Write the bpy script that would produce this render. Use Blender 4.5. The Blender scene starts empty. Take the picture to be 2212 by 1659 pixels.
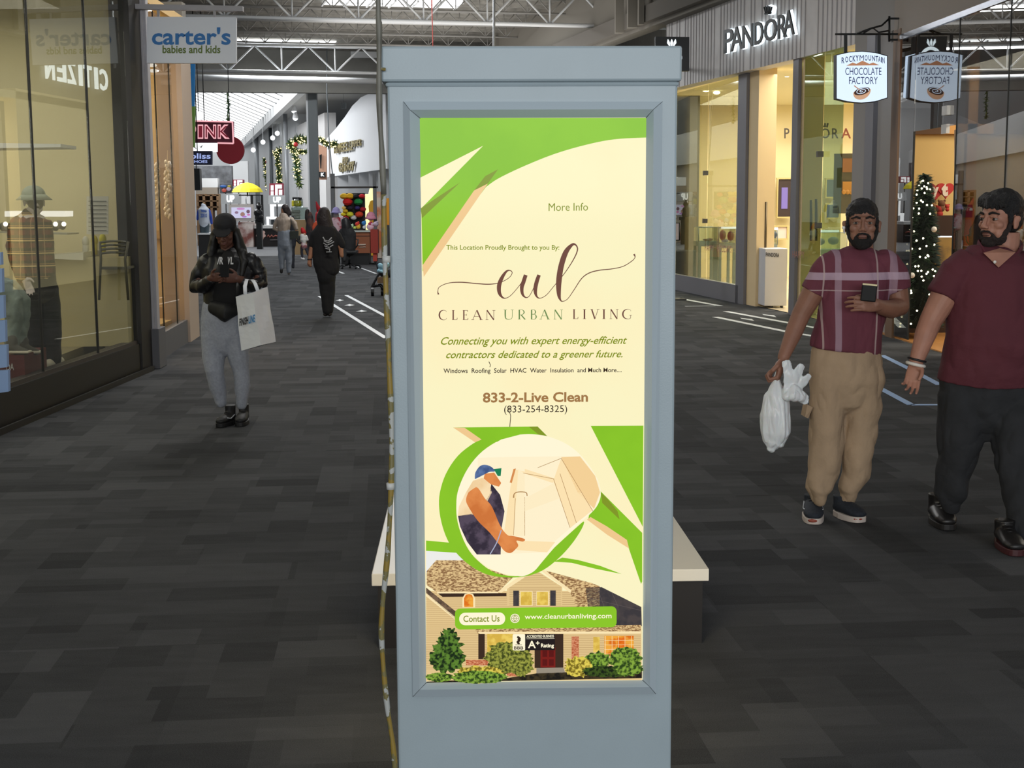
import bpy, bmesh, math, random
from mathutils import Vector, Matrix, noise, Quaternion
random.seed(7)
SC = bpy.context.scene
COL = SC.collection
# ------------------------------------------------------------------ camera
FPX = 3000.0
CAMH = 1.70
yaw = math.atan(106/3000); pit = math.atan((829.5-437)/3000); rol = .0055
D_ = Vector((math.sin(yaw)*math.cos(pit), math.cos(yaw)*math.cos(pit), -math.sin(pit)))
r0 = Vector((math.cos(yaw), -math.sin(yaw), 0)); u0 = r0.cross(D_)
R_ = r0*math.cos(rol)-u0*math.sin(rol); U_ = u0*math.cos(rol)+r0*math.sin(rol)
cam_data = bpy.data.cameras.new('camera'); cam = bpy.data.objects.new('camera', cam_data); COL.objects.link(cam)
cam_data.sensor_width = 36; cam_data.lens = 36*FPX/2212; cam_data.clip_end = 500
m3 = Matrix((R_, U_, -D_)).transposed().to_4x4(); m3.translation = (0, 0, CAMH)
cam.matrix_world = m3
SC.camera = cam
SC.view_settings.view_transform = 'Standard'; SC.view_settings.look = 'None'
SC.view_settings.gamma = 1; SC.view_settings.use_curve_mapping = False
SC.view_settings.exposure = 0.0
W = bpy.data.worlds.new('world'); SC.world = W; W.use_nodes = True
W.node_tree.nodes['Background'].inputs[0].default_value = (.90, .95, 1.0, 1)
W.node_tree.nodes['Background'].inputs[1].default_value = .34
def area(name, loc, rot, sx, sy, power, color=(1, 1, 1), spread=180):
    l = bpy.data.lights.new(name, 'AREA'); l.shape = 'RECTANGLE'; l.size = sx; l.size_y = sy
    l.energy = power; l.color = color; l.spread = math.radians(spread)
    o = bpy.data.objects.new(name, l); o.location = loc; o.rotation_euler = [math.radians(a) for a in rot]; COL.objects.link(o)
    return o
area('roof_fill_light', (-5.0, 40.8, 6.1), (0, 0, 11), 3, 1.0, 260, (.95, .98, 1))  # daylight of the far strip skylight, lamp just below its pane
area('roof_fill_light', (-1.6, 32.7, 6.1), (0, 0, 11), 3, 1.0, 300, (.95, .98, 1))  # daylight of the strip skylight at the top edge
area('roof_fill_light', (-1.6, 25.0, 6.1), (0, 0, 11), 3, 1.0, 250, (.95, .98, 1))  # added fill lamp, no skylight is above it
area('roof_fill_light', (-.6, 16.5, 6.1), (0, 0, 11), 3, 1.2, 230, (1, .98, .95))  # added fill over the walkway, without a skylight of its own
area('roof_fill_light', (0, 9.5, 6.0), (0, 0, 11), 3, 1.2, 55, (1, .98, .95))  # weak added fill for the near floor, no skylight here
area('added_roof_uplight', (-.5, 33, 4.6), (180, 0, 8), 6, 14, 330, (1, .97, .93))  # added upward lamp that lifts the dark roof, no real fitting
area('front_fill_light', (1.2, -8, 2.7), (86, 0, 0), 7, 2.2, 640, (.95, .98, 1))  # unseen fill added behind the camera to brighten the kiosk front
area('atrium_fill_light', (-13.5, 58, 8.2), (0, -62, 12), 3, 16, 2000, (.97, .98, 1))  # unseen lamp added high in the skylight well to brighten the white fascia
area('left_shop_light', (-5.2, 10.6, 3.6), (0, 0, 0), 2.6, 7, 145, (1, .95, .84))
area('gold_shop_light', (-5.2, 16.3, 3.6), (0, 0, 0), 2.5, 2, 105, (1, .95, .84))
area('jewellery_shop_light', (7, 25, 3.7), (0, 0, 0), 4, 9, 620, (1, .96, .85))
area('sweet_shop_light', (7.6, 13.5, 3.3), (0, 0, 0), 3, 8, 330, (1, .92, .76))

# ------------------------------------------------------------------ picture-to-place geometry
def ray(x, y): return D_ + R_*((x-1106)/FPX) - U_*((y-829.5)/FPX)
def at(x, y, Y):
    v = ray(x, y); s = Y/v.y; return Vector((v.x*s, Y, CAMH+v.z*s))
def flo(x, y, z=0.0):
    v = ray(x, y); s = (z-CAMH)/v.z; return Vector((v.x*s, v.y*s, z))
def atline(x, y, A, B):
    """point seen at x,y on the vertical plane through ground line A-B"""
    v = ray(x, y); dx, dy = B[0]-A[0], B[1]-A[1]
    s = (A[0]*dy-A[1]*dx)/(v.x*dy-v.y*dx); return Vector((v.x*s, v.y*s, CAMH+v.z*s))

# ------------------------------------------------------------------ materials
def lin(c):
    return tuple((x/255/12.92 if x/255 <= .04045 else ((x/255+.055)/1.055)**2.4) for x in c)
MATS = {}
def mat(name, rgb, rough=.6, metal=0, em=0, spec=.5, noise_amt=0, nscale=20, bump=0, bscale=60, rgb2=None, stretch=(1, 1, 1), alpha=1, coat=0, emc=None):
    if name in MATS: return MATS[name]
    m = bpy.data.materials.new(name); m.use_nodes = True; nt = m.node_tree; b = nt.nodes['Principled BSDF']
    c = lin(rgb)+(1,)
    b.inputs['Base Color'].default_value = c; b.inputs['Roughness'].default_value = rough
    b.inputs['Metallic'].default_value = metal; b.inputs['Specular IOR Level'].default_value = spec
    b.inputs['Alpha'].default_value = alpha; b.inputs['Coat Weight'].default_value = coat
    tc = nt.nodes.new('ShaderNodeTexCoord'); mp = nt.nodes.new('ShaderNodeMapping'); mp.inputs['Scale'].default_value = stretch
    nt.links.new(tc.outputs['Object'], mp.inputs[0])
    src = None
    if noise_amt or rgb2:
        n = nt.nodes.new('ShaderNodeTexNoise'); n.inputs['Scale'].default_value = nscale; n.inputs['Detail'].default_value = 5
        nt.links.new(mp.outputs[0], n.inputs[0])
        rp = nt.nodes.new('ShaderNodeValToRGB'); nt.links.new(n.outputs[0], rp.inputs[0])
        if rgb2: c2 = lin(rgb2)+(1,); c1 = c; rp.color_ramp.elements[0].position = .42; rp.color_ramp.elements[1].position = .58
        else:
            c1 = tuple(x*(1-noise_amt) for x in c[:3])+(1,); c2 = tuple(min(1, x*(1+noise_amt)) for x in c[:3])+(1,)
            rp.color_ramp.elements[0].position = .3; rp.color_ramp.elements[1].position = .7
        rp.color_ramp.elements[0].color = c1; rp.color_ramp.elements[1].color = c2
        src = rp.outputs[0]; nt.links.new(src, b.inputs['Base Color'])
    if bump:
        n2 = nt.nodes.new('ShaderNodeTexNoise'); n2.inputs['Scale'].default_value = bscale; n2.inputs['Detail'].default_value = 6
        nt.links.new(mp.outputs[0], n2.inputs[0]); bp = nt.nodes.new('ShaderNodeBump'); bp.inputs['Strength'].default_value = bump
        bp.inputs['Distance'].default_value = .02
        nt.links.new(n2.outputs[0], bp.inputs['Height']); nt.links.new(bp.outputs[0], b.inputs['Normal'])
    if em:
        b.inputs['Emission Color'].default_value = lin(emc or rgb)+(1,); b.inputs['Emission Strength'].default_value = em
        if src: nt.links.new(src, b.inputs['Emission Color'])
        b.inputs['Base Color'].default_value = (0.01, 0.01, 0.01, 1)
        for l in list(b.inputs['Base Color'].links): nt.links.remove(l)
    MATS[name] = m; return m
def glass(name, tint=(235, 245, 235), refl=.10, f=.9):
    """thin shop-front pane: clear with an angle-dependent mirror reflection"""
    if name in MATS: return MATS[name]
    m = bpy.data.materials.new(name); m.use_nodes = True; nt = m.node_tree; nt.nodes.clear()
    o = nt.nodes.new('ShaderNodeOutputMaterial'); mx = nt.nodes.new('ShaderNodeMixShader')
    t = nt.nodes.new('ShaderNodeBsdfTransparent'); t.inputs[0].default_value = lin(tint)+(1,)
    g = nt.nodes.new('ShaderNodeBsdfGlossy'); g.inputs['Roughness'].default_value = 0.0
    lw = nt.nodes.new('ShaderNodeLayerWeight'); lw.inputs[0].default_value = .35
    ma = nt.nodes.new('ShaderNodeMath'); ma.operation = 'MULTIPLY_ADD'; ma.inputs[1].default_value = f; ma.inputs[2].default_value = refl; ma.use_clamp = True
    nt.links.new(lw.outputs['Fresnel'], ma.inputs[0]); nt.links.new(ma.outputs[0], mx.inputs[0])
    nt.links.new(t.outputs[0], mx.inputs[1]); nt.links.new(g.outputs[0], mx.inputs[2]); nt.links.new(mx.outputs[0], o.inputs[0])
    MATS[name] = m; return m

# ------------------------------------------------------------------ mesh helper
def tf(Mx, p): return Mx @ Vector(p)
class MB:
    def __init__(s): s.v = []; s.f = []; s.mi = []; s.ms = []; s.sm = []
    def m(s, mt):
        if mt not in s.ms: s.ms.append(mt)
        return s.ms.index(mt)
    def add(s, vs, fs, mt, sm=False):
        b = len(s.v); k = s.m(mt); s.v += [Vector(v) for v in vs]
        for f in fs: s.f.append([b+i for i in f]); s.mi.append(k); s.sm.append(sm)
        return s
    def poly(s, pts, mt): return s.add(pts, [list(range(len(pts)))], mt)
    def box(s, lo, hi, mt, M=None):
        x0, y0, z0 = lo; x1, y1, z1 = hi
        v = [Vector(p) for p in [(x0,y0,z0),(x1,y0,z0),(x1,y1,z0),(x0,y1,z0),(x0,y0,z1),(x1,y0,z1),(x1,y1,z1),(x0,y1,z1)]]
        if M: v = [M @ p for p in v]
        return s.add(v, [(3,2,1,0),(4,5,6,7),(0,1,5,4),(1,2,6,5),(2,3,7,6),(3,0,4,7)], mt)
    def slab(s, pts, n, mt, cap_mt=None):
        """flat outline pts pushed along vector n"""
        n = Vector(n); k = len(pts); a = [Vector(p) for p in pts]; b = [p+n for p in a]
        fs = [list(range(k))[::-1], [k+i for i in range(k)]] + [[i, (i+1) % k, k+(i+1) % k, k+i] for i in range(k)]
        return s.add(a+b, fs, mt)
    def wall(s, A, B, z0, z1, th, mt):
        """vertical wall along the ground line A-B, th to its right"""
        A = Vector((A[0], A[1], 0)); B = Vector((B[0], B[1], 0)); d = (B-A).normalized(); n = Vector((d.y, -d.x, 0))*th
        q = [A, B, B+n, A+n]
        v = [Vector((p.x, p.y, z0)) for p in q]+[Vector((p.x, p.y, z1)) for p in q]
        return s.add(v, [(3,2,1,0),(4,5,6,7),(0,1,5,4),(1,2,6,5),(2,3,7,6),(3,0,4,7)], mt)
    def tube(s, pts, rad, mt, n=8, cap=True, side=None, sm=True, rnd=False):
        """pts path; rad number, list of numbers or of (a,b); side = direction of a"""
        pts = [Vector(p) for p in pts]
        R = [rad]*len(pts) if not isinstance(rad, (list,)) else rad
        R = [(r, r) if not isinstance(r, tuple) else r for r in R]
        if rnd:
            def ext(p, q, r):
                d = (p-q); d = d.normalized() if d.length > 1e-9 else Vector((0, 0, 1)); w = min(r)
                return [(p+d*w*.55, (r[0]*.83, r[1]*.83)), (p+d*w*.87, (r[0]*.5, r[1]*.5)), (p+d*w, (r[0]*.08, r[1]*.08))]
            e0 = ext(pts[0], pts[1], R[0]); e1 = ext(pts[-1], pts[-2], R[-1])
            pts = [a[0] for a in e0[::-1]]+pts+[a[0] for a in e1]; R = [a[1] for a in e0[::-1]]+R+[a[1] for a in e1]
        vs = []; k = len(pts)
        prev = Vector(side) if side else None
        for i in range(k):
            t = (pts[min(i+1, k-1)]-pts[max(i-1, 0)]).normalized()
            if prev is None: prev = t.orthogonal()
            a = prev-t*prev.dot(t)
            if a.length < 1e-5: a = t.orthogonal()
            a.normalize(); b = t.cross(a)
            if not side: prev = a
            for j in range(n):
                w = 2*math.pi*j/n; vs.append(pts[i]+a*math.cos(w)*R[i][0]+b*math.sin(w)*R[i][1])
        fs = [[i*n+j, i*n+(j+1) % n, (i+1)*n+(j+1) % n, (i+1)*n+j] for i in range(k-1) for j in range(n)]
        if cap: fs += [list(range(n))[::-1], [(k-1)*n+j for j in range(n)]]
        return s.add(vs, fs, mt, sm)
    def ell(s, c, r, mt, M=None, seg=16, rg=10):
        if not isinstance(r, (tuple, list)): r = (r, r, r)
        vs = []; 
        for i in range(rg+1):
            a = math.pi*i/rg
            if i in (0, rg): vs.append(Vector((0, 0, r[2]*math.cos(a)))); continue
            for j in range(seg):
                w = 2*math.pi*j/seg; vs.append(Vector((r[0]*math.sin(a)*math.cos(w), r[1]*math.sin(a)*math.sin(w), r[2]*math.cos(a))))
        fs = [[0, 1+j, 1+(j+1) % seg] for j in range(seg)]
        for i in range(rg-2):
            for j in range(seg):
                a = 1+i*seg; fs.append([a+j, a+seg+j, a+seg+(j+1) % seg, a+(j+1) % seg])
        L = 1+(rg-1)*seg; a = 1+(rg-2)*seg
        fs += [[L, a+(j+1) % seg, a+j] for j in range(seg)]
        R3 = M.to_3x3() if M else Matrix.Identity(3); c = Vector(c)
        vs = [(M @ (c+v) if M else c+v) for v in vs]
        return s.add(vs, fs, mt, True)
    def text(s, st, O, wv, hv, mt, shear=0, bold=0, lift=None, ext=0, align=None):
        """lettering fitted in the parallelogram O, O+wv, O+hv"""
        cu = bpy.data.curves.new('t', 'FONT'); cu.body = st; cu.size = 1; cu.offset = bold; cu.resolution_u = 3
        ob = bpy.data.objects.new('t', cu); COL.objects.link(ob)
        dg = bpy.context.evaluated_depsgraph_get(); me = bpy.data.meshes.new_from_object(ob.evaluated_get(dg))
        vs = [v.co.copy() for v in me.vertices]; fs = [list(p.vertices) for p in me.polygons]
        bpy.data.objects.remove(ob); bpy.data.curves.remove(cu); bpy.data.meshes.remove(me)
        if not vs: return s
        x0 = min(v.x for v in vs); x1 = max(v.x for v in vs); y0 = min(v.y for v in vs); y1 = max(v.y for v in vs)
        O, wv, hv = Vector(O), Vector(wv), Vector(hv); nn = wv.cross(hv).normalized()
        out = []
        for v in vs:
            a = (v.x-x0)/(x1-x0); b = (v.y-y0)/(y1-y0); out.append(O+wv*(a+shear*(b-.5))+hv*b+(nn*ext if ext else Vector()))
        s.add(out, fs, mt)
        if ext:
            ec = {}
            for f in fs:
                for i in range(len(f)):
                    e = (f[i], f[(i+1) % len(f)]); 
                    if (e[1], e[0]) in ec: del ec[(e[1], e[0])]
                    else: ec[e] = 1
            b0 = len(s.v); s.v += [p-nn*ext for p in out]; off = b0-len(out); k = s.m(mt)
            for a, b in ec: s.f.append([off+b, off+a, b0+a, b0+b]); s.mi.append(k); s.sm.append(False)
        return s
    def build(s, name, parent=None, bevel=0, seg=2):
        me = bpy.data.meshes.new(name); me.from_pydata([tuple(v) for v in s.v], [], s.f)
        for m in s.ms: me.materials.append(m)
        me.polygons.foreach_set('material_index', s.mi); me.polygons.foreach_set('use_smooth', s.sm)
        me.validate(); me.update()
        o = bpy.data.objects.new(name, me); COL.objects.link(o)
        if parent is not None:
            o.parent = parent; o.matrix_parent_inverse = parent.matrix_world.inverted() if False else Matrix.Translation(parent.location).inverted()
        else:
            c = Vector(((min(v.x for v in s.v)+max(v.x for v in s.v))/2, (min(v.y for v in s.v)+max(v.y for v in s.v))/2, min(v.z for v in s.v)))
            me.transform(Matrix.Translation(-c)); o.location = c
        if bevel:
            b = o.modifiers.new('bevel', 'BEVEL'); b.width = bevel; b.segments = seg; b.limit_method = 'ANGLE'
        return o
    def blob(s, name, parent, voxel=.006, smooth=4, amp=0, fr=8, seed=0, clip=None, amp2=0, fr2=30, zf=.6):
        """one continuous surface grown from the overlapping shapes"""
        ob = s.build('tmp'); mo = ob.modifiers.new('r', 'REMESH'); mo.mode = 'VOXEL'; mo.voxel_size = voxel; mo.adaptivity = 0
        if smooth:
            sm = ob.modifiers.new('s', 'SMOOTH'); sm.factor = .5; sm.iterations = smooth
        dg = bpy.context.evaluated_depsgraph_get(); me = bpy.data.meshes.new_from_object(ob.evaluated_get(dg))
        me.transform(Matrix.Translation(ob.location)); bpy.data.objects.remove(ob)
        if amp or amp2:
            of = Vector((seed*3.1, seed*1.7, seed*.9))
            NN = [v.normal.copy() for v in me.vertices]; CC = [v.co.copy() for v in me.vertices]
            for i, c in enumerate(CC):
                d = amp*noise.noise(c*fr+of) if amp else 0
                if amp2: d += amp2*(abs(noise.noise(Vector((c.x*fr2, c.y*fr2, c.z*fr2*zf))+of))-.25)
                CC[i] = c+NN[i]*d
            me.vertices.foreach_set('co', [x for c in CC for x in c])
        me.materials.clear()
        for m in s.ms: me.materials.append(m)
        me.polygons.foreach_set('material_index', [0]*len(me.polygons)); me.polygons.foreach_set('use_smooth', [True]*len(me.polygons))
        if clip:
            bm = bmesh.new(); bm.from_mesh(me)
            for (co, no) in clip:
                bmesh.ops.bisect_plane(bm, geom=bm.verts[:]+bm.edges[:]+bm.faces[:], plane_co=co, plane_no=no, clear_outer=True)
            bm.to_mesh(me); bm.free()
        me.update(); me.name = name
        o = bpy.data.objects.new(name, me); COL.objects.link(o)
        if parent is not None:
            o.parent = parent; o.matrix_parent_inverse = Matrix.Translation(parent.location).inverted()
        return o

def tag(o, label=None, cat=None, group=None, kind=None):
    if label: o['label'] = label
    if cat: o['category'] = cat
    if group: o['group'] = group
    if kind: o['kind'] = kind
    return o
def empty(name, loc, label=None, cat=None, group=None):
    o = bpy.data.objects.new(name, None); o.empty_display_size = .1; COL.objects.link(o); o.location = loc
    return tag(o, label, cat, group)
def copy_tree(o, parent=None):
    c = o.copy(); COL.objects.link(c); c.parent = parent
    for ch in list(o.children): copy_tree(ch, c)
    return c
def struct(mb, name, **k): return tag(mb.build(name, **k), kind='structure')
def frame_M(O, wv, hv):
    """unit frame: x along wv, y along hv, z out of the face"""
    x = Vector(wv).normalized(); y = (Vector(hv)-x*Vector(hv).dot(x)).normalized(); z = x.cross(y)
    M = Matrix((x, y, z)).transposed().to_4x4(); M.translation = O; return M
V = Vector
# ------------------------------------------------------------------ the big structure
def carpet():
    m = bpy.data.materials.new('carpet'); m.use_nodes = True; nt = m.node_tree; b = nt.nodes['Principled BSDF']
    N = nt.nodes.new; L = nt.links.new
    tc = N('ShaderNodeTexCoord'); mp = N('ShaderNodeMapping'); mp.inputs['Rotation'].default_value = (0, 0, math.radians(-3)); mp.inputs['Scale'].default_value = (1/.61, 1/.61, 1)
    L(tc.outputs['Object'], mp.inputs[0])
    def mth(op, a, b_=None, c=None):
        n = N('ShaderNodeMath'); n.operation = op
        for i, q in enumerate((a, b_, c)):
            if q is None: continue
            if isinstance(q, (int, float)): n.inputs[i].default_value = q
            else: L(q, n.inputs[i])
        return n.outputs[0]
    sp = N('ShaderNodeSeparateXYZ'); L(mp.outputs[0], sp.inputs[0]); x, y = sp.outputs[0], sp.outputs[1]
    def layer(sc, nst, seed):
        xs = mth('MULTIPLY', x, sc); ys = mth('MULTIPLY', y, sc)
        cx, cy = mth('FLOOR', xs), mth('FLOOR', ys)
        cb = N('ShaderNodeCombineXYZ'); L(cx, cb.inputs[0]); L(cy, cb.inputs[1]); cb.inputs[2].default_value = seed
        wn = N('ShaderNodeTexWhiteNoise'); L(cb.outputs[0], wn.inputs[0])
        o = mth('GREATER_THAN', wn.outputs[0], .42)
        p = mth('ADD', mth('MULTIPLY', xs, mth('SUBTRACT', 1, o)), mth('MULTIPLY', ys, o))
        q = mth('ADD', mth('MULTIPLY', ys, mth('SUBTRACT', 1, o)), mth('MULTIPLY', xs, o))
        st = mth('FLOOR', mth('MULTIPLY', p, nst)); st2 = mth('FLOOR', mth('MULTIPLY', mth('ADD', q, mth('MULTIPLY', st, .37)), 1.3))
        c2 = N('ShaderNodeCombineXYZ'); L(st2, c2.inputs[0]); L(mth('ADD', mth('MULTIPLY', o, 31.7), seed), c2.inputs[1]); L(st, c2.inputs[2])
        w2 = N('ShaderNodeTexWhiteNoise'); L(c2.outputs[0], w2.inputs[0])
        return w2.outputs[0], o
    a, oa = layer(1, 3, 1.0); c, oc = layer(.5, 4, 7.0)
    nf = N('ShaderNodeTexNoise'); nf.inputs['Scale'].default_value = 260; L(tc.outputs['Object'], nf.inputs[0])
    m2 = N('ShaderNodeMapping'); m2.inputs['Scale'].default_value = (3, 11, 1); L(tc.outputs['Object'], m2.inputs[0])
    ns = N('ShaderNodeTexNoise'); ns.inputs['Scale'].default_value = 1.5; ns.inputs['Detail'].default_value = 4; L(m2.outputs[0], ns.inputs[0])
    v = mth('ADD', mth('MULTIPLY', a, .38), mth('MULTIPLY', c, .3))
    v = mth('ADD', v, mth('MULTIPLY', mth('SUBTRACT', nf.outputs[0], .5), .9))
    v = mth('ADD', v, mth('MULTIPLY', mth('SUBTRACT', ns.outputs[0], .5), .35))
    rp = N('ShaderNodeValToRGB'); L(v, rp.inputs[0])
    rp.color_ramp.elements[0].color = (.026, .0275, .030, 1); rp.color_ramp.elements[0].position = .05
    rp.color_ramp.elements[1].color = (.096, .098, .103, 1); rp.color_ramp.elements[1].position = .85
    L(rp.outputs[0], b.inputs['Base Color']); b.inputs['Roughness'].default_value = .92; b.inputs['Specular IOR Level'].default_value = .25
    bp = N('ShaderNodeBump'); bp.inputs['Strength'].default_value = .5; bp.inputs['Distance'].default_value = .01
    L(nf.outputs[0], bp.inputs['Height']); L(bp.outputs[0], b.inputs['Normal'])
    return m
f = MB(); f.box((-16, -4, -.1), (8, 46, 0), carpet()); struct(f, 'floor')
WHITE = mat('white paint', (226, 228, 230), .6); OFFW = mat('off white wall', (205, 207, 208), .7)
GREYW = mat('grey wall', (128, 126, 120), .8, noise_amt=.08, nscale=2)
f = MB(); f.box((-40, 46, -.1), (8, 125, .0), mat('pale far floor', (86, 88, 92), .6, noise_amt=.1, nscale=3)); struct(f, 'floor')
# roof: dark corrugated deck
deck = mat('dark roof deck', (118, 115, 108), .8, noise_amt=.3, nscale=5)
AX = math.radians(11)           # the roof framing runs at an angle to the walkway
ca, sa = math.cos(AX), math.sin(AX)
MR = Matrix.Translation((0, 34, 0)) @ Matrix.Rotation(AX, 4, 'Z')
def RF(x, y, z): return MR @ V((x, y, z))
f = MB()
ys = [-30+.3*i for i in range(135)]; vs = []; fs = []
for i, yy in enumerate(ys):
    z = 6.30+(.0 if i % 2 else .07)
    vs += [RF(-9.5, yy-.07, z), RF(9.5, yy-.07, z), RF(-9.5, yy+.07, z), RF(9.5, yy+.07, z)]
for i in range(len(ys)):
    a = 4*i; fs.append((a, a+1, a+3, a+2))
    if i < len(ys)-1: fs.append((a+2, a+3, a+5, a+4))
f.add(vs, fs, deck); f.box((-9.5, -30, 6.42), (9.5, 10.4, 6.6), deck, MR)
struct(f, 'ceiling')
steel = mat('white painted steel', (214, 216, 218), .45); steeld = mat('dull grey steel', (150, 148, 144), .6)
GT = 'roof trusses over the walkway'; GJ = 'thin roof joists between the trusses'
def truss(name, y, z0, z1, x0, x1, pitch, rc, rw, mt, label, group, twin=False):
    root = empty(name, RF(0, y, z0), label, 'roof truss', group)
    c = MB()
    for dy in ((-.07, .07) if twin else (0,)):
        c.tube([RF(x0, y+dy, z0), RF(x1, y+dy, z0)], rc, mt, 6); c.tube([RF(x0, y+dy, z1), RF(x1, y+dy, z1)], rc, mt, 6)
    c.build('chord', root)
    w = MB(); x = x0; k = 0
    while x < x1-.01:
        xm = x+pitch/2; xe = min(x+pitch, x1)
        w.tube([RF(x, y, z1), RF(xm, y, z0)], rw, mt, 5); w.tube([RF(xm, y, z0), RF(xe, y, z1)], rw, mt, 5)
        w.tube([RF(xm, y, z0), RF(xm, y, z1)], rw*.8, mt, 5)
        x += pitch
    w.build('web', root)
truss('roof_truss', -4.2, 5.42, 6.1, -9, 6.2, 1.35, .036, .024, steel, 'white steel truss crossing the top edge of the view, nearest of the big trusses', GT, True)
truss('roof_truss', 7.0, 5.38, 6.1, -9, 3.4, 1.5, .04, .026, steel, 'white steel truss under the far strip skylight, just before the grey bulkhead', GT, True)
for i, y in enumerate((-6.5, -2.0, .4, 2.6, 4.9)):
    truss('roof_joist', y, 5.95, 6.25, -9, 5.0, .55, .022, .013, steeld, 'thin grey open-web joist under the roof deck, '+('nearest', 'second nearest', 'middle', 'second farthest', 'farthest')[i]+' of five', GJ)
skyl = mat('daylit skylight', (250, 253, 255), .5, em=2.6)
def skylight(x0, x1, y, label):
    root = empty('skylight', RF((x0+x1)/2, y, 6.2), label, 'skylight', 'strip skylights in the dark roof')
    p = MB(); p.box((x0, y-.55, 6.24), (x1, y+.55, 6.27), skyl, MR); p.build('pane', root)
    g = MB(); x = x0
    while x <= x1+.01: g.box((x-.02, y-.57, 6.20), (x+.02, y+.57, 6.24), steel, MR); x += (x1-x0)/6
    g.box((x0, y-.02, 6.2), (x1, y+.02, 6.24), steel, MR); g.build('glazing_bar', root)
skylight(-5.2, -2.2, 7.6, 'bright strip skylight above the far truss, left of the kiosk')
skylight(-3.3, -.2, -.9, 'bright strip skylight cut by the top edge of the view')
b = MB(); b.tube([RF(-9, 7.6, 5.26), RF(1.0, 7.6, 5.20)], .085, steel, 14); tag(b.build('air_duct'), 'long pale round duct running under the roof in front of the bulkhead', 'duct')
# grey bulkhead that closes the roof, and its steel posts
A, B = (-20, 42.2), (7.5, 46.6)
f = MB(); f.wall(A, B, 5.12, 6.7, .35, GREYW); struct(f, 'wall_back')
# upper wall and beams on the right, above the shops
f = MB(); UA, UB = (2.35, 33.0), (7.6, 8.5)
soff = mat('taupe soffit', (122, 117, 108), .85)
f.wall((1.2, 40), (7.4, 9), 4.95, 6.7, .3, soff); struct(f, 'wall_right')
f = MB(); f.wall((1.05, 40), (7.25, 9), 5.02, 5.32, .3, mat('taupe beam', (104, 99, 92), .85)); struct(f, 'trim_1')
f = MB(); f.wall((4.6, 42), (4.6, 28.2), 0, 6.4, -.2, GREYW); struct(f, 'wall_right')
for k, (px, w) in enumerate(((1370, .16), (1400, .2), (1418, .1))):
    p = atline(px, 40, (1.05, 40), (7.25, 9)); f = MB(); f.box((p.x-.32-w/2, p.y-.3, 4.98), (p.x-.32+w/2, p.y-.1, 6.4), soff); struct(f, 'trim_2')
# ---- left shop front ----
LA, LB = V((-3.48, 10.8, 0)), V((-3.25, 14.4, 0)); ld = (LB-LA).normalized()
def LW(y, z=0, off=0):
    t = (y-LA.y)/ld.y; p = LA+ld*t; return V((p.x-off, p.y, z))
black = mat('black brown frame', (30, 27, 25), .45); dark = mat('dark bronze frame', (58, 52, 48), .5)
f = MB()
f.wall(LW(5), LW(14.35), 0, .30, -.14, black); f.wall(LW(5, off=-.05), LW(14.35, off=-.05), .0, .05, .02, black); struct(f, 'baseboard_left')
f = MB(); f.wall(LW(14.12, off=-.02), LW(14.5, off=-.02), 0.0, 6.3, -.2, black); struct(f, 'trim_3')
f = MB(); f.wall(LW(5, off=.02), LW(14.12, off=.02), .30, .335, -.1, dark); struct(f, 'trim_3')
G1 = glass('left shop pane', (250, 251, 246), .035, .30)
for k, (y0, y1) in enumerate(((5.0, 10.02), (10.03, 11.52), (11.53, 12.92), (12.93, 14.12))):
    f = MB(); f.wall(LW(y0, off=.03), LW(y1-.015, off=.03), .33, 5.6, -.003, G1); struct(f, 'window_1')
    if k: 
        f = MB(); f.wall(LW(y0-.012, off=.025), LW(y0+.004, off=.025), .33, 5.6, -.02, mat('black joint', (25, 25, 20), .6)); struct(f, 'window_1')
# interior of the left shop
YWALL = mat('cream shop wall', (212, 202, 164), .8); BWALL = mat('olive shop wall', (170, 160, 120), .85)
f = MB(); f.box((-9, 14.75, 0), (-3.42, 14.9, 5.6), YWALL); f.box((-9, 4, 0), (-8.85, 14.75, 5.6), YWALL); struct(f, 'wall_left')
f = MB(); f.box((-8.9, 4, .0), (-3.78, 14.75, .3), mat('shop display floor', (150, 140, 110), .5)); struct(f, 'floor')
f = MB(); f.box((-8.9, 4, 3.95), (-3.7, 14.75, 4.1), mat('shop soffit', (150, 140, 112), .9)); struct(f, 'ceiling')
# ---- grey column between the two left shops ----
COLG = mat('pale grey painted metal', (168, 166, 170), .5, noise_amt=.05, nscale=9)
f = MB(); f.box((-3.48, 14.5, 0), (-3.20, 14.78, 6.3), COLG); f.box((-3.5, 14.47, 0), (-3.15, 14.80, .42), mat('column plinth', (92, 92, 96), .6)); f.box((-3.22, 14.52, .4), (-3.17, 14.6, 6.3), COLG); struct(f, 'wall_left', bevel=.008)
# ---- golden shop ----
GA, GB = V((-3.30, 14.95, 0)), V((-3.44, 18.0, 0))
def GW(y, z=0, off=0):
    t = (y-GA.y)/(GB.y-GA.y); p = GA.lerp(GB, t); return V((p.x-off, p.y, z))
f = MB(); f.wall(GW(14.85), GW(17.4), 0, .28, -.1, mat('column plinth', (92, 92, 96), .6)); struct(f, 'baseboard_left')
tanp = mat('beige column paint', (176, 158, 142), .7)
f = MB(); f.wall(GW(17.3, off=-.03), GW(18.1, off=-.03), 0, 3.85, -.3, tanp); struct(f, 'wall_left')
G2 = glass('gold shop pane', (252, 246, 236), .05, .4)
for k, (y0, y1) in enumerate(((14.85, 15.75), (15.77, 16.72), (16.74, 17.3))):
    f = MB(); f.wall(GW(y0, off=.03), GW(y1, off=.03), .28, 3.8, -.003, G2); struct(f, 'window_2')
for y in (15.76, 16.73):
    f = MB(); f.wall(GW(y, off=.025), GW(y+.012, off=.025), .28, 3.8, -.015, mat('black joint', (25, 25, 20), .6)); struct(f, 'window_2')
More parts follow.
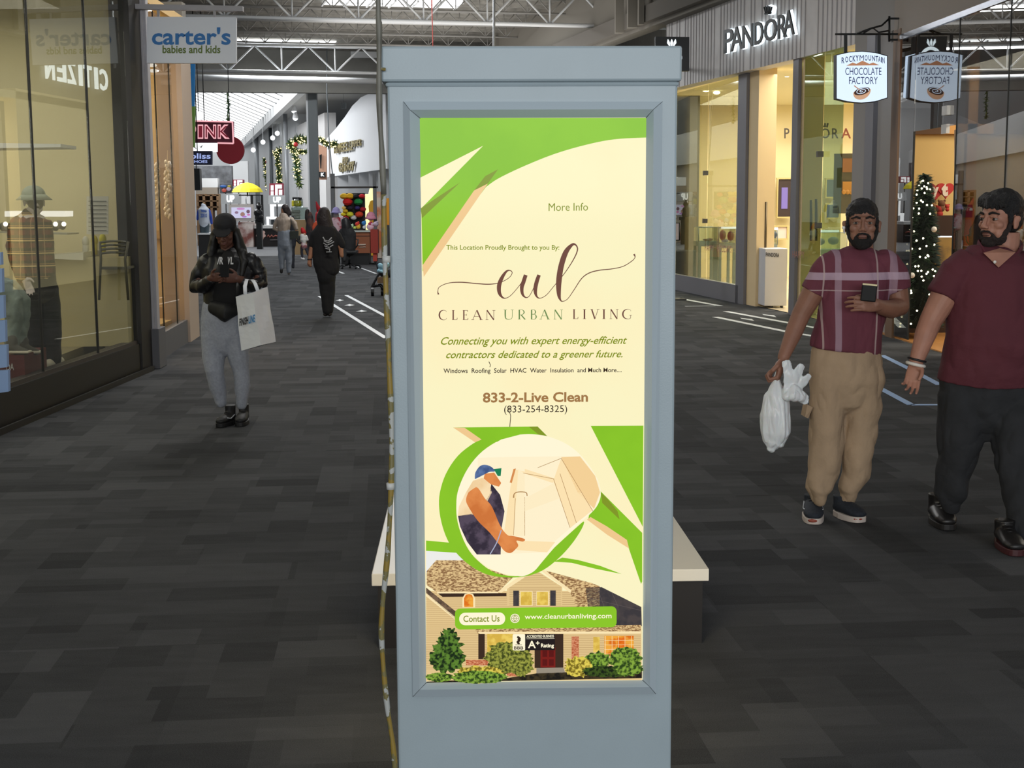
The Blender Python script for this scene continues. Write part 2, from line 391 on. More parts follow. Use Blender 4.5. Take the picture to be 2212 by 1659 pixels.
f = MB(); z = at(380, 515, 17.6).z; f.box((-6, 17.54, z), (-3.5, 17.6, z+.1), mat('golden rail', (190, 160, 110), .6)); f.box((-6, 17.54, .28), (-3.5, 17.6, .42), mat('golden rail', (0, 0, 0))); struct(f, 'trim_11')
GOLD = mat('golden shop wall', (212, 188, 136), .8)
f = MB(); f.box((-9, 17.6, 0), (-3.5, 17.75, 3.9), GOLD); f.box((-9, 14.9, 0), (-8.9, 17.6, 3.9), GOLD); struct(f, 'wall_left')
f = MB(); f.box((-8.9, 14.92, .0), (-3.6, 17.6, .28), GOLD); struct(f, 'floor')
f = MB(); f.box((-8.9, 14.92, 3.85), (-3.35, 18.1, 3.95), mat('gold shop ceiling', (200, 170, 120), .9)); struct(f, 'ceiling')
f = MB(); f.wall((-3.45, 18.1), (-16, 18.6), 0, 4.2, -.2, GREYW); struct(f, 'wall_left')
# ---- right: jewellery shop ----
PA, PB = V((4.10, 27.0, 0)), V((5.22, 18.4, 0)); pd = (PB-PA).normalized()
def PW(y, z=0, off=0):
    t = (y-PA.y)/pd.y; p = PA+pd*t; return V((p.x+off, p.y, z))
FA, FB = (3.84, 26.3), (5.50, 17.45)
slat = mat('pale grey slatted fascia', (214, 210, 208), .55, noise_amt=.06, nscale=4)
f = MB(); f.wall(FA, FB, 3.76, 5.08, -.25, slat); struct(f, 'wall_right')
f = MB(); n = 62
for i in range(n):
    if random.random() < .12: continue
    a = V(FA+(0,)).lerp(V(FB+(0,)), i/n); w = .012+.02*random.random(); d = (V(FB+(0,))-V(FA+(0,))).normalized(); nn = V((d.y, -d.x, 0))
    q = [a, a+d*w, a+d*w+nn*.012, a+nn*.012]
    vs = [V((p.x, p.y, 3.76)) for p in q]+[V((p.x, p.y, 5.08)) for p in q]
    f.add(vs, [(0,1,5,4),(1,2,6,5),(2,3,7,6),(3,0,4,7),(4,5,6,7),(3,2,1,0)], mat('fascia slat edge', (168, 164, 164), .6))
struct(f, 'trim_4')
GREYM = mat('grey aluminium mullion', (126, 124, 128), .4, metal=.3); CREAM = mat('cream inner frame', (222, 196, 150), .6)
f = MB()
def pm(px, w, inner=0, py=500):
    p = atline(px, py, PA, PB); q = p+pd*w
    f.wall((p.x, p.y), (q.x, q.y), 0, 3.8, -.16, GREYM)
    if inner: r = q+pd*inner; f.wall((q.x+.05, q.y), (r.x+.05, r.y), 0, 3.8, -.3, CREAM)
pm(1590, .42, .45); pm(1706, .22, .12); pm(1862, .25, 0)
f.wall(PW(27.2), PW(23.1), 0, .3, -.1, GREYM)
struct(f, 'trim_5')
f = MB(); f.wall((5.22, 18.6), (5.46, 17.3), 0, 6.3, -.14, mat('grey stone column', (142, 138, 134), .7)); struct(f, 'wall_right')
f = MB(); f.box((5.32, 17.0, 0), (5.52, 17.28, 3.76), mat('brown door jamb', (110, 84, 62), .5)); struct(f, 'trim_6')
G3 = glass('jewellery shop pane', (250, 251, 236), .05, .4)
ya = [27.0, 25.0, 23.15]; 
f = MB(); f.wall(PW(27.0, off=.05), PW(25.03, off=.05), .3, 3.76, -.003, G3); struct(f, 'window_3')
f = MB(); f.wall(PW(25.0, off=.05), PW(23.2, off=.05), .3, 3.76, -.003, G3); struct(f, 'window_3')
G4 = glass('green edge glass', (222, 236, 216), .05, .4)
f = MB(); f.wall(PW(20.6, off=.05), PW(19.7, off=.05), .02, 3.76, -.003, G4); f.wall(PW(19.68, off=.05), PW(19.0, off=.05), .02, 3.76, -.003, G4); struct(f, 'window_3')
for y, z in ((25.0, 2.2), (25.0, 1.35), (19.69, 2.35), (19.69, 1.35)):
    p = PW(y, z, .0); f = MB(); f.box((p.x-.03, p.y-.05, z-.04), (p.x+.05, p.y+.05, z+.04), mat('steel patch', (90, 84, 76), .3, metal=.8)); struct(f, 'window_3')
PWALL = mat('cream plaster', (236, 222, 178), .8)
f = MB(); f.box((4.3, 31.0, 0), (12, 31.2, 4.0), PWALL); f.box((12, 18.7, 0), (12.2, 31.2, 4), PWALL); f.box((5.7, 18.4, 0), (12, 18.55, 4.0), PWALL); f.box((4.0, 27.6, 0), (4.25, 31.2, 4), PWALL); struct(f, 'wall_right')
f = MB(); f.add([(4.15, 27.2, .01), (5.3, 18.4, .01), (12, 18.4, .01), (12, 31, .01), (4.15, 31, .01)], [(0,1,2,3,4)], mat('polished cream floor', (205, 190, 160), .25)); struct(f, 'floor')
f = MB(); f.slab([(4.0, 27.6, 3.8), (5.4, 18.4, 3.8), (12, 18.4, 3.8), (12, 31.2, 3.8), (4.0, 31.2, 3.8)], (0, 0, .15), mat('cream ceiling', (232, 222, 180), .8)); struct(f, 'ceiling')
# ---- right: sweet shop ----
G5 = glass('dark sweet shop pane', (240, 240, 236), .20, .7)
for y0, y1, lo in ((16.95, 16.42, .04), (16.41, 15.0, 2.5), (14.98, 13.6, .04), (13.58, 11.9, .04), (11.88, 9.0, .04)):
    f = MB(); f.wall((5.33, y0), (5.33, y1), lo, 3.62, -.003, G5); struct(f, 'window_4')
f = MB(); f.box((5.325, 16.40, .04), (5.345, 16.42, 2.5), mat('black joint', (25, 25, 20), .6)); struct(f, 'door_1')
f = MB(); f.wall((5.31, 17.0), (5.31, 9), 3.62, 3.68, -.08, mat('bright steel rail', (190, 192, 200), .25, metal=.9)); struct(f, 'trim_7')
f = MB(); f.wall((5.33, 17.3), (5.33, 9), 3.68, 4.9, -.3, mat('taupe fascia', (150, 142, 134), .8)); struct(f, 'wall_right')
for y in (14.99, 13.59, 11.89):
    f = MB(); f.wall((5.325, y+.008), (5.325, y-.008), .04, 3.62, -.02, mat('black joint', (25, 25, 20), .6)); struct(f, 'window_4')
WARM = mat('warm yellow shop wall', (216, 184, 118), .8); BROWN = mat('dark brown panel', (96, 68, 42), .7)
f = MB(); f.box((5.55, 18.2, 0), (12, 18.35, 3.7), WARM); f.box((5.55, 18.12, 2.55), (12, 18.2, 3.7), BROWN); f.box((12, 8, 0), (12.2, 18.3, 3.7), WARM); struct(f, 'wall_right')
f = MB(); f.box((5.36, 8, .0), (12, 18.3, .015), mat('orange timber floor', (186, 130, 72), .4, noise_amt=.1)); struct(f, 'floor')
f = MB(); f.box((5.4, 8, 3.66), (12, 18.4, 3.8), mat('dark shop ceiling', (70, 66, 62), .8)); struct(f, 'ceiling')
# ---- far wing ----
f = MB()
WA, WB = (-2.45, 46.4), (-14.5, 99)
def WL(y, z=0): t = (y-WA[1])/(WB[1]-WA[1]); return V((WA[0]+(WB[0]-WA[0])*t, y, z))
FW = mat('white far fascia', (214, 217, 220), .7)
f.slab([WL(46.4, 2.82), WL(61, 2.82), WL(61, 4.45), WL(58, 4.75), WL(55.5, 5.05), WL(53.5, 5.35), WL(51.5, 5.5), WL(46.4, 5.5)], (.6, .1, 0), FW); struct(f, 'wall_right')
f = MB(); f.slab([WL(46.6)+V((1.2, .3, 0)), WL(63)+V((1.2, .3, 0)), WL(63, 2.9)+V((1.2, .3, 0)), WL(46.6, 2.9)+V((1.2, .3, 0))], (.3, 0, 0), mat('grey shop shutter', (140, 138, 136), .7)); struct(f, 'wall_right')
for y in (48.6, 50.6, 52.8, 55.5, 58.5):
    f = MB(); p = WL(y); f.box((p.x+.1, p.y-.2, 0), (p.x+.6, p.y+.2, 2.85), FW); struct(f, 'trim_8')
f = MB(); f.slab([WL(61.5, 0), WL(72, 0), WL(72, 5.6), WL(61.5, 5.6)], (.5, 0, 0), mat('light grey shop wall', (196, 196, 196), .8)); struct(f, 'wall_right')
f = MB(); f.slab([WL(72, 0), WL(112, 0), WL(112, 6.4), WL(72, 6.4)], (.5, 0, 0), FW); struct(f, 'wall_right')
f = MB(); f.box((-34, 112, 0), (-10, 112.5, 9), mat('far white wall', (232, 234, 236), .7)); struct(f, 'wall_back')
f = MB(); f.wall((-1.6, 47.2), (5.2, 48.6), 0, 6.2, .3, OFFW); struct(f, 'wall_back')
f = MB(); f.wall((-.6, 47.1), (1.6, 47.55), 0, 2.9, -.05, mat('grey shop shutter', (140, 138, 136), .7)); struct(f, 'door_2')
# flat ceiling to the right of the skylight well, the beam at its edge
def ED(y, z=6.2): return at(652+(527-652)*((1/57-1/y)/(1/57-1/111)), 437-4.5/y*3000, y).xy.to_3d()+V((0, 0, z))
f = MB(); f.slab([ED(44.5), ED(112), V((6, 112, 6.2)), V((6, 44.5, 6.2))], (0, 0, .2), mat('white flat ceiling', (206, 206, 204), .8)); struct(f, 'ceiling')
f = MB(); a, b2 = ED(44.5, 5.95), ED(112, 5.95); f.slab([a, b2, b2+V((0, 0, .6)), a+V((0, 0, .6))], (-.3, 0, 0), mat('bright white beam', (240, 242, 243), .6)); struct(f, 'trim_9')
pane = mat('bright skylight pane', (252, 254, 255), .5, em=2.2); f = MB()
nd = V((-ca*1.0, -sa, 0))
a, b2 = ED(45, 6.4), ED(112, 6.4); up = V((-8, -1.8, 3.4))
f.poly([a, b2, b2+up, a+up], pane); struct(f, 'window_5')
f = MB(); raf = mat('grey rafter', (138, 140, 142), .6)
for i in range(30):
    y = 46+i*2.2; p = ED(y, 6.33); th = .30 if i % 5 else .7
    f.tube([p, p+up], [(th, .02), (th, .02)], raf, 4, side=(0, 1, 0))
struct(f, 'trim_10')
f = MB(); f.slab([ED(112)+up*1.02, ED(45)+up*1.02, ED(45)+up*1.02+V((-9, -2, -4)), ED(112)+up*1.02+V((-9, -2, -4))], (0, 0, .1), WHITE); struct(f, 'ceiling')
# left shops of the far wing
f = MB(); FL = [(-9.6, 47), (-15, 74), (-22, 100)]
f.wall((-11.5, 52), (-22, 100), 0, 3.6, .3, mat('pale taupe shop front', (176, 170, 160), .8)); struct(f, 'wall_left')
f = MB(); f.wall((-11.3, 52), (-21.8, 100), 3.6, 5.2, .3, OFFW); struct(f, 'wall_left')
# ------------------------------------------------------------------ the lit advertising kiosk
KY = 3.50
def K(x, y, lift=0.0): return at(x, y, KY-.002) - V((0, lift, 0))
kc = at(1150, 1650, KY)
kiosk = empty('advertising_kiosk', (kc.x, KY+.14, 0), 'tall blue-grey backlit advertising kiosk with a cream and green poster', 'kiosk')
kpaint = mat('blue grey kiosk paint', (160, 174, 180), .42, noise_amt=.03, nscale=6, bump=.04, bscale=220)
x0, x1 = at(836, 190, KY).x, at(1464, 190, KY).x
f = MB(); f.box((x0, KY, 0), (x1, KY+.28, 2.0), kpaint); cb = f.build('cabinet', kiosk, bevel=.006)
cx0, cx1 = at(823, 140, KY).x, at(1472, 140, KY).x
zt = at(1150, 100, KY).z; zb = at(1150, 176, KY-.01).z
f = MB(); f.box((cx0, KY-.012, zb), (cx1, KY+.292, zt), kpaint); f.box((x0-.004, KY-.004, zb-.012), (x1+.004, KY+.284, zb), kpaint); f.build('cap', kiosk, bevel=.006)
# aluminium snap frame
fo = [at(872, 220, KY), at(1430, 220, KY), at(1416, 1497, KY), at(892, 1503, KY)]
fi = [at(908, 256, KY), at(1395, 255, KY), at(1387, 1468, KY), at(922, 1473, KY)]
fr = [at(885, 237, KY-.022), at(1412, 236, KY-.022), at(1404, 1484, KY-.022), at(906, 1490, KY-.022)]
alu = mat('brushed blue grey aluminium', (176, 189, 196), .4, metal=0, bump=.02, bscale=150)
f = MB()
fo2 = [p-V((0, .008, 0)) for p in fo]
for i in range(4):
    j = (i+1) % 4; f.add([fo[i], fo[j], fo2[j], fo2[i]], [(0,1,2,3)], alu)
    f.add([fo2[i], fo2[j], fr[j], fr[i]], [(0,1,2,3)], alu)
    e = (fi[i]-fr[i]); f.add([fr[i], fr[j], fi[j]+V((0, -.001, 0)), fi[i]+V((0, -.001, 0))], [(0,1,2,3)], alu)
    f.tube([fo2[i], fr[i], fi[i]+V((0, -.002, 0))], .0006, mat('mitre gap', (30, 34, 36), .6), 4)
f.build('poster_frame', kiosk)
# ---- the poster: flat printed shapes, all one sheet
P = MB(); LAY = [0.0]
def up_(): LAY[0] += .00025; return LAY[0]
def em(name, c, c2=None, ns=30, st=(1, 1, 1), e=1.0):
    m = mat('print '+name, c, .25, em=e, rgb2=c2, nscale=ns, stretch=st); m.node_tree.nodes['Principled BSDF'].inputs['Specular IOR Level'].default_value = .05; m.node_tree.nodes['Principled BSDF'].inputs['Roughness'].default_value = .12; return m
def pp(pts, mt, lift=None): P.poly([K(x, y, lift if lift is not None else up_()) for x, y in pts][::1], mt) if False else P.poly([K(x, y, LAY[0] if lift is None else lift) for x, y in pts], mt)
cream = em('cream', (253, 240, 192), (251, 243, 196), 2.5); cream2 = em('pale cream', (255, 246, 214)); green = em('leaf green', (132, 192, 36), (138, 198, 38), 4)
dgreen = em('darker green', (96, 168, 20)); tan = em('tan edge', (240, 200, 142)); olive = em('olive fold', (128, 150, 36))
txg = em('olive green lettering', (128, 142, 22)); txb = em('brown lettering', (112, 74, 62)); txo = em('ochre lettering', (160, 118, 72)); txd = em('dark lettering', (48, 34, 24)); txg2 = em('sage lettering', (112, 140, 84))
def c1(l): return [(800+x*.3375, 80+y*.3375) for x, y in l]
def c3(l): return [(880+x*.25316, 900+y*.25316) for x, y in l]
def c4(l): return [(880+x*.25316, 1180+y*.25316) for x, y in l]
def cat(pts, n=8):
    out = []; q = [pts[0]]+list(pts)+[pts[-1]]
    for i in range(1, len(q)-2):
        for k in range(n):
            t = k/n; o = []
            for d in range(len(pts[0])):
                a, b, c, e = q[i-1][d], q[i][d], q[i+1][d], q[i+2][d]
                o.append(.5*((2*b)+(-a+c)*t+(2*a-5*b+4*c-e)*t*t+(-a+3*b-3*c+e)*t*t*t))
            out.append(tuple(o))
    out.append(tuple(pts[-1])); return out
def rib(pts, mt, n=8, lift=None, sm=True):
    """ribbon: pts = (x, y, width) in picture pixels"""
    q = cat(pts, n) if sm else pts; L = []; Rr = []
    for i, (x, y, w) in enumerate(q):
        a = q[max(i-1, 0)]; b = q[min(i+1, len(q)-1)]; dx, dy = b[0]-a[0], b[1]-a[1]; l = math.hypot(dx, dy) or 1
        L.append(K(x-dy/l*w/2, y+dx/l*w/2, LAY[0])); Rr.append(K(x+dy/l*w/2, y-dx/l*w/2, LAY[0]))
    k = len(q); P.add(L+Rr, [(i, i+1, k+i+1, k+i) for i in range(k-1)], mt)
def ptx(st, x0, y0, x1, y1, mt, rise=0, **k):
    """lettering in the box x0..x1, top y0, bottom y1; rise = how far the right end sits higher"""
    O = K(x0, y1, LAY[0]); P.text(st, O, K(x1, y1-rise, LAY[0])-O, K(x0+.0001, y0, LAY[0])-O, mt, **k)
pp([(905, 252), (1398, 252), (1390, 1472), (918, 1476)], cream); up_()
# faint creases
# green top sweep
arc = cat([(740, 960), (820, 905), (980, 828), (1180, 748), (1380, 690), (1560, 655), (1770, 643)], 6)
pp(c1([(316, 518), (1770, 518)]+arc[::-1]+[(740, 960), (330, 1460), (330, 900), (700, 905)][0:0]+[(740, 960), (335, 1500), (322, 900)]), green); up_()
pp(c1([(320, 900), (722, 696), (326, 1096)]), cream)
pp(c1([(322, 1096), (575, 930), (330, 1160)]), olive)
pp(c1([(335, 1460), (664, 982), (752, 938), (342, 1535)]), tan); pp(c1([(664, 982), (735, 890), (818, 846), (752, 938)]), olive); up_()
# lettering
ptx('More Info', 1185, 439, 1270, 456, txg, 1)
ptx('This Location Proudly Brought to you By:', 964, 529, 1208, 543, txg, bold=.012)
# script word
S = lambda l: [(860+x*.27125, 480+y*.27125, w*.27125) for x, y, w in l]
for l in ([(322,575,14),(316,552,6),(330,515,5),(400,485,6),(500,478,8),(620,488,8),(720,494,8),(800,484,6),(860,458,5),(895,430,5),(908,400,6),(890,384,8),(862,392,16),(828,440,28),(805,500,34),(806,560,28),(830,598,14),(860,604,6),(900,580,5),(960,512,5),(1005,450,8)],
          [(1016,420,30),(1000,470,32),(985,520,30),(992,575,20),(1020,600,8),(1050,580,5),(1090,500,6),(1120,430,8)], [(1122,420,28),(1102,480,32),(1092,540,30),(1102,588,16),(1130,605,6),(1180,580,5),(1240,510,5),(1330,400,6),(1400,290,8),(1428,220,10),(1415,182,12),(1385,180,22),(1335,240,40),(1298,350,44),(1280,470,44),(1280,570,32),(1292,618,14),(1312,630,6),(1350,610,5),(1400,540,6),(1460,450,7),(1520,405,8),(1600,383,8),(1700,372,7),(1790,352,6),(1860,310,6),(1886,280,6),(1878,254,16)]):
    rib(S(l), txb)
# serif capitals
SER = {'C': ('r', [(.86,.8,.03),(.82,.92,.03),(.55,1,.05),(.22,.85,.12),(.1,.5,.16),(.22,.15,.12),(.55,0,.05),(.82,.07,.03),(.9,.2,.03)]),
 'G': ('r', [(.86,.8,.03),(.8,.93,.03),(.55,1,.05),(.22,.85,.12),(.1,.5,.16),(.22,.15,.12),(.55,0,.05),(.8,.07,.05),(.84,.4,.05)]),
 'U': ('r', [(.16,.98,.14),(.16,.4,.14),(.22,.1,.1),(.5,0,.05),(.78,.1,.05),(.84,.4,.05),(.84,.98,.05)])}
SEG = {'L': [(.25,0,.25,1,.14),(.1,.02,.75,.02,.04),(.1,.98,.42,.98,.04),(.75,0,.8,.22,.05)],
 'E': [(.25,0,.25,1,.14),(.1,.02,.78,.02,.04),(.1,.98,.75,.98,.04),(.25,.52,.6,.52,.04),(.6,.42,.6,.62,.04),(.78,0,.8,.2,.05),(.75,1,.76,.82,.05)],
 'A': [(.12,0,.48,1,.05),(.48,1,.85,0,.14),(.25,.36,.68,.36,.04),(0,.02,.25,.02,.04),(.72,.02,1,.02,.04)],
 'N': [(.2,0,.2,1,.05),(.2,1,.82,0,.13),(.82,0,.82,1,.05),(.08,.02,.34,.02,.04),(.7,.98,.96,.98,.04)],
 'R': [(.25,0,.25,1,.14),(.1,.02,.42,.02,.04),(.45,.48,.9,0,.12),(.85,.02,1,.02,.04)], 'B': [(.25,0,.25,1,.14)],
 'I': [(.5,0,.5,1,.16),(.25,.02,.75,.02,.04),(.25,.98,.75,.98,.04)], 'V': [(.15,1,.5,0,.14),(.5,0,.85,1,.05),(0,.98,.3,.98,.04),(.7,.98,1,.98,.04)], 'G': [(.72,.4,.96,.4,.04)], 'C': [], 'U': [(.0,.98,.32,.98,.04),(.7,.98,.98,.98,.04)]}
ARC = {'R': [[(.25,.98,.04),(.6,.98,.05),(.8,.75,.12),(.6,.5,.05),(.25,.48,.04)]], 'B': [[(.25,.98,.04),(.6,.98,.05),(.76,.77,.12),(.6,.54,.05),(.25,.53,.04)], [(.25,.53,.04),(.65,.53,.05),(.84,.28,.13),(.65,.02,.05),(.2,.02,.04)]]}
def serif(ch, x, y, w, h, mt):
    T = lambda a, b, c: (x+a*w, y-b*h, c*h)
    if ch in SER: rib([T(*p) for p in SER[ch][1]], mt, 5)
    for l in ARC.get(ch, []): rib([T(*p) for p in l], mt, 5)
    for a, b, c, d, t in SEG[ch]: rib([T(a, b, t), T(c, d, t)], mt, sm=False)
xs = [947, 974, 998, 1020, 1049]
for ch, x, w in (('C',947,20),('L',975,16),('E',998,16),('A',1018,25),('N',1047,24)): serif(ch, x, 691, w, 21, txb)
for ch, x, w in (('U',1088,22),('R',1117,19),('B',1144,17),('A',1165,23),('N',1194,23)): serif(ch, x, 690, w, 21, txg2)
for ch, x, w in (('L',1236,16),('I',1256,13),('V',1275,20),('I',1298,13),('N',1315,22),('G',1343,23)): serif(ch, x, 689, w, 21, txb)
ptx('Connecting you with expert energy-efficient', 952, 728, 1353, 750, txg, 2, shear=.02, bold=.012)
ptx('contractors dedicated to a greener future.', 964, 758, 1346, 779, txg, 2, shear=.02, bold=.012)
ptx('Windows  Roofing  Solar  HVAC  Water  Insulation  and Much More....', 958, 796, 1343, 809, txd, 2, bold=.012)
ptx('833-2-Live Clean', 1043, 848, 1270, 870, txo, 2, bold=.028)
ptx('(833-254-8325)', 1089, 876, 1225, 896, txd, 1)
for l in ([(1056,781),(1059,788),(1058,793)], [(1101,880),(1099,888),(1103,898),(1101,925),(1102,941)]):
    rib([(x, y, 1.6) for x, y in l], em('scratch', (90, 80, 60)), 3)
# house photograph, bottom of the sheet
up_()
sky = em('pale sky', (236, 236, 232)); pp(c4([(160, 30), (420, 50), (560, 130), (160, 230)]), sky); up_()
roofm = em('brown shingles', (136, 98, 62), (228, 196, 140), 150, (1, 1, 2.6)); roofd = em('dark roof edge', (84, 66, 52), (120, 96, 74), 90)
side = em('beige siding', (226, 196, 140)); trim = em('cream trim', (250, 228, 178)); sided = em('siding groove', (176, 142, 96)); dk = em('dark slate', (58, 54, 58), (74, 66, 66), 40)
shd = em('deep brown', (58, 40, 28)); win = em('yellow window', (236, 204, 96), (214, 176, 70), 60); oran = em('orange window', (222, 112, 24), (240, 168, 60), 50)
pp(c4([(160, 380), (1995, 380), (2000, 1140), (160, 1150)]), side)
up_()
for k in range(20):
    y = 400+k*16.5
    if y < 720: rib([(880+.25316*160, 1180+.25316*y, .7), (880+.25316*1440, 1180+.25316*y-1, .7)], sided, sm=False)
up_()
for k in range(22):
    y = 730+k*15; rib([(880+.25316*160, 1180+.25316*y, .7), (880+.25316*1990, 1180+.25316*y-1, .7)], sided, sm=False)
up_()
pp(c4([(165, 210), (245, 118), (480, 118), (900, 265), (772, 392), (255, 392), (165, 330)]), roofm)
pp(c4([(1180, 205), (1470, 285), (1640, 330), (1640, 520), (1440, 520), (1390, 395)]), roofm)
pp(c4([(1520, 350), (1720, 345), (1995, 500), (2000, 680), (1560, 680)]), dk); up_()
for l in ([(1545,440),(1990,545)], [(1620,352),(1680,520)], [(1730,360),(1800,520)]): rib([(880+.25316*x, 1180+.25316*y, .8) for x, y in l], em('panel line', (96, 86, 84)), sm=False)
pp(c4([(255, 385), (775, 385), (775, 398), (255, 402)]), trim); pp(c4([(260, 400), (845, 398), (845, 425), (300, 430)]), shd)
pp(c4([(160, 350), (420, 560), (410, 620), (160, 400)]), roofd); pp(c4([(160, 395), (405, 600), (405, 622), (160, 425)]), trim)
pp(c4([(850, 345), (1080, 190), (1320, 345), (1320, 510), (850, 510)]), side); up_()
for k in range(11): rib([(880+.25316*870, 1180+.25316*(350+k*15), .7), (880+.25316*1310, 1180+.25316*(350+k*15)-.6, .7)], sided, sm=False)
for k in range(6): rib([(880+.25316*(1030-k*26), 1180+.25316*(232+k*18), .7), (880+.25316*(1130+k*28), 1180+.25316*(230+k*18), .7)], sided, sm=False)
up_()
pp(c4([(770, 385), (1090, 160), (1110, 190), (800, 395)]), trim); pp(c4([(1080, 160), (1160, 195), (1395, 370), (1390, 397)]), trim)
for x in (960, 1100): pp(c4([(x, 380), (x+108, 380), (x+108, 505), (x, 505)]), trim)
pp(c4([(903, 376), (952, 376), (952, 508), (903, 508)]), dk); pp(c4([(1218, 374), (1266, 374), (1266, 506), (1218, 506)]), dk); up_()
for x in (966, 1104): pp(c4([(x, 386), (x+96, 386), (x+96, 500), (x, 500)]), win)
pp(c4([(470, 440), (490, 405), (525, 397), (560, 405), (578, 440), (578, 520), (470, 520)]), trim); up_()
pp(c4([(484, 440), (500, 410), (525, 405), (550, 412), (562, 440), (562, 515), (484, 515)]), oran)
# lower storey
pp(c4([(560, 690), (1990, 668), (1990, 735), (600, 740)]), roofm); up_()
pp(c4([(600, 728), (1990, 722), (1990, 742), (620, 745)]), trim)
pp(c4([(605, 745), (660, 745), (660, 960), (605, 960)]), shd); pp(c4([(680, 745), (900, 745), (900, 900), (680, 900)]), win)
pp(c4([(1085, 745), (1330, 745), (1330, 1035), (1085, 1035)]), shd); up_()
red = em('red door', (120, 26, 20)); redd = em('dark red panel', (90, 16, 14)); brick = em('red brick', (176, 84, 50), (220, 150, 110), 160, (1, 1, 2.2))
pp(c4([(1135, 860), (1262, 860), (1262, 1030), (1135, 1030)]), red); up_()
for a, b in ((1152, 885), (1208, 885), (1152, 960), (1208, 960)): pp(c4([(a, b), (a+40, b), (a+40, b+55), (a, b+55)]), redd)
pp(c4([(1400, 765), (1462, 765), (1462, 975), (1400, 975)]), brick); pp(c4([(500, 965), (690, 965), (690, 1010), (500, 1010)]), brick); pp(c4([(850, 1055), (1010, 1055), (1010, 1105), (850, 1105)]), brick)
pp(c4([(1585, 770), (1640, 770), (1640, 900), (1585, 900)]), win); pp(c4([(1680, 760), (1930, 760), (1930, 930), (1680, 930)]), oran); pp(c4([(1790, 775), (1860, 775), (1860, 930), (1790, 930)]), em('bright orange curtain', (226, 92, 20)))
up_()
for k in range(5): rib([(880+.25316*(1690+k*55), 1180+.25316*762, .9), (880+.25316*(1690+k*55), 1180+.25316*930, .9)], trim, sm=False)
for k in range(4): rib([(880+.25316*1680, 1180+.25316*(800+k*38), .8), (880+.25316*1930, 1180+.25316*(798+k*38), .8)], trim, sm=False)
pp(c4([(1100, 1035), (1330, 1030), (1345, 1075), (1100, 1080)]), em('grey step', (150, 140, 124))); 
pp(c4([(165, 1150), (850, 1120), (1100, 1080), (1340, 1070), (2000, 1060), (2000, 1120), (165, 1160)]), em('dark soil', (24, 20, 14), (60, 50, 30), 60)); up_()
def bush(cx, cy, rx, ry, mt, seed, jag=.22, n=46, top=0):
    rr = random.Random(seed); pts = []
    for i in range(n):
        a = 2*math.pi*i/n; k = 1+jag*(rr.random()-.5)*(2 if i % 2 else -.3); sx = 1-top*max(0, math.sin(a))
        pts.append((cx+rx*k*math.cos(a)*sx, cy-ry*k*math.sin(a)))
    pp(c4(pts), mt); up_()
g1 = em('dark conifer', (20, 40, 14), (92, 130, 46), 110); g2 = em('olive shrub', (62, 70, 22), (156, 160, 66), 130); g3 = em('green shrub', (40, 66, 18), (132, 168, 60), 130); g4 = em('yellow shrub', (120, 104, 26), (226, 206, 84), 130); g5 = em('dark hedge', (16, 26, 10), (60, 84, 26), 120)
bush(335, 950, 150, 130, g1, 1); bush(350, 850, 115, 110, g1, 2, .3); bush(360, 760, 65, 70, g1, 3, .35)
bush(870, 950, 205, 130, g2, 4, .16); bush(860, 900, 165, 95, g2, 5); bush(960, 1000, 110, 100, g2, 6)
bush(620, 1090, 220, 75, g4, 7, .16); bush(610, 1110, 230, 55, g3, 8, .14); bush(275, 1110, 115, 40, g3, 9, .12)
bush(1620, 970, 120, 75, g3, 10); bush(1455, 1020, 120, 85, g4, 11, .2); bush(1860, 960, 140, 105, g3, 12, .16); bush(1700, 1060, 200, 50, g5, 13); bush(1880, 1040, 120, 60, g3, 14)
# soft white bands and green ribbons over the house
pp(c3([(160, 1135), (420, 1155), (520, 1240), (250, 1225), (160, 1320)]), sky) if False else None
pp(c3([(1120, 1280), (1330, 1130), (1500, 880), (1560, 880), (1890, 1120), (1995, 1420), (2000, 1620), (1640, 1440), (1460, 1370)]), cream); up_()
pp(c3([(1562, 74), (2010, 72), (2005, 935), (1990, 905)]), green)
pp(c3([(390, 88), (1110, 80), (1195, 165), (900, 200), (640, 220), (580, 215)]), green); up_()
pp(c3([(390, 88), (488, 90), (632, 190), (580, 216)]), tan); pp(c3([(1035, 82), (1110, 80), (1195, 165), (1120, 150)]), olive)
pp(c3([(160, 1050), (355, 1068), (480, 1160), (420, 1155), (160, 1138)]), green)
pp(c3([(1640, 625), (2000, 985), (2000, 1400), (1990, 1420), (1885, 1115), (1870, 1045), (1540, 870), (1560, 780)]), green)
up_()
pp(c3([(1648, 640), (1700, 690), (1790, 800), (1808, 872), (1660, 730)]), olive)
pp(c3([(1530, 872), (1560, 850), (1700, 930), (1870, 1045), (1888, 1118), (1700, 1000)]), tan)
pp(c3([(1250, 1230), (1320, 1195), (1450, 1215), (1640, 1265), (1825, 1335), (1600, 1290), (1400, 1240)]), green)
ring = [(885+0*1, 0)]
cxr, cyr, rr_ = 870, 755, 600
outer = [(cxr+rr_*math.cos(a)*(.995), cyr+rr_*1.015*math.sin(a)) for a in [math.radians(t) for t in range(-125-120, -125+31, 5)]]
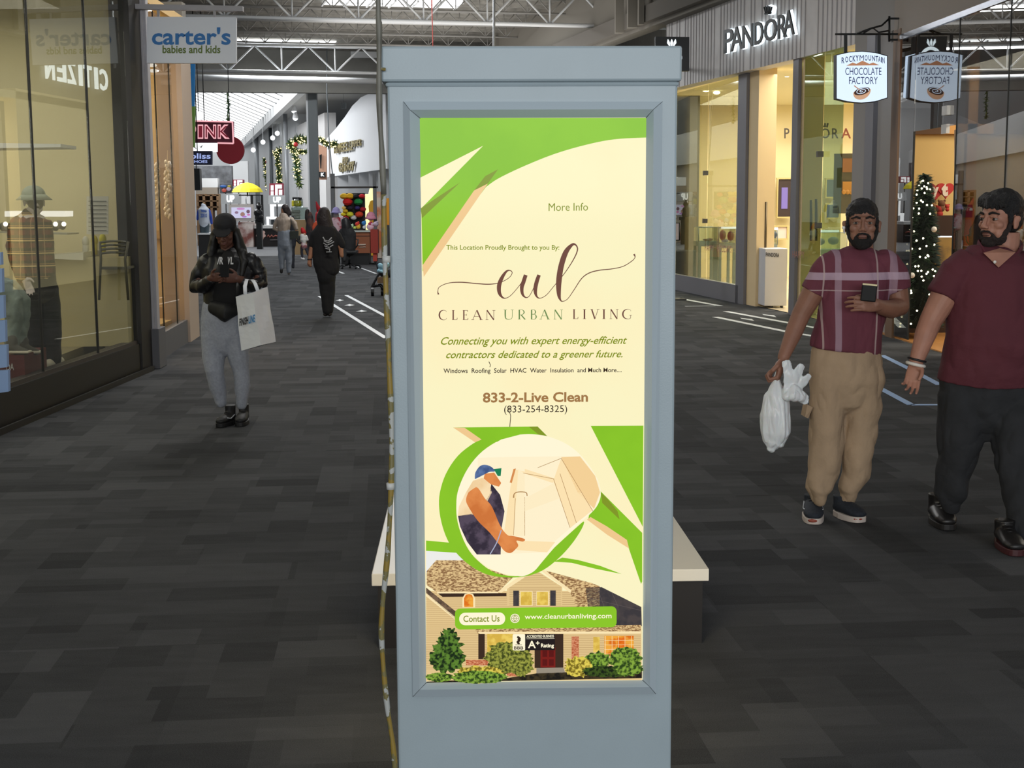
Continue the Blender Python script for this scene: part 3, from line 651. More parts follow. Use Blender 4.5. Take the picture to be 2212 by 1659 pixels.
# crescent: from top over the left side round the bottom to the lower right
cres = cat([(640,190),(560,225),(430,330),(330,480),(278,640),(272,780),(300,930),(355,1068),(440,1180),(560,1280),(700,1345),(870,1365),(1020,1352),(1160,1300),(1290,1200),(1400,1080),(1480,960),(1505,890),(1450,930),(1200,1160),(1060,1310),(960,1352),(760,1330),(600,1220),(500,1090),(430,900),(418,740),(440,600),(520,430),(640,290),(800,190),(960,150)], 4)
pp(c3(cres), green); up_()
disc = cat([(960,148),(1060,145),(1190,162),(1330,215),(1440,290),(1540,400),(1620,530),(1645,620),(1640,700),(1590,790),(1450,920),(1280,1080),(1150,1230),(1080,1310),(1000,1350),(940,1352),(820,1330),(700,1285),(590,1200),(500,1080),(440,920),(418,740),(440,600),(520,430),(640,290),(800,190)], 4)
pp(c3(disc), cream2); up_()
room = em('pale room', (252, 226, 176)); roomd = em('warm beige', (244, 208, 150)); sash = em('pale sash', (253, 236, 196)); line = em('thin brown line', (170, 128, 80))
pp(c3([(600, 345), (900, 338), (1475, 332), (1560, 440), (1630, 560), (1645, 640), (1600, 770), (1500, 850), (1380, 950), (1240, 1070), (1180, 1150), (930, 1160), (600, 1165), (600, 900)]), em('inner room', (254, 240, 204))); up_()
pp(c3([(1310, 340), (1470, 334), (1600, 500), (1640, 640), (1590, 780), (1450, 640)]), roomd)
pp(c3([(1000, 440), (1250, 520), (1310, 350), (1580, 790), (1390, 940), (1240, 540), (1000, 480)]), room)
pp(c3([(900, 440), (1250, 525), (1240, 560), (1000, 480), (1000, 1000), (820, 1010)]), room); up_()
pp(c3([(1000, 690), (1250, 560), (1300, 690), (1000, 800)]), sash); pp(c3([(945, 440), (1000, 480), (1000, 1010), (905, 1010)]), sash)
for l in ([(1245,525),(1385,940)],[(985,475),(1250,525)],[(1000,680),(1000,1010)],[(920,690),(905,1005)],[(1310,350),(1580,800)],[(1110,430),(1310,350)],[(1300,480),(1440,900)]): rib([(880+.25316*x, 900+.25316*y, 1.0) for x, y in l], line, sm=False)
pp(c3([(930, 1050), (1260, 1062), (1190, 1150), (930, 1130)]), room)
pp(c3([(872, 555), (905, 440), (925, 436), (890, 560)]), em('far fingers', (214, 140, 80)))
# workman in overalls
navy = em('dark overalls', (50, 42, 56), (84, 72, 88), 40); shirt = em('cream shirt', (250, 224, 180), (240, 206, 156), 12); skin_ = em('printed skin', (206, 116, 56), (226, 140, 76), 16)
up_(); pp(c3([(560, 540), (640, 515), (700, 560), (720, 640), (680, 720), (560, 830), (430, 840), (440, 760), (500, 640)]), shirt)
pp(c3([(432, 840), (560, 820), (700, 860), (800, 960), (795, 1168), (592, 1168), (510, 1060), (450, 930)]), navy); pp(c3([(715, 565), (790, 660), (828, 800), (800, 960), (720, 900), (660, 720), (700, 660)]), navy); up_()
pp(c3([(660, 480), (740, 470), (800, 560), (780, 590), (740, 580), (710, 570), (650, 520)]), skin_)
pp(c3(cat([(520,640),(500,700),(520,760),(600,880),(700,980),(780,1080),(830,1140),(880,1155),(925,1120),(945,1090),(930,1050),(985,1058),(998,1035),(900,1010),(850,1000),(790,920),(720,760),(660,690),(600,600),(560,610),(520,640)], 4)), skin_)
up_(); pp(c3(cat([(575,525),(580,470),(620,415),(670,405),(720,425),(745,460),(700,465),(650,490),(590,520),(575,525)], 4)), em('blue cap', (62, 84, 130), (96, 122, 168), 30)); pp(c3([(735, 440), (802, 433), (795, 500), (770, 500)]), em('green cap peak', (28, 128, 84)))
pp(c3([(520, 640), (600, 560), (690, 600), (640, 700), (600, 680)]), shirt) if False else None
rib([(880+.25316*x, 900+.25316*y, 2.2) for x, y in ((705,1165),(760,1070),(800,960))], em('light strap', (170, 176, 200)), 3)
rib([(880+.25316*x, 900+.25316*y, w) for x, y, w in ((905,685,3),(912,650,2),(950,635,2),(1010,640,2),(1020,670,2))], line, 4)
# green contact bar
up_()
def rrect(x0, y0, x1, y1, r, mt, rise=0, n=7):
    pts = []
    for cx, cy, a0 in ((x1-r, y0+r, -90), (x1-r, y1-r, 0), (x0+r, y1-r, 90), (x0+r, y0+r, 180)):
        for k in range(n+1):
            a = math.radians(a0+90*k/n); pts.append((cx+r*math.cos(a), cy+r*math.sin(a)-(cx-x0)/(x1-x0)*rise))
    pp(pts, mt)
rrect(983, 1312, 1331, 1357, 11, green, 5); up_()
rrect(992, 1321, 1091, 1348, 13, cream2, 1); up_()
ptx('Contact Us', 1001, 1327, 1079, 1341, txg, 1, bold=.012); ptx('www.cleanurbanliving.com', 1133, 1324, 1320, 1338, cream2, 2, bold=.012)
rrect(1102, 1323, 1122, 1343, 10, cream2); up_(); ptx('@', 1105, 1326, 1119, 1340, txg) if False else None
for rr2 in (7.5,): rib([(1112+rr2*math.cos(a), 1333+rr2*math.sin(a), 1.1) for a in [math.radians(30*i) for i in range(13)]], txg, 2)
rib([(1104.5, 1333, 1), (1119.5, 1333, 1)], txg, sm=False); rib([(1112, 1325.5, 1), (1112, 1340.5, 1)], txg, sm=False); rib([(1112, 1326, 1), (1108, 1333, 1), (1112, 1340, 1)], txg, 3); rib([(1112, 1326, 1), (1116, 1333, 1), (1112, 1340, 1)], txg, 3)
# accreditation badge
rrect(1107, 1367, 1134, 1402, 3, cream2); pp(c4([(1002, 738), (1256, 738), (1256, 875), (1002, 875)]), em('badge black', (30, 22, 22))); up_()
ptx('ACCREDITED BUSINESS', 1137, 1369, 1196, 1375, cream2, 1, bold=.02); rib([(1137, 1377, .8), (1197, 1376, .8)], cream2, sm=False)
ptx('A', 1140, 1381, 1157, 1397, cream2, bold=.02); ptx('+', 1157, 1382, 1165, 1390, cream2, bold=.03); ptx('Rating', 1168, 1387, 1196, 1398, cream2, bold=.03)
ptx('BBB', 1110, 1393, 1130, 1400, txd, bold=.02); rib([(1117,1372,4),(1122,1377,6),(1118,1380,4)], txd, 3); rib([(1124,1379,3),(1118,1384,6),(1122,1388,3)], txd, 3); rib([(1113,1390,1.2),(1127,1390,1.2)], txd, sm=False)
P.build('poster', kiosk)
# rear light box of the same kiosk, it lights the bench
f = MB(); f.box((x0+.07, KY+.28, .42), (x1-.07, KY+.284, 1.9), mat('rear lit poster', (255, 236, 190), .4, em=6)); f.build('rear_poster', kiosk)

# ------------------------------------------------------------------ bench behind the kiosk
bn = empty('bench', (.29, 6.0, 0), 'low white-topped bench on a black box base, running away behind the kiosk', 'bench')
f = MB(); f.box((-.357, 5.165, .252), (.936, 6.95, .30), mat('white bench top', (232, 226, 214), .35)); f.build('bench_top', bn, bevel=.003)
f = MB(); f.box((-.335, 5.185, .0), (.915, 6.93, .252), mat('black bench base', (34, 30, 28), .4)); f.build('bench_base', bn)
# ------------------------------------------------------------------ peeling cable drop beside the kiosk
cabm = bpy.data.materials.new('peeling painted cable'); cabm.use_nodes = True; nt = cabm.node_tree; b = nt.nodes['Principled BSDF']
tc = nt.nodes.new('ShaderNodeTexCoord'); n1 = nt.nodes.new('ShaderNodeTexNoise'); n1.inputs['Scale'].default_value = 16; n1.inputs['Detail'].default_value = 6; nt.links.new(tc.outputs['Object'], n1.inputs[0])
rp = nt.nodes.new('ShaderNodeValToRGB'); nt.links.new(n1.outputs[0], rp.inputs[0]); rp.color_ramp.interpolation = 'CONSTANT'
rp.color_ramp.elements[0].color = lin((146, 122, 52))+(1,); rp.color_ramp.elements[1].color = lin((178, 180, 176))+(1,); rp.color_ramp.elements[1].position = .54
e = rp.color_ramp.elements.new(.47); e.color = lin((120, 112, 70))+(1,)
nt.links.new(rp.outputs[0], b.inputs['Base Color']); b.inputs['Roughness'].default_value = .5
cp = [(820, -330), (817, 0), (819, 60), (819, 150), (820, 240), (825, 330), (829, 420), (830, 500), (832, 580), (837, 700), (841, 800), (845, 900), (846, 1000), (843, 1100), (837, 1200), (827, 1300), (824, 1370), (829, 1450), (837, 1530), (849, 1610), (854, 1680), (852, 1800), (851, 1960)]
f = MB(); pts = [at(x, y, KY-.03+(.0 if y < 1900 else 0)) for x, y in cat(cp, 4)]; pts[-1].z = .01
top = pts[0].copy(); top.z = 6.3
w = MB(); R8 = [.0069+.0009*math.sin(i*.9) for i in range(len(pts)+1)]; w.tube(([top]+pts)[:26], R8[:26], mat('grey brown cable skin', (112, 110, 100), .5, noise_amt=.3, nscale=14), 8); w.tube(([top]+pts)[25:], R8[25:], cabm, 8)
w.tube([at(820, 148, KY-.03)+V((-.006, 0, 0)), at(833, 150, KY-.03)], .004, cabm, 6)
for yy in (1050, 560): q = at(840, yy, KY-.03) if yy > 800 else at(831, yy, KY-.03); w.tube([q+V((.004, 0, -.008)), q+V((.004, 0, .008))], .0105, mat('pale clip', (200, 200, 196), .5), 8)
tag(w.build('hanging_cable'), 'peeling white and yellow cable hanging from the roof down the left side of the kiosk', 'cable')
# ------------------------------------------------------------------ floor tape
tape = mat('white floor tape', (225, 228, 230), .5); tapeb = mat('pale blue floor tape', (150, 180, 222), .5)
def strip(pts, w, mt, label, arrow=False, grp=None, poly=False):
    q = [flo(*p) for p in pts]; mb = MB()
    if poly: mb.slab([p+V((0, 0, .002)) for p in q], (0, 0, .002), mt)
    else:
        for a, b in zip(q, q[1:]):
            d = (b-a).normalized(); n = V((-d.y, d.x, 0))*w/2; mb.slab([a-n+V((0,0,.002)), b-n+V((0,0,.002)), b+n+V((0,0,.002)), a+n+V((0,0,.002))], (0, 0, .002), mt)
    tag(mb.build('floor_tape'), label, 'floor tape', grp)
strip([(690, 640), (834, 731)], .07, tape, 'long white floor tape line reaching the kiosk, left of the pair')
strip([(748, 638), (838, 686)], .07, tape, 'shorter white floor tape line by the kiosk, right of the pair')
strip([(727, 585), (742, 591)], .07, tape, 'short white tape line beside the woman in black')
strip([(771, 576), (812, 591)], .06, tape, 'thin pale tape line just behind the pushchair')
for k, (x, y, w) in enumerate(((734, 648.5, 9), (755, 659, 11), (781, 672, 12))):
    strip([(x-w, y+1.2), (x-w*.3, y-.6), (x, y-2), (x+w*.35, y-.6), (x+w, y+.3), (x+w*.3, y+1.6), (x, y+2.6), (x-w*.3, y+1.4)], 0, tape, 'small white arrow mark between the two tape lines, ' + ('farthest', 'middle one', 'nearest')[k], poly=True)
strip([(1462, 644), (1556, 661)], .1, tape, 'white floor tape along the jewellery shop window', )
strip([(1480, 662), (1545, 661)], .06, tape, 'thin white tape joining the line before the jewellery window')
strip([(1568, 673), (1770, 710)], .1, tape, 'upper white tape line in front of the rolling cabinet')
strip([(1545, 685), (1700, 717), (1760, 727)], .1, tape, 'lower white tape line in front of the rolling cabinet')
for k, (x, y) in enumerate(((1662, 682), (1614, 690))):
    strip([(x-15, y-3), (x-12, y-1), (x+15, y+3.5), (x+10, y-.5), (x-2, y-1.5)], 0, tape, 'small white arrow mark between the lines, '+('right one', 'left one')[k], poly=True)
strip([(1752, 757), (1880, 757)], .03, tape, 'thin pale tape line behind the man in beige trousers')
strip([(1905, 768), (1960, 795), (2030, 832)], .07, tapeb, 'upper pale blue tape line between the two men')
strip([(1880, 828), (1968, 875), (2035, 875)], .07, tapeb, 'lower pale blue tape line with a bend between the two men')
strip([(1918, 712), (1958, 731)], .08, tape, 'white tape line close to the brown door jamb')
# ------------------------------------------------------------------ carter-type projecting sign
signw = mat('white sign panel', (226, 231, 240), .5)
SY = 14.35
def flat_sign(name, label, cat_, Y, x0, y0, x1, y1, th, m, rise=0):
    root = empty(name, at((x0+x1)/2, y1, Y), label, cat_)
    f = MB(); f.slab([at(x0, y0, Y), at(x0, y1, Y), at(x1, y1-rise, Y), at(x1, y0-rise, Y)], (0, th, 0), m); f.build('panel', root)
    return root
def tx(mb, st, x0, y0, x1, y1, Y, mt, rise=0, back=False, **k):
    O = at(x0, y1, Y); mb.text(st, O, at(x1, y1-rise, Y)-O, at(x0, y0, Y)-O, mt, **k)
def txb_(mb, st, x0, y0, x1, y1, Y, mt, **k):
    O = at(x1, y1, Y); mb.text(st, O, at(x0, y1, Y)-O, at(x1, y0, Y)-O, mt, **k)
sg = flat_sign('projecting_sign', 'white projecting shop sign with blue and green lowercase lettering, by the pale column', 'sign', SY, 317, 36, 510, 136, .06, signw, -1)
f = MB(); tb = mat('sign blue', (40, 116, 186), .5); tg = mat('sign green', (96, 118, 40), .5)
tx(f, "carter's", 328, 59, 498, 97, SY-.004, tb, bold=.022); tx(f, 'babies and kids', 351, 98, 476, 115, SY-.004, tg, bold=.02)
txb_(f, "carter's", 328, 59, 498, 97, SY+.064, tb, bold=.03); txb_(f, 'babies and kids', 351, 98, 476, 115, SY+.064, tg, bold=.02); f.build('lettering', sg)
f = MB(); a, b = at(285, 8, SY), at(524, 13, SY); f.slab([a, b, b-V((0,0,.05)), a-V((0,0,.05))], (0, .08, 0), COLG)
for px in (340, 462): a = at(px, 15, SY); f.box((a.x-.012, SY+.02, at(px, 38, SY).z), (a.x+.012, SY+.045, a.z), COLG)
f.build('bracket', sg)
# banner edge at the end of the golden shop
f = MB(); f.slab([at(412, 138, 18.3), at(412, 318, 18.3), at(419, 318, 18.3), at(421, 138, 18.3)], (0, .04, 0), mat('blue banner', (30, 112, 176), .6)); f.slab([at(412, 230, 18.28), at(412, 318, 18.28), at(419.2, 318, 18.28), at(420.2, 230, 18.28)], (0, .08, 0), mat('green banner', (90, 130, 50), .6))
tag(f.build('hanging_banner'), 'narrow blue and green banner edge at the far corner of the golden shop', 'banner')
# ------------------------------------------------------------------ jewellery shop lettering
blk = mat('black sign face', (18, 20, 22), .4); halo = mat('white halo light', (225, 240, 248), .5, em=1.9)
def line_text(mb, st, A, B, x0, y0, x1, y1, off, mt, ext=0, bold=0, x0b=None):
    """text on the vertical plane A-B: corners given in the picture"""
    nn = V((A[1]-B[1], B[0]-A[0], 0)).normalized()
    if nn.y > 0 and abs(nn.y) > .9: nn = -nn
    O = atline(x0, y0[1], A, B); Rr = atline(x1, y1[1], A, B); T = atline(x0, y0[0], A, B)
    off = nn*off
    mb.text(st, O+off, Rr-O, T-O, mt, ext=ext, bold=bold)
root = empty('shop_letters', atline(1650, 110, FA, FB), 'black capital letters with a white glow on the pale slatted fascia', 'sign lettering')
def lz(x, y): return atline(x, y, FA, FB)
nF = V((FB[1]-FA[1], FA[0]-FB[0], 0)).normalized(); 
if nF.x > 0: nF = -nF
for k, (ch, a, b, t0, b0, t1) in enumerate((('P',1576,1597,66,116,60),('A',1591,1618,62,112,56),('N',1617,1640,57,105,51),('D',1643,1662,50,98,45),('O',1664,1692,45,92,34),('R',1694,1714,34,85,29),('A',1706,1730,26,80,18))):
    f = MB(); O = lz(a, b0); wv = lz(b, b0-(b-a)*.26)-O; hv = lz(a, t0)-O; f.text(ch, O+nF*.09, wv, hv, blk, ext=.02, bold=.01)
    g = MB(); g.text(ch, O+nF*.05-wv*.03-hv*.02, wv*1.06, hv*1.04, halo, ext=.012, bold=.035); p = f.build('letter', root); g.build('halo', p)
f = MB()
for dx in (-7, -3.5, 0, 3.5, 7):
    a, b = lz(1671+dx*.7, 28), lz(1671+dx*1.15, 14+abs(dx)*.4); f.tube([a+nF*.09, b+nF*.09], .014, blk, 6, rnd=True); f.tube([a+nF*.04, b+nF*.04], .030, halo, 6, rnd=True)
f.tube([lz(1665, 30)+nF*.09, lz(1677, 28)+nF*.09], .018, blk, 6); p = f.build('crown', root)
# dark blade sign with lit ring and crown
BY = 22.0
root = empty('blade_sign', at(1450, 150, BY), 'small black blade sign with a lit crown and ring, partly behind the kiosk top', 'sign')
f = MB(); f.slab([at(1416, 79, BY), at(1416, 154, BY), at(1489, 153, BY), at(1489, 80, BY)], (0, .12, 0), blk); f.build('panel', root)
a = at(1462, 100, BY+.1); f = MB(); f.tube([a, V((3.95, 25.7, a.z))], .03, blk, 6); f.build('bracket', root)
f = MB()
for Yk in (BY-.01, BY+.13):
    f.tube([at(1451+19*math.cos(a), 124+19*math.sin(a), Yk) for a in [math.radians(15*i) for i in range(25)]], .026, halo, 6, cap=False)
    for dx in (-8, 0, 8): f.tube([at(1451+dx*.5, 99, Yk), at(1451+dx*.9, 92, Yk), at(1451+dx, 86, Yk)], [.010, .022, .008], halo, 6, rnd=True)
f.build('lit_emblem', root)
# ------------------------------------------------------------------ sweet shop hanging sign
CY = 17.05
out = [(1806,118),(1806,214),(1830,220),(1861,223),(1892,220),(1918,212),(1918,120),(1892,113),(1862,110),(1832,112)]
root = empty('hanging_sign', at(1862, 223, CY), 'glowing white shield-shaped hanging sign with navy lettering and a bowl of chocolate', 'sign')
f = MB(); f.slab([at(x, y, CY) for x, y in out], (0, .12, 0), blk); f.build('case', root, bevel=.004)
face = mat('glowing sign face', (214, 232, 252), .3, em=1.15)
ci = [(1862+(x-1862)*.965, 167+(y-167)*.97) for x, y in out]
f = MB(); f.slab([at(x, y, CY-.012) for x, y in ci], (0, .011, 0), face); f.build('lit_face', root)
f = MB(); f.slab([at(x, y, CY+.121) for x, y in ci], (0, .011, 0), mat('brighter rear sign face', (206, 226, 250), .3, em=2.2)); f.build('lit_face', root)
def glyphs(mb, Y, flip):
    nav = mat('navy lettering', (22, 44, 110), .5, em=.6); tn = mat('tan mountain', (200, 140, 104), .5, em=.8); ck = mat('chocolate brown', (70, 34, 22), .5, em=.6); bw = mat('peach bowl', (226, 178, 142), .5, em=.8)
    T = txb_ if flip else tx
    F = (lambda x: x)
    w = [('R',1818,124,1824,137),('O',1826,122,1832,135),('C',1834,121,1840,134),('K',1842,120,1848,133),('Y',1848,119,1855,132)]
    M_ = [('M',1857,119,1866,131),('O',1868,119,1874,131),('U',1876,119,1882,131),('N',1884,120,1890,132),('T',1891,121,1897,133),('A',1897,122,1902,134),('I',1903,123,1905,135),('N',1906,124,1911,137)]
    for c, a, b, x, y in w+M_: T(mb, c, a, b, x, y, Y, nav, bold=(0 if c == 'M' else .015))
    T(mb, 'CHOCOLATE', 1826, 146, 1904, 162, Y, nav); T(mb, 'FACTORY', 1834, 166, 1896, 182, Y, nav)
    s = -1 if not flip else 1; Y2 = Y
    mb.poly([at(x, y, Y2) for x, y in ((1828,142),(1842,135),(1850,138),(1863,131),(1878,138),(1886,135),(1900,141))], tn)
    mb.poly([at(1862+19*math.cos(a), 198+(17 if math.sin(a) > 0 else 7)*math.sin(a)+math.cos(a)*-4, Y2) for a in [math.radians(12*i) for i in range(30)]], bw)
    Y3 = Y2+s*.003
    mb.poly([at(1862+17*math.cos(a), 197+8*math.sin(a)+math.cos(a)*-4, Y3) for a in [math.radians(12*i) for i in range(30)]], ck)
    Y4 = Y2+s*.006; q = []
    for i in range(40):
        a = i*.33; r = 1+i*.36; q.append(at(1862+r*math.cos(a), 197+r*.5*math.sin(a)-r*.2*math.cos(a), Y4))
    mb.tube(q, .004, face, 4); mb.tube([at(1845, 185, Y4), at(1858, 195, Y4)], .006, tn, 5)
f = MB(); glyphs(f, CY-.015, False); f.build('lettering', root)
f = MB(); glyphs(f, CY+.135, True); f.build('lettering', root)
f = MB()
for px in (1827, 1899): f.slab([at(px-3.5, 74, CY+.05), at(px-3.5, 118, CY+.05), at(px+3.5, 118, CY+.05), at(px+3.5, 74, CY+.05)], (0, .02, 0), blk)
f.tube([at(1804, 74, CY+.06), at(1924, 74, CY+.06)], .012, blk, 6); f.tube([at(1850, 73, CY+.06), at(1880, 62, CY+.06), at(1905, 55, CY+.06), at(1921, 40, CY+.06)], .012, blk, 6)
f.tube([at(1865, 72, CY+.06), at(1885, 60, CY+.06), at(1898, 70, CY+.06), at(1921, 66, CY+.06)], .01, blk, 6)
a = at(1921, 35, CY+.06); f.tube([a, at(1921, 90, CY+.06)], .014, blk, 6)
for yy in (40, 74, 86): p = at(1921, yy, CY+.06); f.tube([p, V((5.5, p.y, p.z))], .012, blk, 6)
f.build('iron_bracket', root)
# shop sign seen only as a mirror image in the left window
root = empty('lit_wall_letters', (4.55, 32, 4.5), 'glowing white capital letters on the wall behind the kiosk, mirrored in the left shop window', 'sign lettering')
hl = mat('bright letter light', (235, 246, 250), .5, em=2.4)
for ch, a in zip('CITIZEN', (0, 1, 1.6, 2.5, 3.1, 4, 5)):
    y = 33.8-a*.62; w = .18 if ch == 'I' else .46; f = MB(); f.text(ch, (4.52, y, 4.42), (0, -w, 0), (0, 0, .5), hl, ext=.03, bold=.02); f.build('letter', root)
# red and yellow shop things seen in the sweet shop glass come from the far wing itself
# ------------------------------------------------------------------ people
def rotz(a): return Matrix.Rotation(a, 4, 'Z')
def headM(pos, yaw_deg, tilt_deg=0, roll_deg=0, s=1.0):
    """local y = face direction; yaw 0 faces the camera side (-Y); positive yaw turns towards picture left"""
    M = Matrix.Translation(pos) @ rotz(math.pi-math.radians(yaw_deg)) @ Matrix.Rotation(math.radians(tilt_deg), 4, 'X') @ Matrix.Rotation(math.radians(roll_deg), 4, 'Y')
    return M @ Matrix.Scale(s, 4)
def head_prims(f, M, mt, female=False, ears=True):
    E = lambda c, r: f.ell(c, r, mt, M)
    C = lambda pts, rs: f.tube([M @ V(p) for p in pts], [r*M.median_scale for r in rs], mt, 10, rnd=True)
    E((0, -.012, .032), (.075, .094, .086)); E((0, .03, -.028), (.061, .058, .084)); E((0, .036, -.074), (.048, .046, .036)); E((0, .068, -.098), (.022, .019, .016))
    for s in (-1, 1):
        E((s*.041, .058, -.024), (.022, .022, .02)); E((s*.036, .045, -.06), (.022, .03, .03))
        if ears: E((s*.082, -.006, -.012), (.010, .017, .031)); E((s*.088, -.014, .003), (.007, .014, .015)); E((s*.084, .002, -.034), (.007, .009, .010))
        C([(s*.018, .085, .011), (s*.034, .084, .012), (s*.05, .072, .007)], [.0038, .0048, .0036])      # lid
        C([(s*.02, .083, -.0075), (s*.034, .082, -.009), (s*.047, .072, -.006)], [.0034, .004, .0034])
        E((s*.013, .101, -.034), (.0085, .010, .0075))
    C([(-.042, .072, .026), (0, .084, .024), (.042, .072, .026)], [.009, .009, .009])
    C([(0, .088, .016), (0, .1, -.012), (0, .108, -.028)], [.0075, .009, .0115])
    E((0, .088, -.058), (.024, .010, .0058)); E((0, .087, -.067), (.021, .011, .0062)); E((0, .079, -.05), (.028, .014, .018)); E((0, .075, -.08), (.026, .014, .02))
def face_parts(root, M, dark=(28, 20, 18), browm=None):
    ew = mat('eye white', (150, 140, 132), .35); ir = mat('dark iris', (34, 22, 16), .2)
    for s in (-1, 1):
        f = MB(); f.ell((s*.033, .0735, .002), (.0128, .0108, .0066), ew, M, 14, 10); e = f.build('eye', root)
        f = MB(); f.ell((s*.033, .0822, .0015), (.0066, .0028, .0058), ir, M, 12, 8); f.build('iris', e)
    f = MB(); bm_ = browm or mat('brow hair', dark, .9)
    for s in (-1, 1): f.tube([M @ V(p) for p in ((s*.014, .092, .025), (s*.032, .0905, .031), (s*.055, .073, .024))], [(.0052*M.median_scale, .003), (.0058*M.median_scale, .003), (.0028*M.median_scale, .002)], bm_, 8, side=(0, 0, 1), rnd=True)
    f.build('eyebrows', root)
    f = MB(); lp = mat('lip colour', (104, 66, 60), .5); f.ell((0, .0905, -.0585), (.0225, .0085, .0044), lp, M); f.ell((0, .0895, -.0672), (.019, .0095, .005), lp, M); f.build('lips', root)
def hand_prims(f, M, mt, curl=((20, 35, 25),)*4, thumb=((.045, .02, -.01), (.062, .045, -.018), (.07, .07, -.024)), s=1.0, mirror=1, fl=(.040, .044, .041, .033), spread=3):
    """M: x across the palm (thumb at +x), y along the fingers, fingers curl towards -z"""
    T = lambda p: M @ V((p[0]*mirror*s, p[1]*s, p[2]*s))
    f.tube([T((0, -.015, 0)), T((0, .02, 0)), T((0, .055, .001)), T((0, .085, 0))], [(.027*s, .019*s), (.036*s, .018*s), (.041*s, .0155*s), (.040*s, .0125*s)], mt, 16, side=(T((1, 0, 0))-T((0, 0, 0))), rnd=True)
    f.ell(T((.024, .022, -.008)), (.018*s, .018*s, .014*s), mt)
    for i in range(4):
        bx = (.031, .0105, -.0105, -.030)[i]; by = (.084, .09, .087, .078)[i]; c = curl[i] if len(curl) > 1 else curl[0]
        p = V((bx, by, 0)); a = 0; L = fl[i]; pts = [V((bx*.92, by-.03, 0)), p]; sp = math.radians((1.5-i)*spread)
        for k, seg in enumerate((L, L*.66, L*.52)):
            a += math.radians(c[k]); d = V((math.sin(sp), math.cos(a), -math.sin(a))); p = p+d*seg; pts.append(p.copy())
        f.tube([T(q) for q in pts], [.0092*s, .0096*s, .0086*s, .0078*s, .0068*s], mt, 10, rnd=True)
    th = [(.022, .012, -.004)]+list(thumb)
    f.tube([T(q) for q in th], [.0145*s, .0118*s, .0105*s, .0088*s][:len(th)], mt, 10, rnd=True)
def basisM(o, y, x):
    y = V(y).normalized(); x = (V(x)-y*V(x).dot(y)).normalized(); z = x.cross(y)
    M = Matrix((x, y, z)).transposed().to_4x4(); M.translation = V(o); return M
def shoe(root, heel, toe, w, um, sm, h=.085, sole=.028, ah=.12, extra=None, swoosh=None, vox=.005):
    heel, toe = V(heel), V(toe); d = (toe-heel); L = d.length; d.normalize(); n = V((-d.y, d.x, 0)); up = V((0, 0, 1))
    f = MB()
    Pp = lambda t, z: heel+d*L*t+up*z
    f.tube([Pp(.14, sole+.03), Pp(.35, sole+.036), Pp(.6, sole+.028), Pp(.8, sole+.022), Pp(.93, sole+.017)], [(w*.40, .035), (w*.43, .042), (w*.47, .034), (w*.47, .028), (w*.36, .02)], um, 16, side=n, rnd=True)
    f.tube([Pp(.2, sole+.03), Pp(.2, sole+.06), Pp(.2, ah)], [(w*.40, .04), (w*.40, .045), (w*.42, .048)], um, 14, side=n)
    f.tube([Pp(.3, sole+.07), Pp(.5, sole+.045), Pp(.68, sole+.03)], [(w*.26, .018), (w*.27, .018), (w*.25, .014)], um, 10, side=n, rnd=True)
    s_ = f.blob('shoe', root, vox, 3)
    g = MB(); out = []
    for i in range(28):
        a = 2*math.pi*i/28; t = .5+.5*math.cos(a); ww = w*(.5 if t > .35 else .43)*abs(math.sin(a))**.6*(1 if math.sin(a) > 0 else -1)
        out.append(heel+d*(L*(t*1.02-.01))+n*ww)
    g.slab([p+V((0, 0, .001)) for p in out], (0, 0, sole+.004), sm); so = g.build('sole', s_, bevel=.004)
    lc = MB()
    for t in (.36, .45, .54, .62): lc.tube([Pp(t, sole+.078-(t-.36)*.11)+n*w*.2, Pp(t+.02, sole+.086-(t-.36)*.11), Pp(t, sole+.078-(t-.36)*.11)-n*w*.2], .003, extra or um, 5)
    lc.build('laces', s_)
    if swoosh:
        q = MB(); 
        for sd in (-1, 1): q.tube([Pp(.2, sole+.05)+n*sd*w*.38, Pp(.5, sole+.03)+n*sd*w*.44, Pp(.72, sole+.04)+n*sd*w*.42], [(.003, .006), (.003, .006), (.003, .002)], swoosh, 6)
        q.build('side_mark', s_)
    return s_
def px_loft(f, P, rows, scale, mt, n=24, side=(1, 0, 0), rnd=True):
    """rows of (cx, y, half width in px, half depth in m[, dy])"""
    pts = [P(r[0], r[1], r[4] if len(r) > 4 else 0) for r in rows]; R = [(r[2]/scale, r[3]) for r in rows]
    f.tube(pts, R, mt, n, side=side, rnd=rnd)

# ================= man with the phone and the plastic bag =================
Y1 = 7.25; s1 = FPX/Y1
P1 = lambda x, y, dy=0: at(x, y, Y1+dy)
sk1 = mat('brown skin', (140, 98, 80), .55, noise_amt=.10, nscale=14, bump=.08, bscale=160)
man = empty('person', flo(1812, 1130), 'bearded man in a maroon T-shirt with pale bands and beige trousers, looking at the camera', 'person')
HM = headM(P1(1862, 484, -.02), 13, 3, 0, 1.06)
f = MB(); head_prims(f, HM, sk1)
f.tube([P1(1860, 505, .02), P1(1860, 545, .03)], [.06, .065], sk1, 16)
px_loft(f, P1, [(1858, 562, 40, .06, .02), (1855, 600, 62, .09), (1840, 700, 60, .10), (1828, 780, 64, .10)], s1, sk1)
f.tube([P1(1792, 580), P1(1760, 625, .01), P1(1729, 682, .02), P1(1716, 715, 0), P1(1692, 772, -.05)], [.066, .062, .050, .047, .031], sk1, 16, rnd=True)
f.tube([P1(1924, 582), P1(1938, 630, -.0), P1(1944, 662, -.02)], [.064, .058, .050], sk1, 16, rnd=True)
f.tube([P1(1944, 662, -.02), P1(1925, 668, -.10), P1(1904, 664, -.18), P1(1891, 657, -.23)], [.050, .049, .038, .030], sk1, 16, rnd=True)
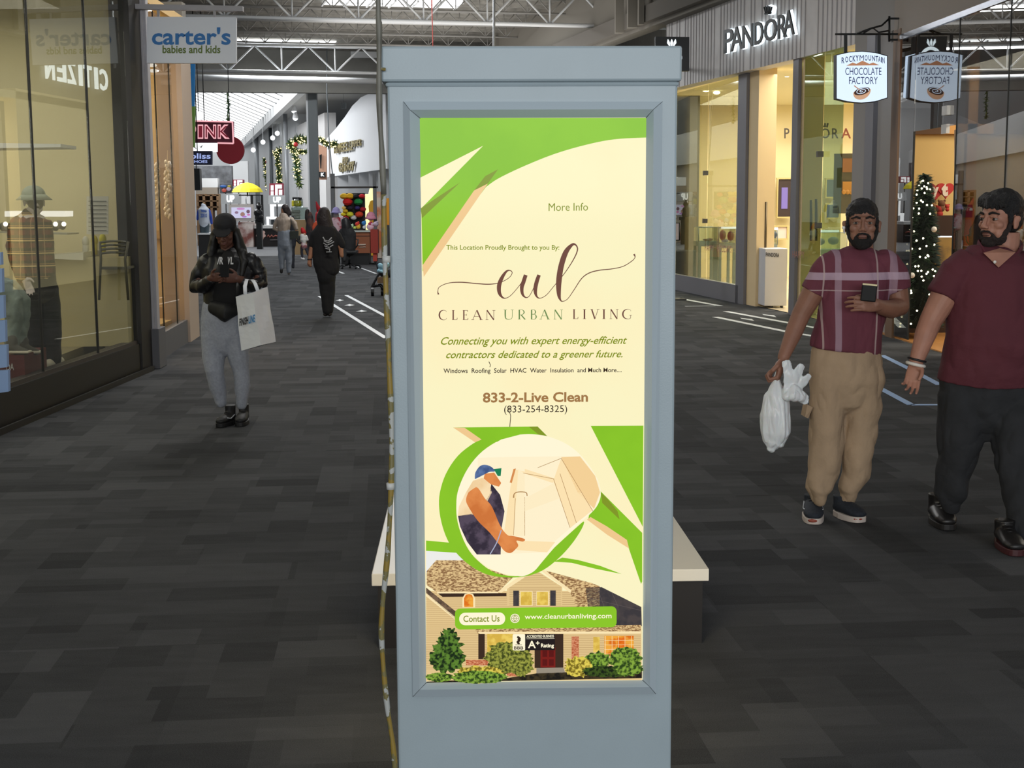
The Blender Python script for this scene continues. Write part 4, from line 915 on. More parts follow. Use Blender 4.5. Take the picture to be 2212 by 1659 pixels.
# left hand in the picture: fist round the bag handles
hm = basisM(P1(1690, 778, -.05), P1(1681, 812, -.06)-P1(1690, 778, -.05), (-.35, -1, 0))
hand_prims(f, hm, sk1, ((62, 82, 60),)*4, ((.040, .032, -.012), (.045, .058, -.026), (.03, .074, -.036)), 1.16, fl=(.036, .040, .037, .03))
# hand holding the phone
o = P1(1894, 660, -.23); hm2 = basisM(o, P1(1858, 655, -.27)-o, V((0, .3, 1)))
hand_prims(f, hm2, sk1, ((30, 34, 24), (26, 34, 24), (18, 30, 22), (10, 22, 18)), ((.045, .036, -.02), (.052, .066, -.035), (.046, .092, -.044)), 1.0, mirror=1)
f.blob('body', man, .0042, 3)
face_parts(man, HM)
hair1 = mat('black hair', (20, 19, 21), .55, noise_amt=.4, nscale=60, bump=.6, bscale=180)
f = MB(); f.ell((0, -.015, .050), (.080, .095, .080), hair1, HM); f.ell((0, -.045, .0), (.074, .070, .078), hair1, HM); f.ell((0, .035, .082), (.058, .045, .034), hair1, HM)
for s in (-1, 1): f.ell((s*.071, .022, .010), (.009, .013, .032), hair1, HM)
f.blob('hair', man, .005, 2, amp=.004, fr=60)
beard = mat('black beard', (26, 22, 22), .8, noise_amt=.4, nscale=80, bump=.6, bscale=220)
def beard_prims(f, M, mt, k=1.0):
    f.ell((0, .034, -.082), (.056, .053, .040*k), mt, M); f.ell((0, .068, -.100), (.034, .030, .026*k), mt, M)
    for s in (-1, 1):
        f.tube([M @ V(p) for p in ((s*.069, .012, -.005), (s*.066, .022, -.04), (s*.05, .045, -.078))], [.011, .013, .018], mt, 10, rnd=True)
        f.tube([M @ V(p) for p in ((0, .099, -.050), (s*.02, .096, -.052), (s*.033, .082, -.066), (s*.034, .075, -.085))], [.006, .0062, .0062, .010], mt, 8, rnd=True)
    f.tube([M @ V(p) for p in ((-.02, .084, -.082), (0, .088, -.082), (.02, .084, -.082))], .009, mt, 8, rnd=True)
f = MB(); beard_prims(f, HM, beard, 1.1); f.blob('beard', man, .004, 2, amp=.003, fr=90)
f = MB(); q = HM @ V((.088, .010, -.018)); f.ell(q, (.009, .01, .009), mat('white earbud', (232, 232, 232), .3)); f.tube([q, q+V((.002, -.01, -.028))], .0035, mat('white earbud', (0, 0, 0)), 8, rnd=True)
tag(f.build('earbud', man), 'white earbud')
# T-shirt, its bands are woven in
def band_mat(name, base, bands, rough=.85, tgt='X'):
    """bands: list of (axis 'X'|'Z', lo, hi, colour, strength) in object space metres"""
    m = mat(name, base, rough, noise_amt=.12, nscale=5, bump=.9, bscale=8, stretch=(1.4, 1, .8)); nt = m.node_tree; b = nt.nodes['Principled BSDF']; L = nt.links.new
    tc = nt.nodes.new('ShaderNodeTexCoord'); sp = nt.nodes.new('ShaderNodeSeparateXYZ'); L(tc.outputs['Object'], sp.inputs[0])
    cur = b.inputs['Base Color'].links[0].from_socket
    for ax, lo, hi, col, st in bands:
        def M(op, a, c):
            n = nt.nodes.new('ShaderNodeMath'); n.operation = op
            for i, q in enumerate((a, c)):
                if isinstance(q, (int, float)): n.inputs[i].default_value = q
                else: L(q, n.inputs[i])
            return n.outputs[0]
        s = sp.outputs[0 if ax == 'X' else 2]; fac = M('MULTIPLY', M('MULTIPLY', M('GREATER_THAN', s, lo), M('LESS_THAN', s, hi)), st)
        mx = nt.nodes.new('ShaderNodeMixRGB'); L(fac, mx.inputs[0]); L(cur, mx.inputs[1]); mx.inputs[2].default_value = lin(col)+(1,); cur = mx.outputs[0]
    L(cur, b.inputs['Base Color']); return m
def X1(x): return P1(x, 600).x
def Z1(y): return P1(1850, y).z
pk, wl = (196, 172, 190), (200, 180, 176)
tsm = band_mat('maroon banded jersey', (104, 50, 64), [('Z', Z1(603), Z1(587), pk, .72), ('Z', Z1(626.5), Z1(624), wl, .6), ('X', X1(1795), X1(1808), pk, .42), ('X', X1(1770.5), X1(1774), wl, .6), ('X', X1(1882), X1(1886), wl, .6), ('X', X1(1913), X1(1930), pk, .4)])
f = MB()
px_loft(f, P1, [(1860, 546, 37, .070, .035), (1859, 555, 56, .088, .02), (1857, 568, 71, .105, .01), (1852, 600, 78, .118), (1845, 640, 76, .122), (1836, 700, 74, .128), (1827, 745, 78, .130), (1825, 757, 78, .128)], s1, tsm, 32, rnd=False)
f.tube([P1(1806, 566), P1(1780, 592), P1(1756, 632, .01)], [.076, .077, .070], tsm, 20, side=(1, 0, 0)); f.ell(P1(1806, 564), (.07, .08, .06), tsm)
f.tube([P1(1912, 564), P1(1928, 592), P1(1941, 628, -.005)], [.074, .076, .070], tsm, 20, side=(1, 0, 0)); f.ell(P1(1911, 564), (.07, .08, .06), tsm)
f.blob('t_shirt', man, .0065, 4, amp=.009, fr=7, seed=2, amp2=.010, fr2=13)
f = MB(); f.tube([P1(1860+38*math.cos(a), 546+7*math.sin(a), .035-.076*math.sin(a)) for a in [math.radians(20*i) for i in range(19)]], .006, mat('dark collar rib', (58, 28, 40), .8), 6, cap=False); f.build('collar', man)
# trousers
bei = mat('beige cotton', (168, 144, 118), .9, noise_amt=.10, nscale=6, bump=1, bscale=7, stretch=(1.4, 1, 1))
f = MB()
px_loft(f, P1, [(1826, 748, 75, .122), (1827, 780, 79, .128), (1828, 825, 82, .125), (1828, 850, 78, .11)], s1, bei, 28)
px_loft(f, P1, [(1791, 800, 42, .115), (1786, 880, 41, .105), (1783, 960, 38, .092), (1780, 1020, 35, .082, -.02), (1770, 1047, 32, .075, -.03)], s1, bei, 22)
px_loft(f, P1, [(1770, 1040, 28, .07, -.03), (1768, 1062, 23, .058, -.03), (1767, 1074, 19, .05, -.02)], s1, bei, 18)
px_loft(f, P1, [(1864, 800, 42, .115, .02), (1862, 880, 40, .105, .02), (1855, 960, 36, .092, .03), (1846, 1025, 31, .08, .03), (1834, 1048, 26, .07, .03)], s1, bei, 22)
px_loft(f, P1, [(1836, 1042, 24, .066, .03), (1834, 1060, 20, .056, .03), (1833, 1076, 17, .048, .03)], s1, bei, 18)
tr = f.blob('trousers', man, .0065, 4, amp=.012, fr=6, seed=5, amp2=.020, fr2=11)
f = MB(); f.slab([P1(1744, 874, -.05), P1(1739, 901, -.05), P1(1746, 904, -.04), P1(1756, 880, -.06)], (0, .09, 0), bei); f.build('cargo_flap', tr)
f = MB(); f.slab([P1(1891, 886, -.02), P1(1890, 903, -.02), P1(1894, 905, -.02), P1(1895, 884, -.02)], (0, .05, 0), mat('black pocket tab', (26, 22, 22), .6)); f.build('pocket_tab', tr)
nav = mat('black running shoe', (30, 36, 46), .8, noise_amt=.3, nscale=90); wso = mat('cream sole', (200, 188, 180), .6); lac = mat('black laces', (22, 24, 30), .7)
a = flo(1758, 1134); shoe(man, (P1(1771, 1000).x, a.y+.27, 0), (a.x, a.y, 0), .115, nav, wso, extra=lac, swoosh=mat('white mark', (210, 214, 220), .5))
b2 = flo(1862, 1130); shoe(man, (P1(1812, 1000).x+.02, b2.y+.20, 0), (b2.x, b2.y, 0), .112, nav, wso, extra=lac)
for q in (a, b2): f = MB(); f.ell((q.x+(.0 if q is a else -.02), q.y+.012, .022), (.03, .02, .012), mat('red toe bumper', (150, 72, 56), .5)); f.build('toe_bumper', man)
# phone, top-level because it is held
f = MB(); o = P1(1877, 632, -.285); pm_ = basisM(o, V((.10, 0, 1)), V((1, -.25, 0))); f.box((-.038, -.045, -.006), (.038, .045, .006), mat('black phone', (16, 18, 20), .5, spec=.2), pm_); ph = f.build('phone', bevel=.005)
f = MB(); f.box((-.036, .036, -.0065), (.036, .0445, .0065), mat('worn gold edge', (150, 140, 110), .4, metal=.6), pm_)
tag(ph, 'black phone held up in the hand of the man in beige trousers', 'phone'); f.build('camera_edge', ph)
# thin plastic carrier bag
plas = mat('thin white plastic', (226, 230, 234), .32, noise_amt=.05, nscale=12, bump=.9, bscale=14, stretch=(1, 1, .35)); plas.node_tree.nodes['Principled BSDF'].inputs['Subsurface Weight'].default_value = .15
bagr = empty('plastic_bag', P1(1672, 972, -.07), 'knotted white plastic carrier bag hanging from the bearded man\'s fist', 'bag')
f = MB(); pb = lambda x, y, d=-.07: P1(x, y, d)
f.tube([pb(1679, 806), pb(1678, 826), pb(1675, 855), pb(1675, 895), pb(1677, 935), pb(1671, 958), pb(1667, 968)], [(.010, .01), (.026, .02), (.060, .045), (.083, .06), (.077, .06), (.055, .045), (.025, .02)], plas, 26, side=(1, 0, 0), rnd=True)
f.blob('sack', bagr, .005, 2, amp=.012, fr=7, seed=3, amp2=.016, fr2=30, zf=.18)
f = MB()
def leaf(f, pts, w, mt):
    q = [pb(*p) for p in pts]; f.tube(q, [(ww, .006) for ww in w], mt, 10, side=(1, .2, .3), rnd=True)
f.tube([pb(1700, 850, -.11), pb(1712, 845, -.12), pb(1730, 855, -.11)], [(.05, .03), (.06, .04), (.04, .03)], plas, 14, rnd=True)
leaf(f, [(1705, 845, -.12), (1703, 810, -.13), (1697, 780, -.13)], [.034, .034, .026], plas); leaf(f, [(1715, 840, -.12), (1722, 808, -.12), (1733, 788, -.12)], [.034, .032, .024], plas)
leaf(f, [(1722, 840, -.11), (1738, 822, -.11), (1749, 810, -.11)], [.034, .028, .020], plas); leaf(f, [(1725, 850, -.11), (1738, 862, -.11), (1742, 872, -.11)], [.035, .03, .02], plas); leaf(f, [(1700, 850, -.1), (1684, 856, -.1), (1678, 838, -.09)], [.03, .02, .008], plas)
f.blob('knot', bagr, .0045, 2, amp=.006, fr=12, seed=8, amp2=.010, fr2=30)
# ================= man in the polo shirt =================
Y2 = 7.0; s2 = FPX/Y2
P2 = lambda x, y, dy=0: at(x, y, Y2+dy)
sk2 = mat('light brown skin', (172, 122, 102), .55, noise_amt=.10, nscale=14, bump=.08, bscale=160)
man2 = empty('person', flo(2120, 1165), 'bearded man in a plain maroon polo shirt and black jeans at the right edge', 'person')
HM2 = headM(P2(2160, 474, .0), 60, 0, 0, 1.14)
f = MB(); head_prims(f, HM2, sk2); f.tube([P2(2172, 500, .03), P2(2166, 556, .04)], [.072, .078], sk2, 16)
px_loft(f, P2, [(2152, 560, 60, .08), (2148, 620, 80, .11), (2146, 700, 90, .12), (2142, 800, 95, .13)], s2, sk2)
f.tube([P2(2078, 585), P2(2040, 640, .0), P2(2010, 694, .0), P2(2000, 720, -.02), P2(1979, 782, -.06)], [.078, .072, .058, .055, .036], sk2, 16, rnd=True)
f.tube([P2(2235, 580), P2(2262, 690, .02), P2(2268, 790, -.05)], [.078, .062, .036], sk2, 16, rnd=True)
o = P2(1978, 786, -.06); hm = basisM(o, P2(1968, 838, -.09)-o, V((1, -.5, .1)))
hand_prims(f, hm, sk2, ((14, 24, 16), (18, 28, 18), (22, 32, 20), (28, 36, 22)), ((.040, .030, -.018), (.046, .058, -.034), (.040, .084, -.046)), 1.02)
o = P2(2270, 795, -.05); hm = basisM(o, V((0, -.2, -1)), V((-1, -.4, 0))); hand_prims(f, hm, sk2, ((20, 30, 20),)*4)
f.blob('body', man2, .0045, 3)
face_parts(man2, HM2)
f = MB(); f.ell((0, -.02, .056), (.086, .098, .084), hair1, HM2); f.ell((0, -.050, .005), (.074, .066, .072), hair1, HM2)
rr = random.Random(4)
for i in range(9):
    x = -.07+i*.0175; f.tube([HM2 @ V(p) for p in ((x*.8, .03, .11), (x, .073-abs(x)*.35, .088), (x*1.03, .088-abs(x)*.42, .055+rr.uniform(-.006, .006)))], [.014, .015, .006], hair1, 8, rnd=True)
for s in (-1, 1): f.ell((s*.072, .018, .014), (.009, .016, .034), hair1, HM2)
f.blob('hair', man2, .005, 2, amp=.004, fr=60)
f = MB(); beard_prims(f, HM2, mat('dark brown beard', (44, 34, 32), .85, noise_amt=.4, nscale=80, bump=.6, bscale=220), .9); f.blob('beard', man2, .004, 2, amp=.003, fr=90)
polo = mat('maroon pique', (90, 38, 48), .85, noise_amt=.08, nscale=5, bump=.9, bscale=7, stretch=(1, 1, 1.3))
f = MB()
px_loft(f, P2, [(2163, 542, 44, .080, .03), (2158, 556, 72, .11, .02), (2154, 575, 92, .13), (2150, 620, 100, .15), (2148, 680, 103, .165, -.01), (2146, 740, 108, .175, -.02), (2142, 795, 114, .17, -.01), (2138, 824, 116, .165)], s2, polo, 36, rnd=False)
f.tube([P2(2100, 565), P2(2066, 590), P2(2036, 640)], [.085, .092, .082], polo, 20, side=(1, 0, 0)); f.ell(P2(2098, 570), (.08, .1, .07), polo)
f.tube([P2(2216, 562), P2(2240, 595), P2(2258, 645)], [.085, .09, .08], polo, 20, side=(1, 0, 0)); f.ell(P2(2214, 570), (.08, .1, .07), polo)
sh = f.blob('polo_shirt', man2, .007, 4, amp=.010, fr=6, seed=4, amp2=.011, fr2=12)
f = MB(); cz = mat('maroon pique collar', (92, 32, 46), .85, bump=.2, bscale=150)
f.tube([P2(2200, 520, .09), P2(2208, 536, .02), P2(2196, 556, -.07), P2(2160, 578, -.125)], [(.016, .004), (.028, .005), (.034, .005), (.01, .004)], cz, 8, side=(0, -.3, 1), rnd=True)
f.tube([P2(2128, 512, .09), P2(2112, 528, .02), P2(2124, 552, -.07), P2(2156, 578, -.125)], [(.016, .004), (.028, .005), (.034, .005), (.01, .004)], cz, 8, side=(0, -.3, 1), rnd=True); f.build('collar', sh)
f = MB(); vm = [P2(2124, 546, -.118), P2(2157, 578, -.152), P2(2194, 545, -.118), P2(2160, 536, -.08)]; f.poly(vm, sk2); f.build('open_neck', man2)
f = MB(); f.ell(P2(2149, 566, -.158), (.008, .004, .008), mat('pearl button', (232, 228, 220), .2)); f.build('button', sh)
jean = mat('black denim', (40, 41, 44), .9, noise_amt=.2, nscale=8, bump=1, bscale=8)
f = MB()
px_loft(f, P2, [(2140, 806, 112, .15), (2140, 850, 110, .15), (2135, 885, 104, .14), (2132, 905, 80, .12)], s2, jean, 28)
px_loft(f, P2, [(2088, 860, 62, .13), (2078, 920, 54, .115), (2067, 985, 43, .10), (2058, 1045, 35, .085, .02), (2053, 1068, 36, .08, .03), (2054, 1088, 22, .06, .04)], s2, jean, 22)
px_loft(f, P2, [(2188, 860, 62, .13), (2192, 930, 54, .12, -.08), (2198, 1010, 44, .105, -.16), (2206, 1080, 36, .09, -.26), (2210, 1130, 33, .08, -.34), (2209, 1152, 26, .07, -.36)], s2, jean, 22)
f.blob('jeans', man2, .0065, 4, amp=.012, fr=6, seed=9, amp2=.020, fr2=11)
bsh = mat('black leather shoe', (30, 28, 28), .4); a = flo(2050, 1147); shoe(man2, (a.x+.02, a.y+.29, 0), (a.x, a.y, 0), .12, bsh, mat('black sole', (30, 28, 28), .6), ah=.15, extra=mat('silver laces', (150, 150, 150), .4, metal=.5))
b2 = flo(2198, 1203); shoe(man2, (b2.x+.03, b2.y+.29, 0), (b2.x, b2.y, 0), .12, bsh, mat('dark red sole', (70, 30, 34), .5), ah=.13, extra=bsh)
for nm, y, r, c in (('bracelet', 777, .006, (24, 22, 26)), ('bracelet', 787, .009, (226, 220, 212))):
    c0 = P2(1981 if y < 780 else 1978, y, -.06); f = MB(); f.tube([c0+V((.042*math.cos(t), .042*math.sin(t), -.010*math.cos(t))) for t in [math.radians(24*i) for i in range(16)]], r, mat('bracelet %d' % y, c, .5), 8, cap=False); tag(f.build('bracelet', man2), 'black cord bracelet' if y < 780 else 'white bracelet')

# ================= woman with the phone and the shopping bag =================
Y3 = 10.45; s3 = FPX/Y3
P3 = lambda x, y, dy=0: at(x, y, Y3+dy)
sk3 = mat('dark brown skin', (96, 62, 50), .55, noise_amt=.08, nscale=14)
wom = empty('person', flo(492, 924), 'woman in a black cap, black leather jacket and grey leggings, looking down at her phone', 'person')
HM3 = headM(P3(487, 500, -.03), 6, -22, 0, .96)
f = MB(); head_prims(f, HM3, sk3, ears=False); f.tube([P3(490, 522, .02), P3(490, 560, .03)], [.05, .055], sk3, 14)
px_loft(f, P3, [(493, 562, 34, .06), (492, 600, 38, .08), (487, 660, 36, .09), (485, 700, 40, .09)], s3, sk3)
f.tube([P3(444, 570), P3(428, 612), P3(440, 612, -.12), P3(458, 600, -.22)], [.045, .042, .038, .026], sk3, 12, rnd=True); f.tube([P3(545, 566), P3(560, 604), P3(545, 612, -.1), P3(512, 602, -.22)], [.045, .042, .038, .026], sk3, 12, rnd=True)
o = P3(458, 600, -.22); hand_prims(f, basisM(o, P3(480, 598, -.26)-o, V((.2, -.3, 1))), sk3, ((40, 50, 30),)*4, s=.92)
o = P3(513, 602, -.22); hand_prims(f, basisM(o, P3(484, 600, -.27)-o, V((-.2, -.3, 1))), sk3, ((34, 44, 30),)*4, s=.92, mirror=1)
f.blob('body', wom, .006, 3); face_parts(wom, HM3)
bl = mat('black straight hair', (12, 11, 12), .5, bump=.12, bscale=70, stretch=(4, 4, .3))
f = MB(); f.ell((0, -.02, .04), (.082, .096, .082), bl, HM3)
f.tube([P3(466, 500, .02), P3(458, 545, .02), P3(455, 580, -.05), P3(458, 598, -.09)], [(.03, .05), (.038, .05), (.032, .035), (.016, .02)], bl, 14, side=(1, 0, 0), rnd=True); f.tube([P3(509, 498, .02), P3(521, 540, .02), P3(528, 566, -.05), P3(522, 594, -.08)], [(.03, .05), (.042, .05), (.036, .04), (.018, .02)], bl, 14, side=(1, 0, 0), rnd=True)
f.tube([P3(489, 490, .06), P3(490, 560, .10)], [(.08, .05), (.10, .04)], bl, 14, side=(1, 0, 0), rnd=True); f.blob('hair', wom, .007, 2, amp=.006, fr=25, seed=2)
capm = mat('black cotton cap', (24, 24, 27), .8); f = MB(); f.ell((0, -.012, .062), (.089, .103, .079), capm, HM3)
f.tube([HM3 @ V(p) for p in ((0, .07, .045), (0, .12, .035), (0, .15, .018))], [(.075, .006), (.068, .006), (.035, .005)], capm, 16, side=(1, 0, 0), rnd=True); f.blob('cap', wom, .006, 2)
leat = mat('black leather', (20, 20, 23), .36, bump=.25, bscale=7, noise_amt=.2, nscale=9); f = MB()
px_loft(f, P3, [(493, 548, 32, .06, .02), (493, 558, 52, .085, .01), (492, 585, 58, .105), (489, 625, 52, .11), (486, 660, 48, .105)], s3, leat, 28)
f.tube([P3(447, 566), P3(430, 595, .02), P3(424, 620, .0), P3(440, 618, -.12), P3(455, 606, -.19)], [.062, .062, .058, .052, .04], leat, 18, rnd=True)
f.tube([P3(540, 563), P3(558, 590, .02), P3(563, 612, -.0), P3(545, 616, -.10), P3(527, 610, -.17)], [.064, .064, .058, .052, .04], leat, 18, rnd=True)
f.blob('jacket', wom, .006, 4, amp=.008, fr=7, seed=6, amp2=.014, fr2=14)
tee = mat('black T-shirt cloth', (20, 19, 20), .9); f = MB(); px_loft(f, P3, [(493, 552, 14, .04, -.03), (493, 566, 24, .05, -.06), (491, 600, 27, .06, -.065), (486, 640, 29, .06, -.065), (485, 668, 28, .06, -.05)], s3, tee, 20); te = f.blob('t_shirt', wom, .007, 3)
f = MB(); wv = mat('white print', (214, 214, 214), .6)
for st, a, b in (('/', 469, 474), ('R', 474, 482), ('V', 491, 497), ('L', 498, 504)): 
    O = P3(a, 571, -.132); f.text(st, O, P3(b, 571, -.132)-O, P3(a+1, 555, -.132)-O, wv, ext=.002, bold=.03)
f.build('lettering', te)
fan = mat('black nylon', (16, 16, 17), .6); f = MB(); f.tube([P3(460, 664, -.12), P3(487, 676, -.17), P3(512, 668, -.12)], [(.05, .04), (.075, .055), (.04, .04)], fan, 18, side=(0, 0, 1), rnd=True); f.blob('waist_bag', wom, .007, 3, amp=.005, fr=20)
leg = mat('grey marl leggings', (156, 160, 170), .9, noise_amt=.10, nscale=60, bump=.2, bscale=90); f = MB()
px_loft(f, P3, [(484, 660, 47, .11), (484, 690, 51, .125), (484, 725, 50, .115), (483, 742, 38, .1)], s3, leg, 26)
px_loft(f, P3, [(462, 725, 28, .10), (462, 765, 25, .092), (463, 800, 20, .075, -.03), (470, 835, 18, .066, .0), (478, 868, 13, .05, .03)], s3, leg, 20)
px_loft(f, P3, [(509, 725, 27, .10), (515, 765, 24, .09), (521, 800, 18, .072), (524, 835, 17, .065), (522, 873, 12, .048)], s3, leg, 20)
f.blob('leggings', wom, .007, 4, amp=.006, fr=9, seed=3, amp2=.006, fr2=24)
bt = mat('black trainers', (20, 20, 22), .6); a = flo(472, 924); shoe(wom, (P3(488, 900).x, a.y+.22, 0), (a.x, a.y, 0), .095, bt, bt, ah=.15, swoosh=mat('white mark', (0, 0, 0)), vox=.006); a = flo(517, 922); shoe(wom, (a.x+.01, a.y+.24, 0), (a.x, a.y, 0), .098, bt, bt, ah=.15, vox=.006)
f = MB(); o = P3(484, 589, -.30); M_ = basisM(o, V((0, .5, .9)), V((1, 0, 0))); f.box((-.036, -.035, -.005), (.036, .062, .005), mat('black phone', (0, 0, 0)), M_); tag(f.build('phone', bevel=.004), 'dark phone held in both hands by the woman in the cap', 'phone')
pap = mat('white shopping bag plastic', (244, 247, 252), .35, bump=.3, bscale=5); bg = empty('shopping_bag', P3(560, 755, -.1), 'large white shopping bag hanging from the forearm of the woman in the cap', 'bag')
c_ = [(510, 641, -.25), (545, 632, -.36), (577, 620, -.14), (545, 628, -.05)]; d_ = [(522, 757, -.22), (563, 745, -.36), (595, 738, -.12), (555, 750, -.04)]
f = MB(); n = 10; vs = []
for k in range(n+1):
    t = k/n
    for i in range(4):
        for m_ in range(4):
            u = m_/4; a = P3(*c_[i]).lerp(P3(*c_[(i+1) % 4]), u); b = P3(*d_[i]).lerp(P3(*d_[(i+1) % 4]), u); vs.append(a.lerp(b, t)+V((.003*math.sin(7*t+m_+i), .005*math.sin(9*t+2*m_), 0))*math.sin(math.pi*t))
fs = [[k*16+j, k*16+(j+1) % 16, (k+1)*16+(j+1) % 16, (k+1)*16+j] for k in range(n) for j in range(16)]+[[n*16+j for j in range(16)]]
f.add(vs, fs, pap, False); o_ = f.build('bag_body', bg); o_.modifiers.new('thick', 'SOLIDIFY').thickness = .003
f = MB()
for pts in ([(530, 636, -.31), (529, 618, -.3), (533, 603, -.22), (541, 607, -.15), (548, 630, -.1)], [(557, 628, -.26), (551, 612, -.24), (545, 604, -.18), (556, 610, -.1), (563, 624, -.08)]): f.tube([P3(*p) for p in pts], [(.014, .002)]*5, pap, 8, side=(1, .2, 0))
f.build('handle', bg)
f = MB(); a = P3(*c_[0]).lerp(P3(*d_[0]), .55); b = P3(*c_[1]).lerp(P3(*d_[1]), .55); dd = (b-a); hv = V((0, 0, .055)); O = a+dd*.06+V((-.003, -.016, -.0))
f.text('FINISH', O, dd*.5, hv, mat('black bag print', (30, 32, 40), .6), shear=.05, bold=.03); f.build('lettering', bg); f = MB(); f.text('LINE', O+dd*.53, dd*.34, hv, mat('blue bag print', (60, 140, 200), .6), shear=.05, bold=.03); f.build('lettering', bg)
# ------------------------------------------------------------------ far wing and its stalls
def box_px(mb, x0, y0, x1, y1, Y, d, m):
    """upright box whose front face is seen at x0..x1, y0..y1 at distance Y"""
    a = at(x0, y1, Y); b = at(x1, y0, Y); mb.box((a.x, Y, a.z), (b.x, Y+d, b.z), m); return mb
def grounded(name, x0, y0, x1, Y, d, m, label, cat_, group=None):
    a = at(x0, 500, Y); b = at(x1, y0, Y); r = empty(name, ((a.x+b.x)/2, Y+d/2, 0), label, cat_, group); f = MB(); f.box((a.x, Y, 0), (b.x, Y+d, b.z), m); return r, f
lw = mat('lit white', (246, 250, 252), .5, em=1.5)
# signs on the left
def gy(Y): return 437.8+CAMH*FPX/Y+(Y > 30)*1.0
def hang(root, x, y, Y, z=6.4):
    p = at(x, y, Y); f = MB(); f.tube([p+V((0, .08, 0)), V((p.x, p.y+.08, z))], .012, blk, 5); f.build('hanger', root)
def stand(root, x, y, Y):
    p = at(x, y, Y); f = MB(); f.tube([V((p.x, Y+.05, 0)), V((p.x, Y+.05, p.z))], .03, blk, 6); f.build('post', root)
root = flat_sign('neon_sign', 'maroon rectangular sign with pink-outlined capital letters above the red disc', 'sign', 34, 404, 262, 503, 308, .2, mat('maroon sign', (84, 20, 44), .5), 0)
f = MB(); pkn = mat('pink neon', (236, 172, 180), .5, em=1.1); mr = mat('crimson letter', (150, 26, 54), .5, em=.5)
for ch, a, b in (('P', 405, 424), ('I', 427, 439), ('N', 442, 467), ('K', 470, 496)):
    tx(f, ch, a, 269, b, 300, 33.98, pkn, bold=.055); tx(f, ch, a+2, 272, b-2, 297, 33.96, mr, bold=.0)
for l in ([(404, 261), (502, 263)], [(502, 263), (504, 310)], [(504, 310), (470, 309)]): f.tube([at(*p, 33.97) for p in l], .02, pkn, 5)
f.build('neon_outline', root); hang(root, 440, 262, 34)
root = flat_sign('shop_sign', 'small navy sign with pale blue lettering under the maroon sign', 'sign', 33, 412, 326, 457, 356, .15, mat('navy sign', (22, 28, 58), .5))
f = MB(); lb = mat('pale blue letter', (170, 188, 246), .5, em=.9); tx(f, 'bliss', 412, 331, 455, 343, 32.98, lb, bold=.02); tx(f, 'SHOES', 414, 346, 448, 352, 32.98, lb, bold=.02); f.build('lettering', root); hang(root, 425, 327, 33.2)
root = flat_sign('lit_sign', 'blank-looking bright white sign with dark tick marks beside the red disc', 'sign', 36, 412, 308, 468, 328, .15, lw)
f = MB(); f.tube([at(432, 316, 35.97), at(434, 319, 35.97), at(437, 314, 35.97)], .012, blk, 4); f.build('tick', root); f = MB(); f.tube([at(417, 316, 35.97), at(424, 321, 35.97)], .012, blk, 4); f.build('tick', root); hang(root, 430, 309, 36.1)
f = MB(); f.ell(at(425, 250, 36), (.18, .1, .11), lw); f.ell(at(418, 256, 36), (.16, .1, .08), lw); f.tube([at(424, 250, 36), V((at(424, 250, 36).x, 36, 6.3))], .012, blk, 5); tag(f.build('lit_sign'), 'bright rounded white light shape above the maroon sign', 'sign')
c = at(497, 324, 38); f = MB(); f.tube([c, c+V((0, .12, 0))], .37, mat('deep red disc', (140, 14, 34), .6), 40, sm=False); f.tube([c+V((0, .06, .37)), c+V((0, .06, 3.35))], .012, blk, 5); tag(f.build('hanging_disc'), 'large plain red disc hanging under the skylight', 'decoration')
# garland hanging down from skylight
LEAF = mat('dark garland green', (40, 74, 40), .8); LEAF2 = mat('olive garland green', (96, 112, 50), .8); WL_ = mat('warm fairy light', (255, 236, 170), .5, em=2.2); RB = mat('red bauble', (170, 26, 30), .35)
def garland(name, pts, r, label, n=70, lights=True, seed=1, grp=None, Yw=0.5, red=()):
    rr = random.Random(seed); mb = MB(); ql = cat(pts, 8); root = empty(name, pts[0], label, 'garland', grp)
    for i in range(n*3):
        k = rr.random()*(len(ql)-1); p = V(ql[int(k)]).lerp(V(ql[min(int(k)+1, len(ql)-1)]), k % 1)
        d = V((rr.uniform(-1, 1), rr.uniform(-1, 1), rr.uniform(-1, .8))); d.normalize(); e = d.orthogonal().normalized()*r*.28
        mb.add([p-e, p+d*r*rr.uniform(.7, 1.3), p+e], [(0, 1, 2)], LEAF if rr.random() < .55 else LEAF2)
    mb.tube(ql, r*.2, LEAF, 5); mb.build('foliage', root)
    if lights:
        lb_ = MB()
        for i in range(n//2):
            k = rr.random()*(len(ql)-1); p = V(ql[int(k)])+V((rr.uniform(-1, 1), -abs(rr.uniform(.2, 1)), rr.uniform(-1, 1)))*r*.7; lb_.ell(p, .028, WL_, seg=5, rg=4)
        tag(lb_.build('fairy_lights', root), kind='stuff')
    if red:
        m2 = MB(); [m2.ell(p, .11, RB, seg=10, rg=8) for p in red]; m2.build('bauble', root)
    return root
garland('garland', [at(490, 60, 50), at(491, 200, 50), at(493, 225, 50), at(492, 250, 50), at(494, 262, 50)], .12, 'thin dark garland hanging from the skylight above the maroon sign', 30, False)
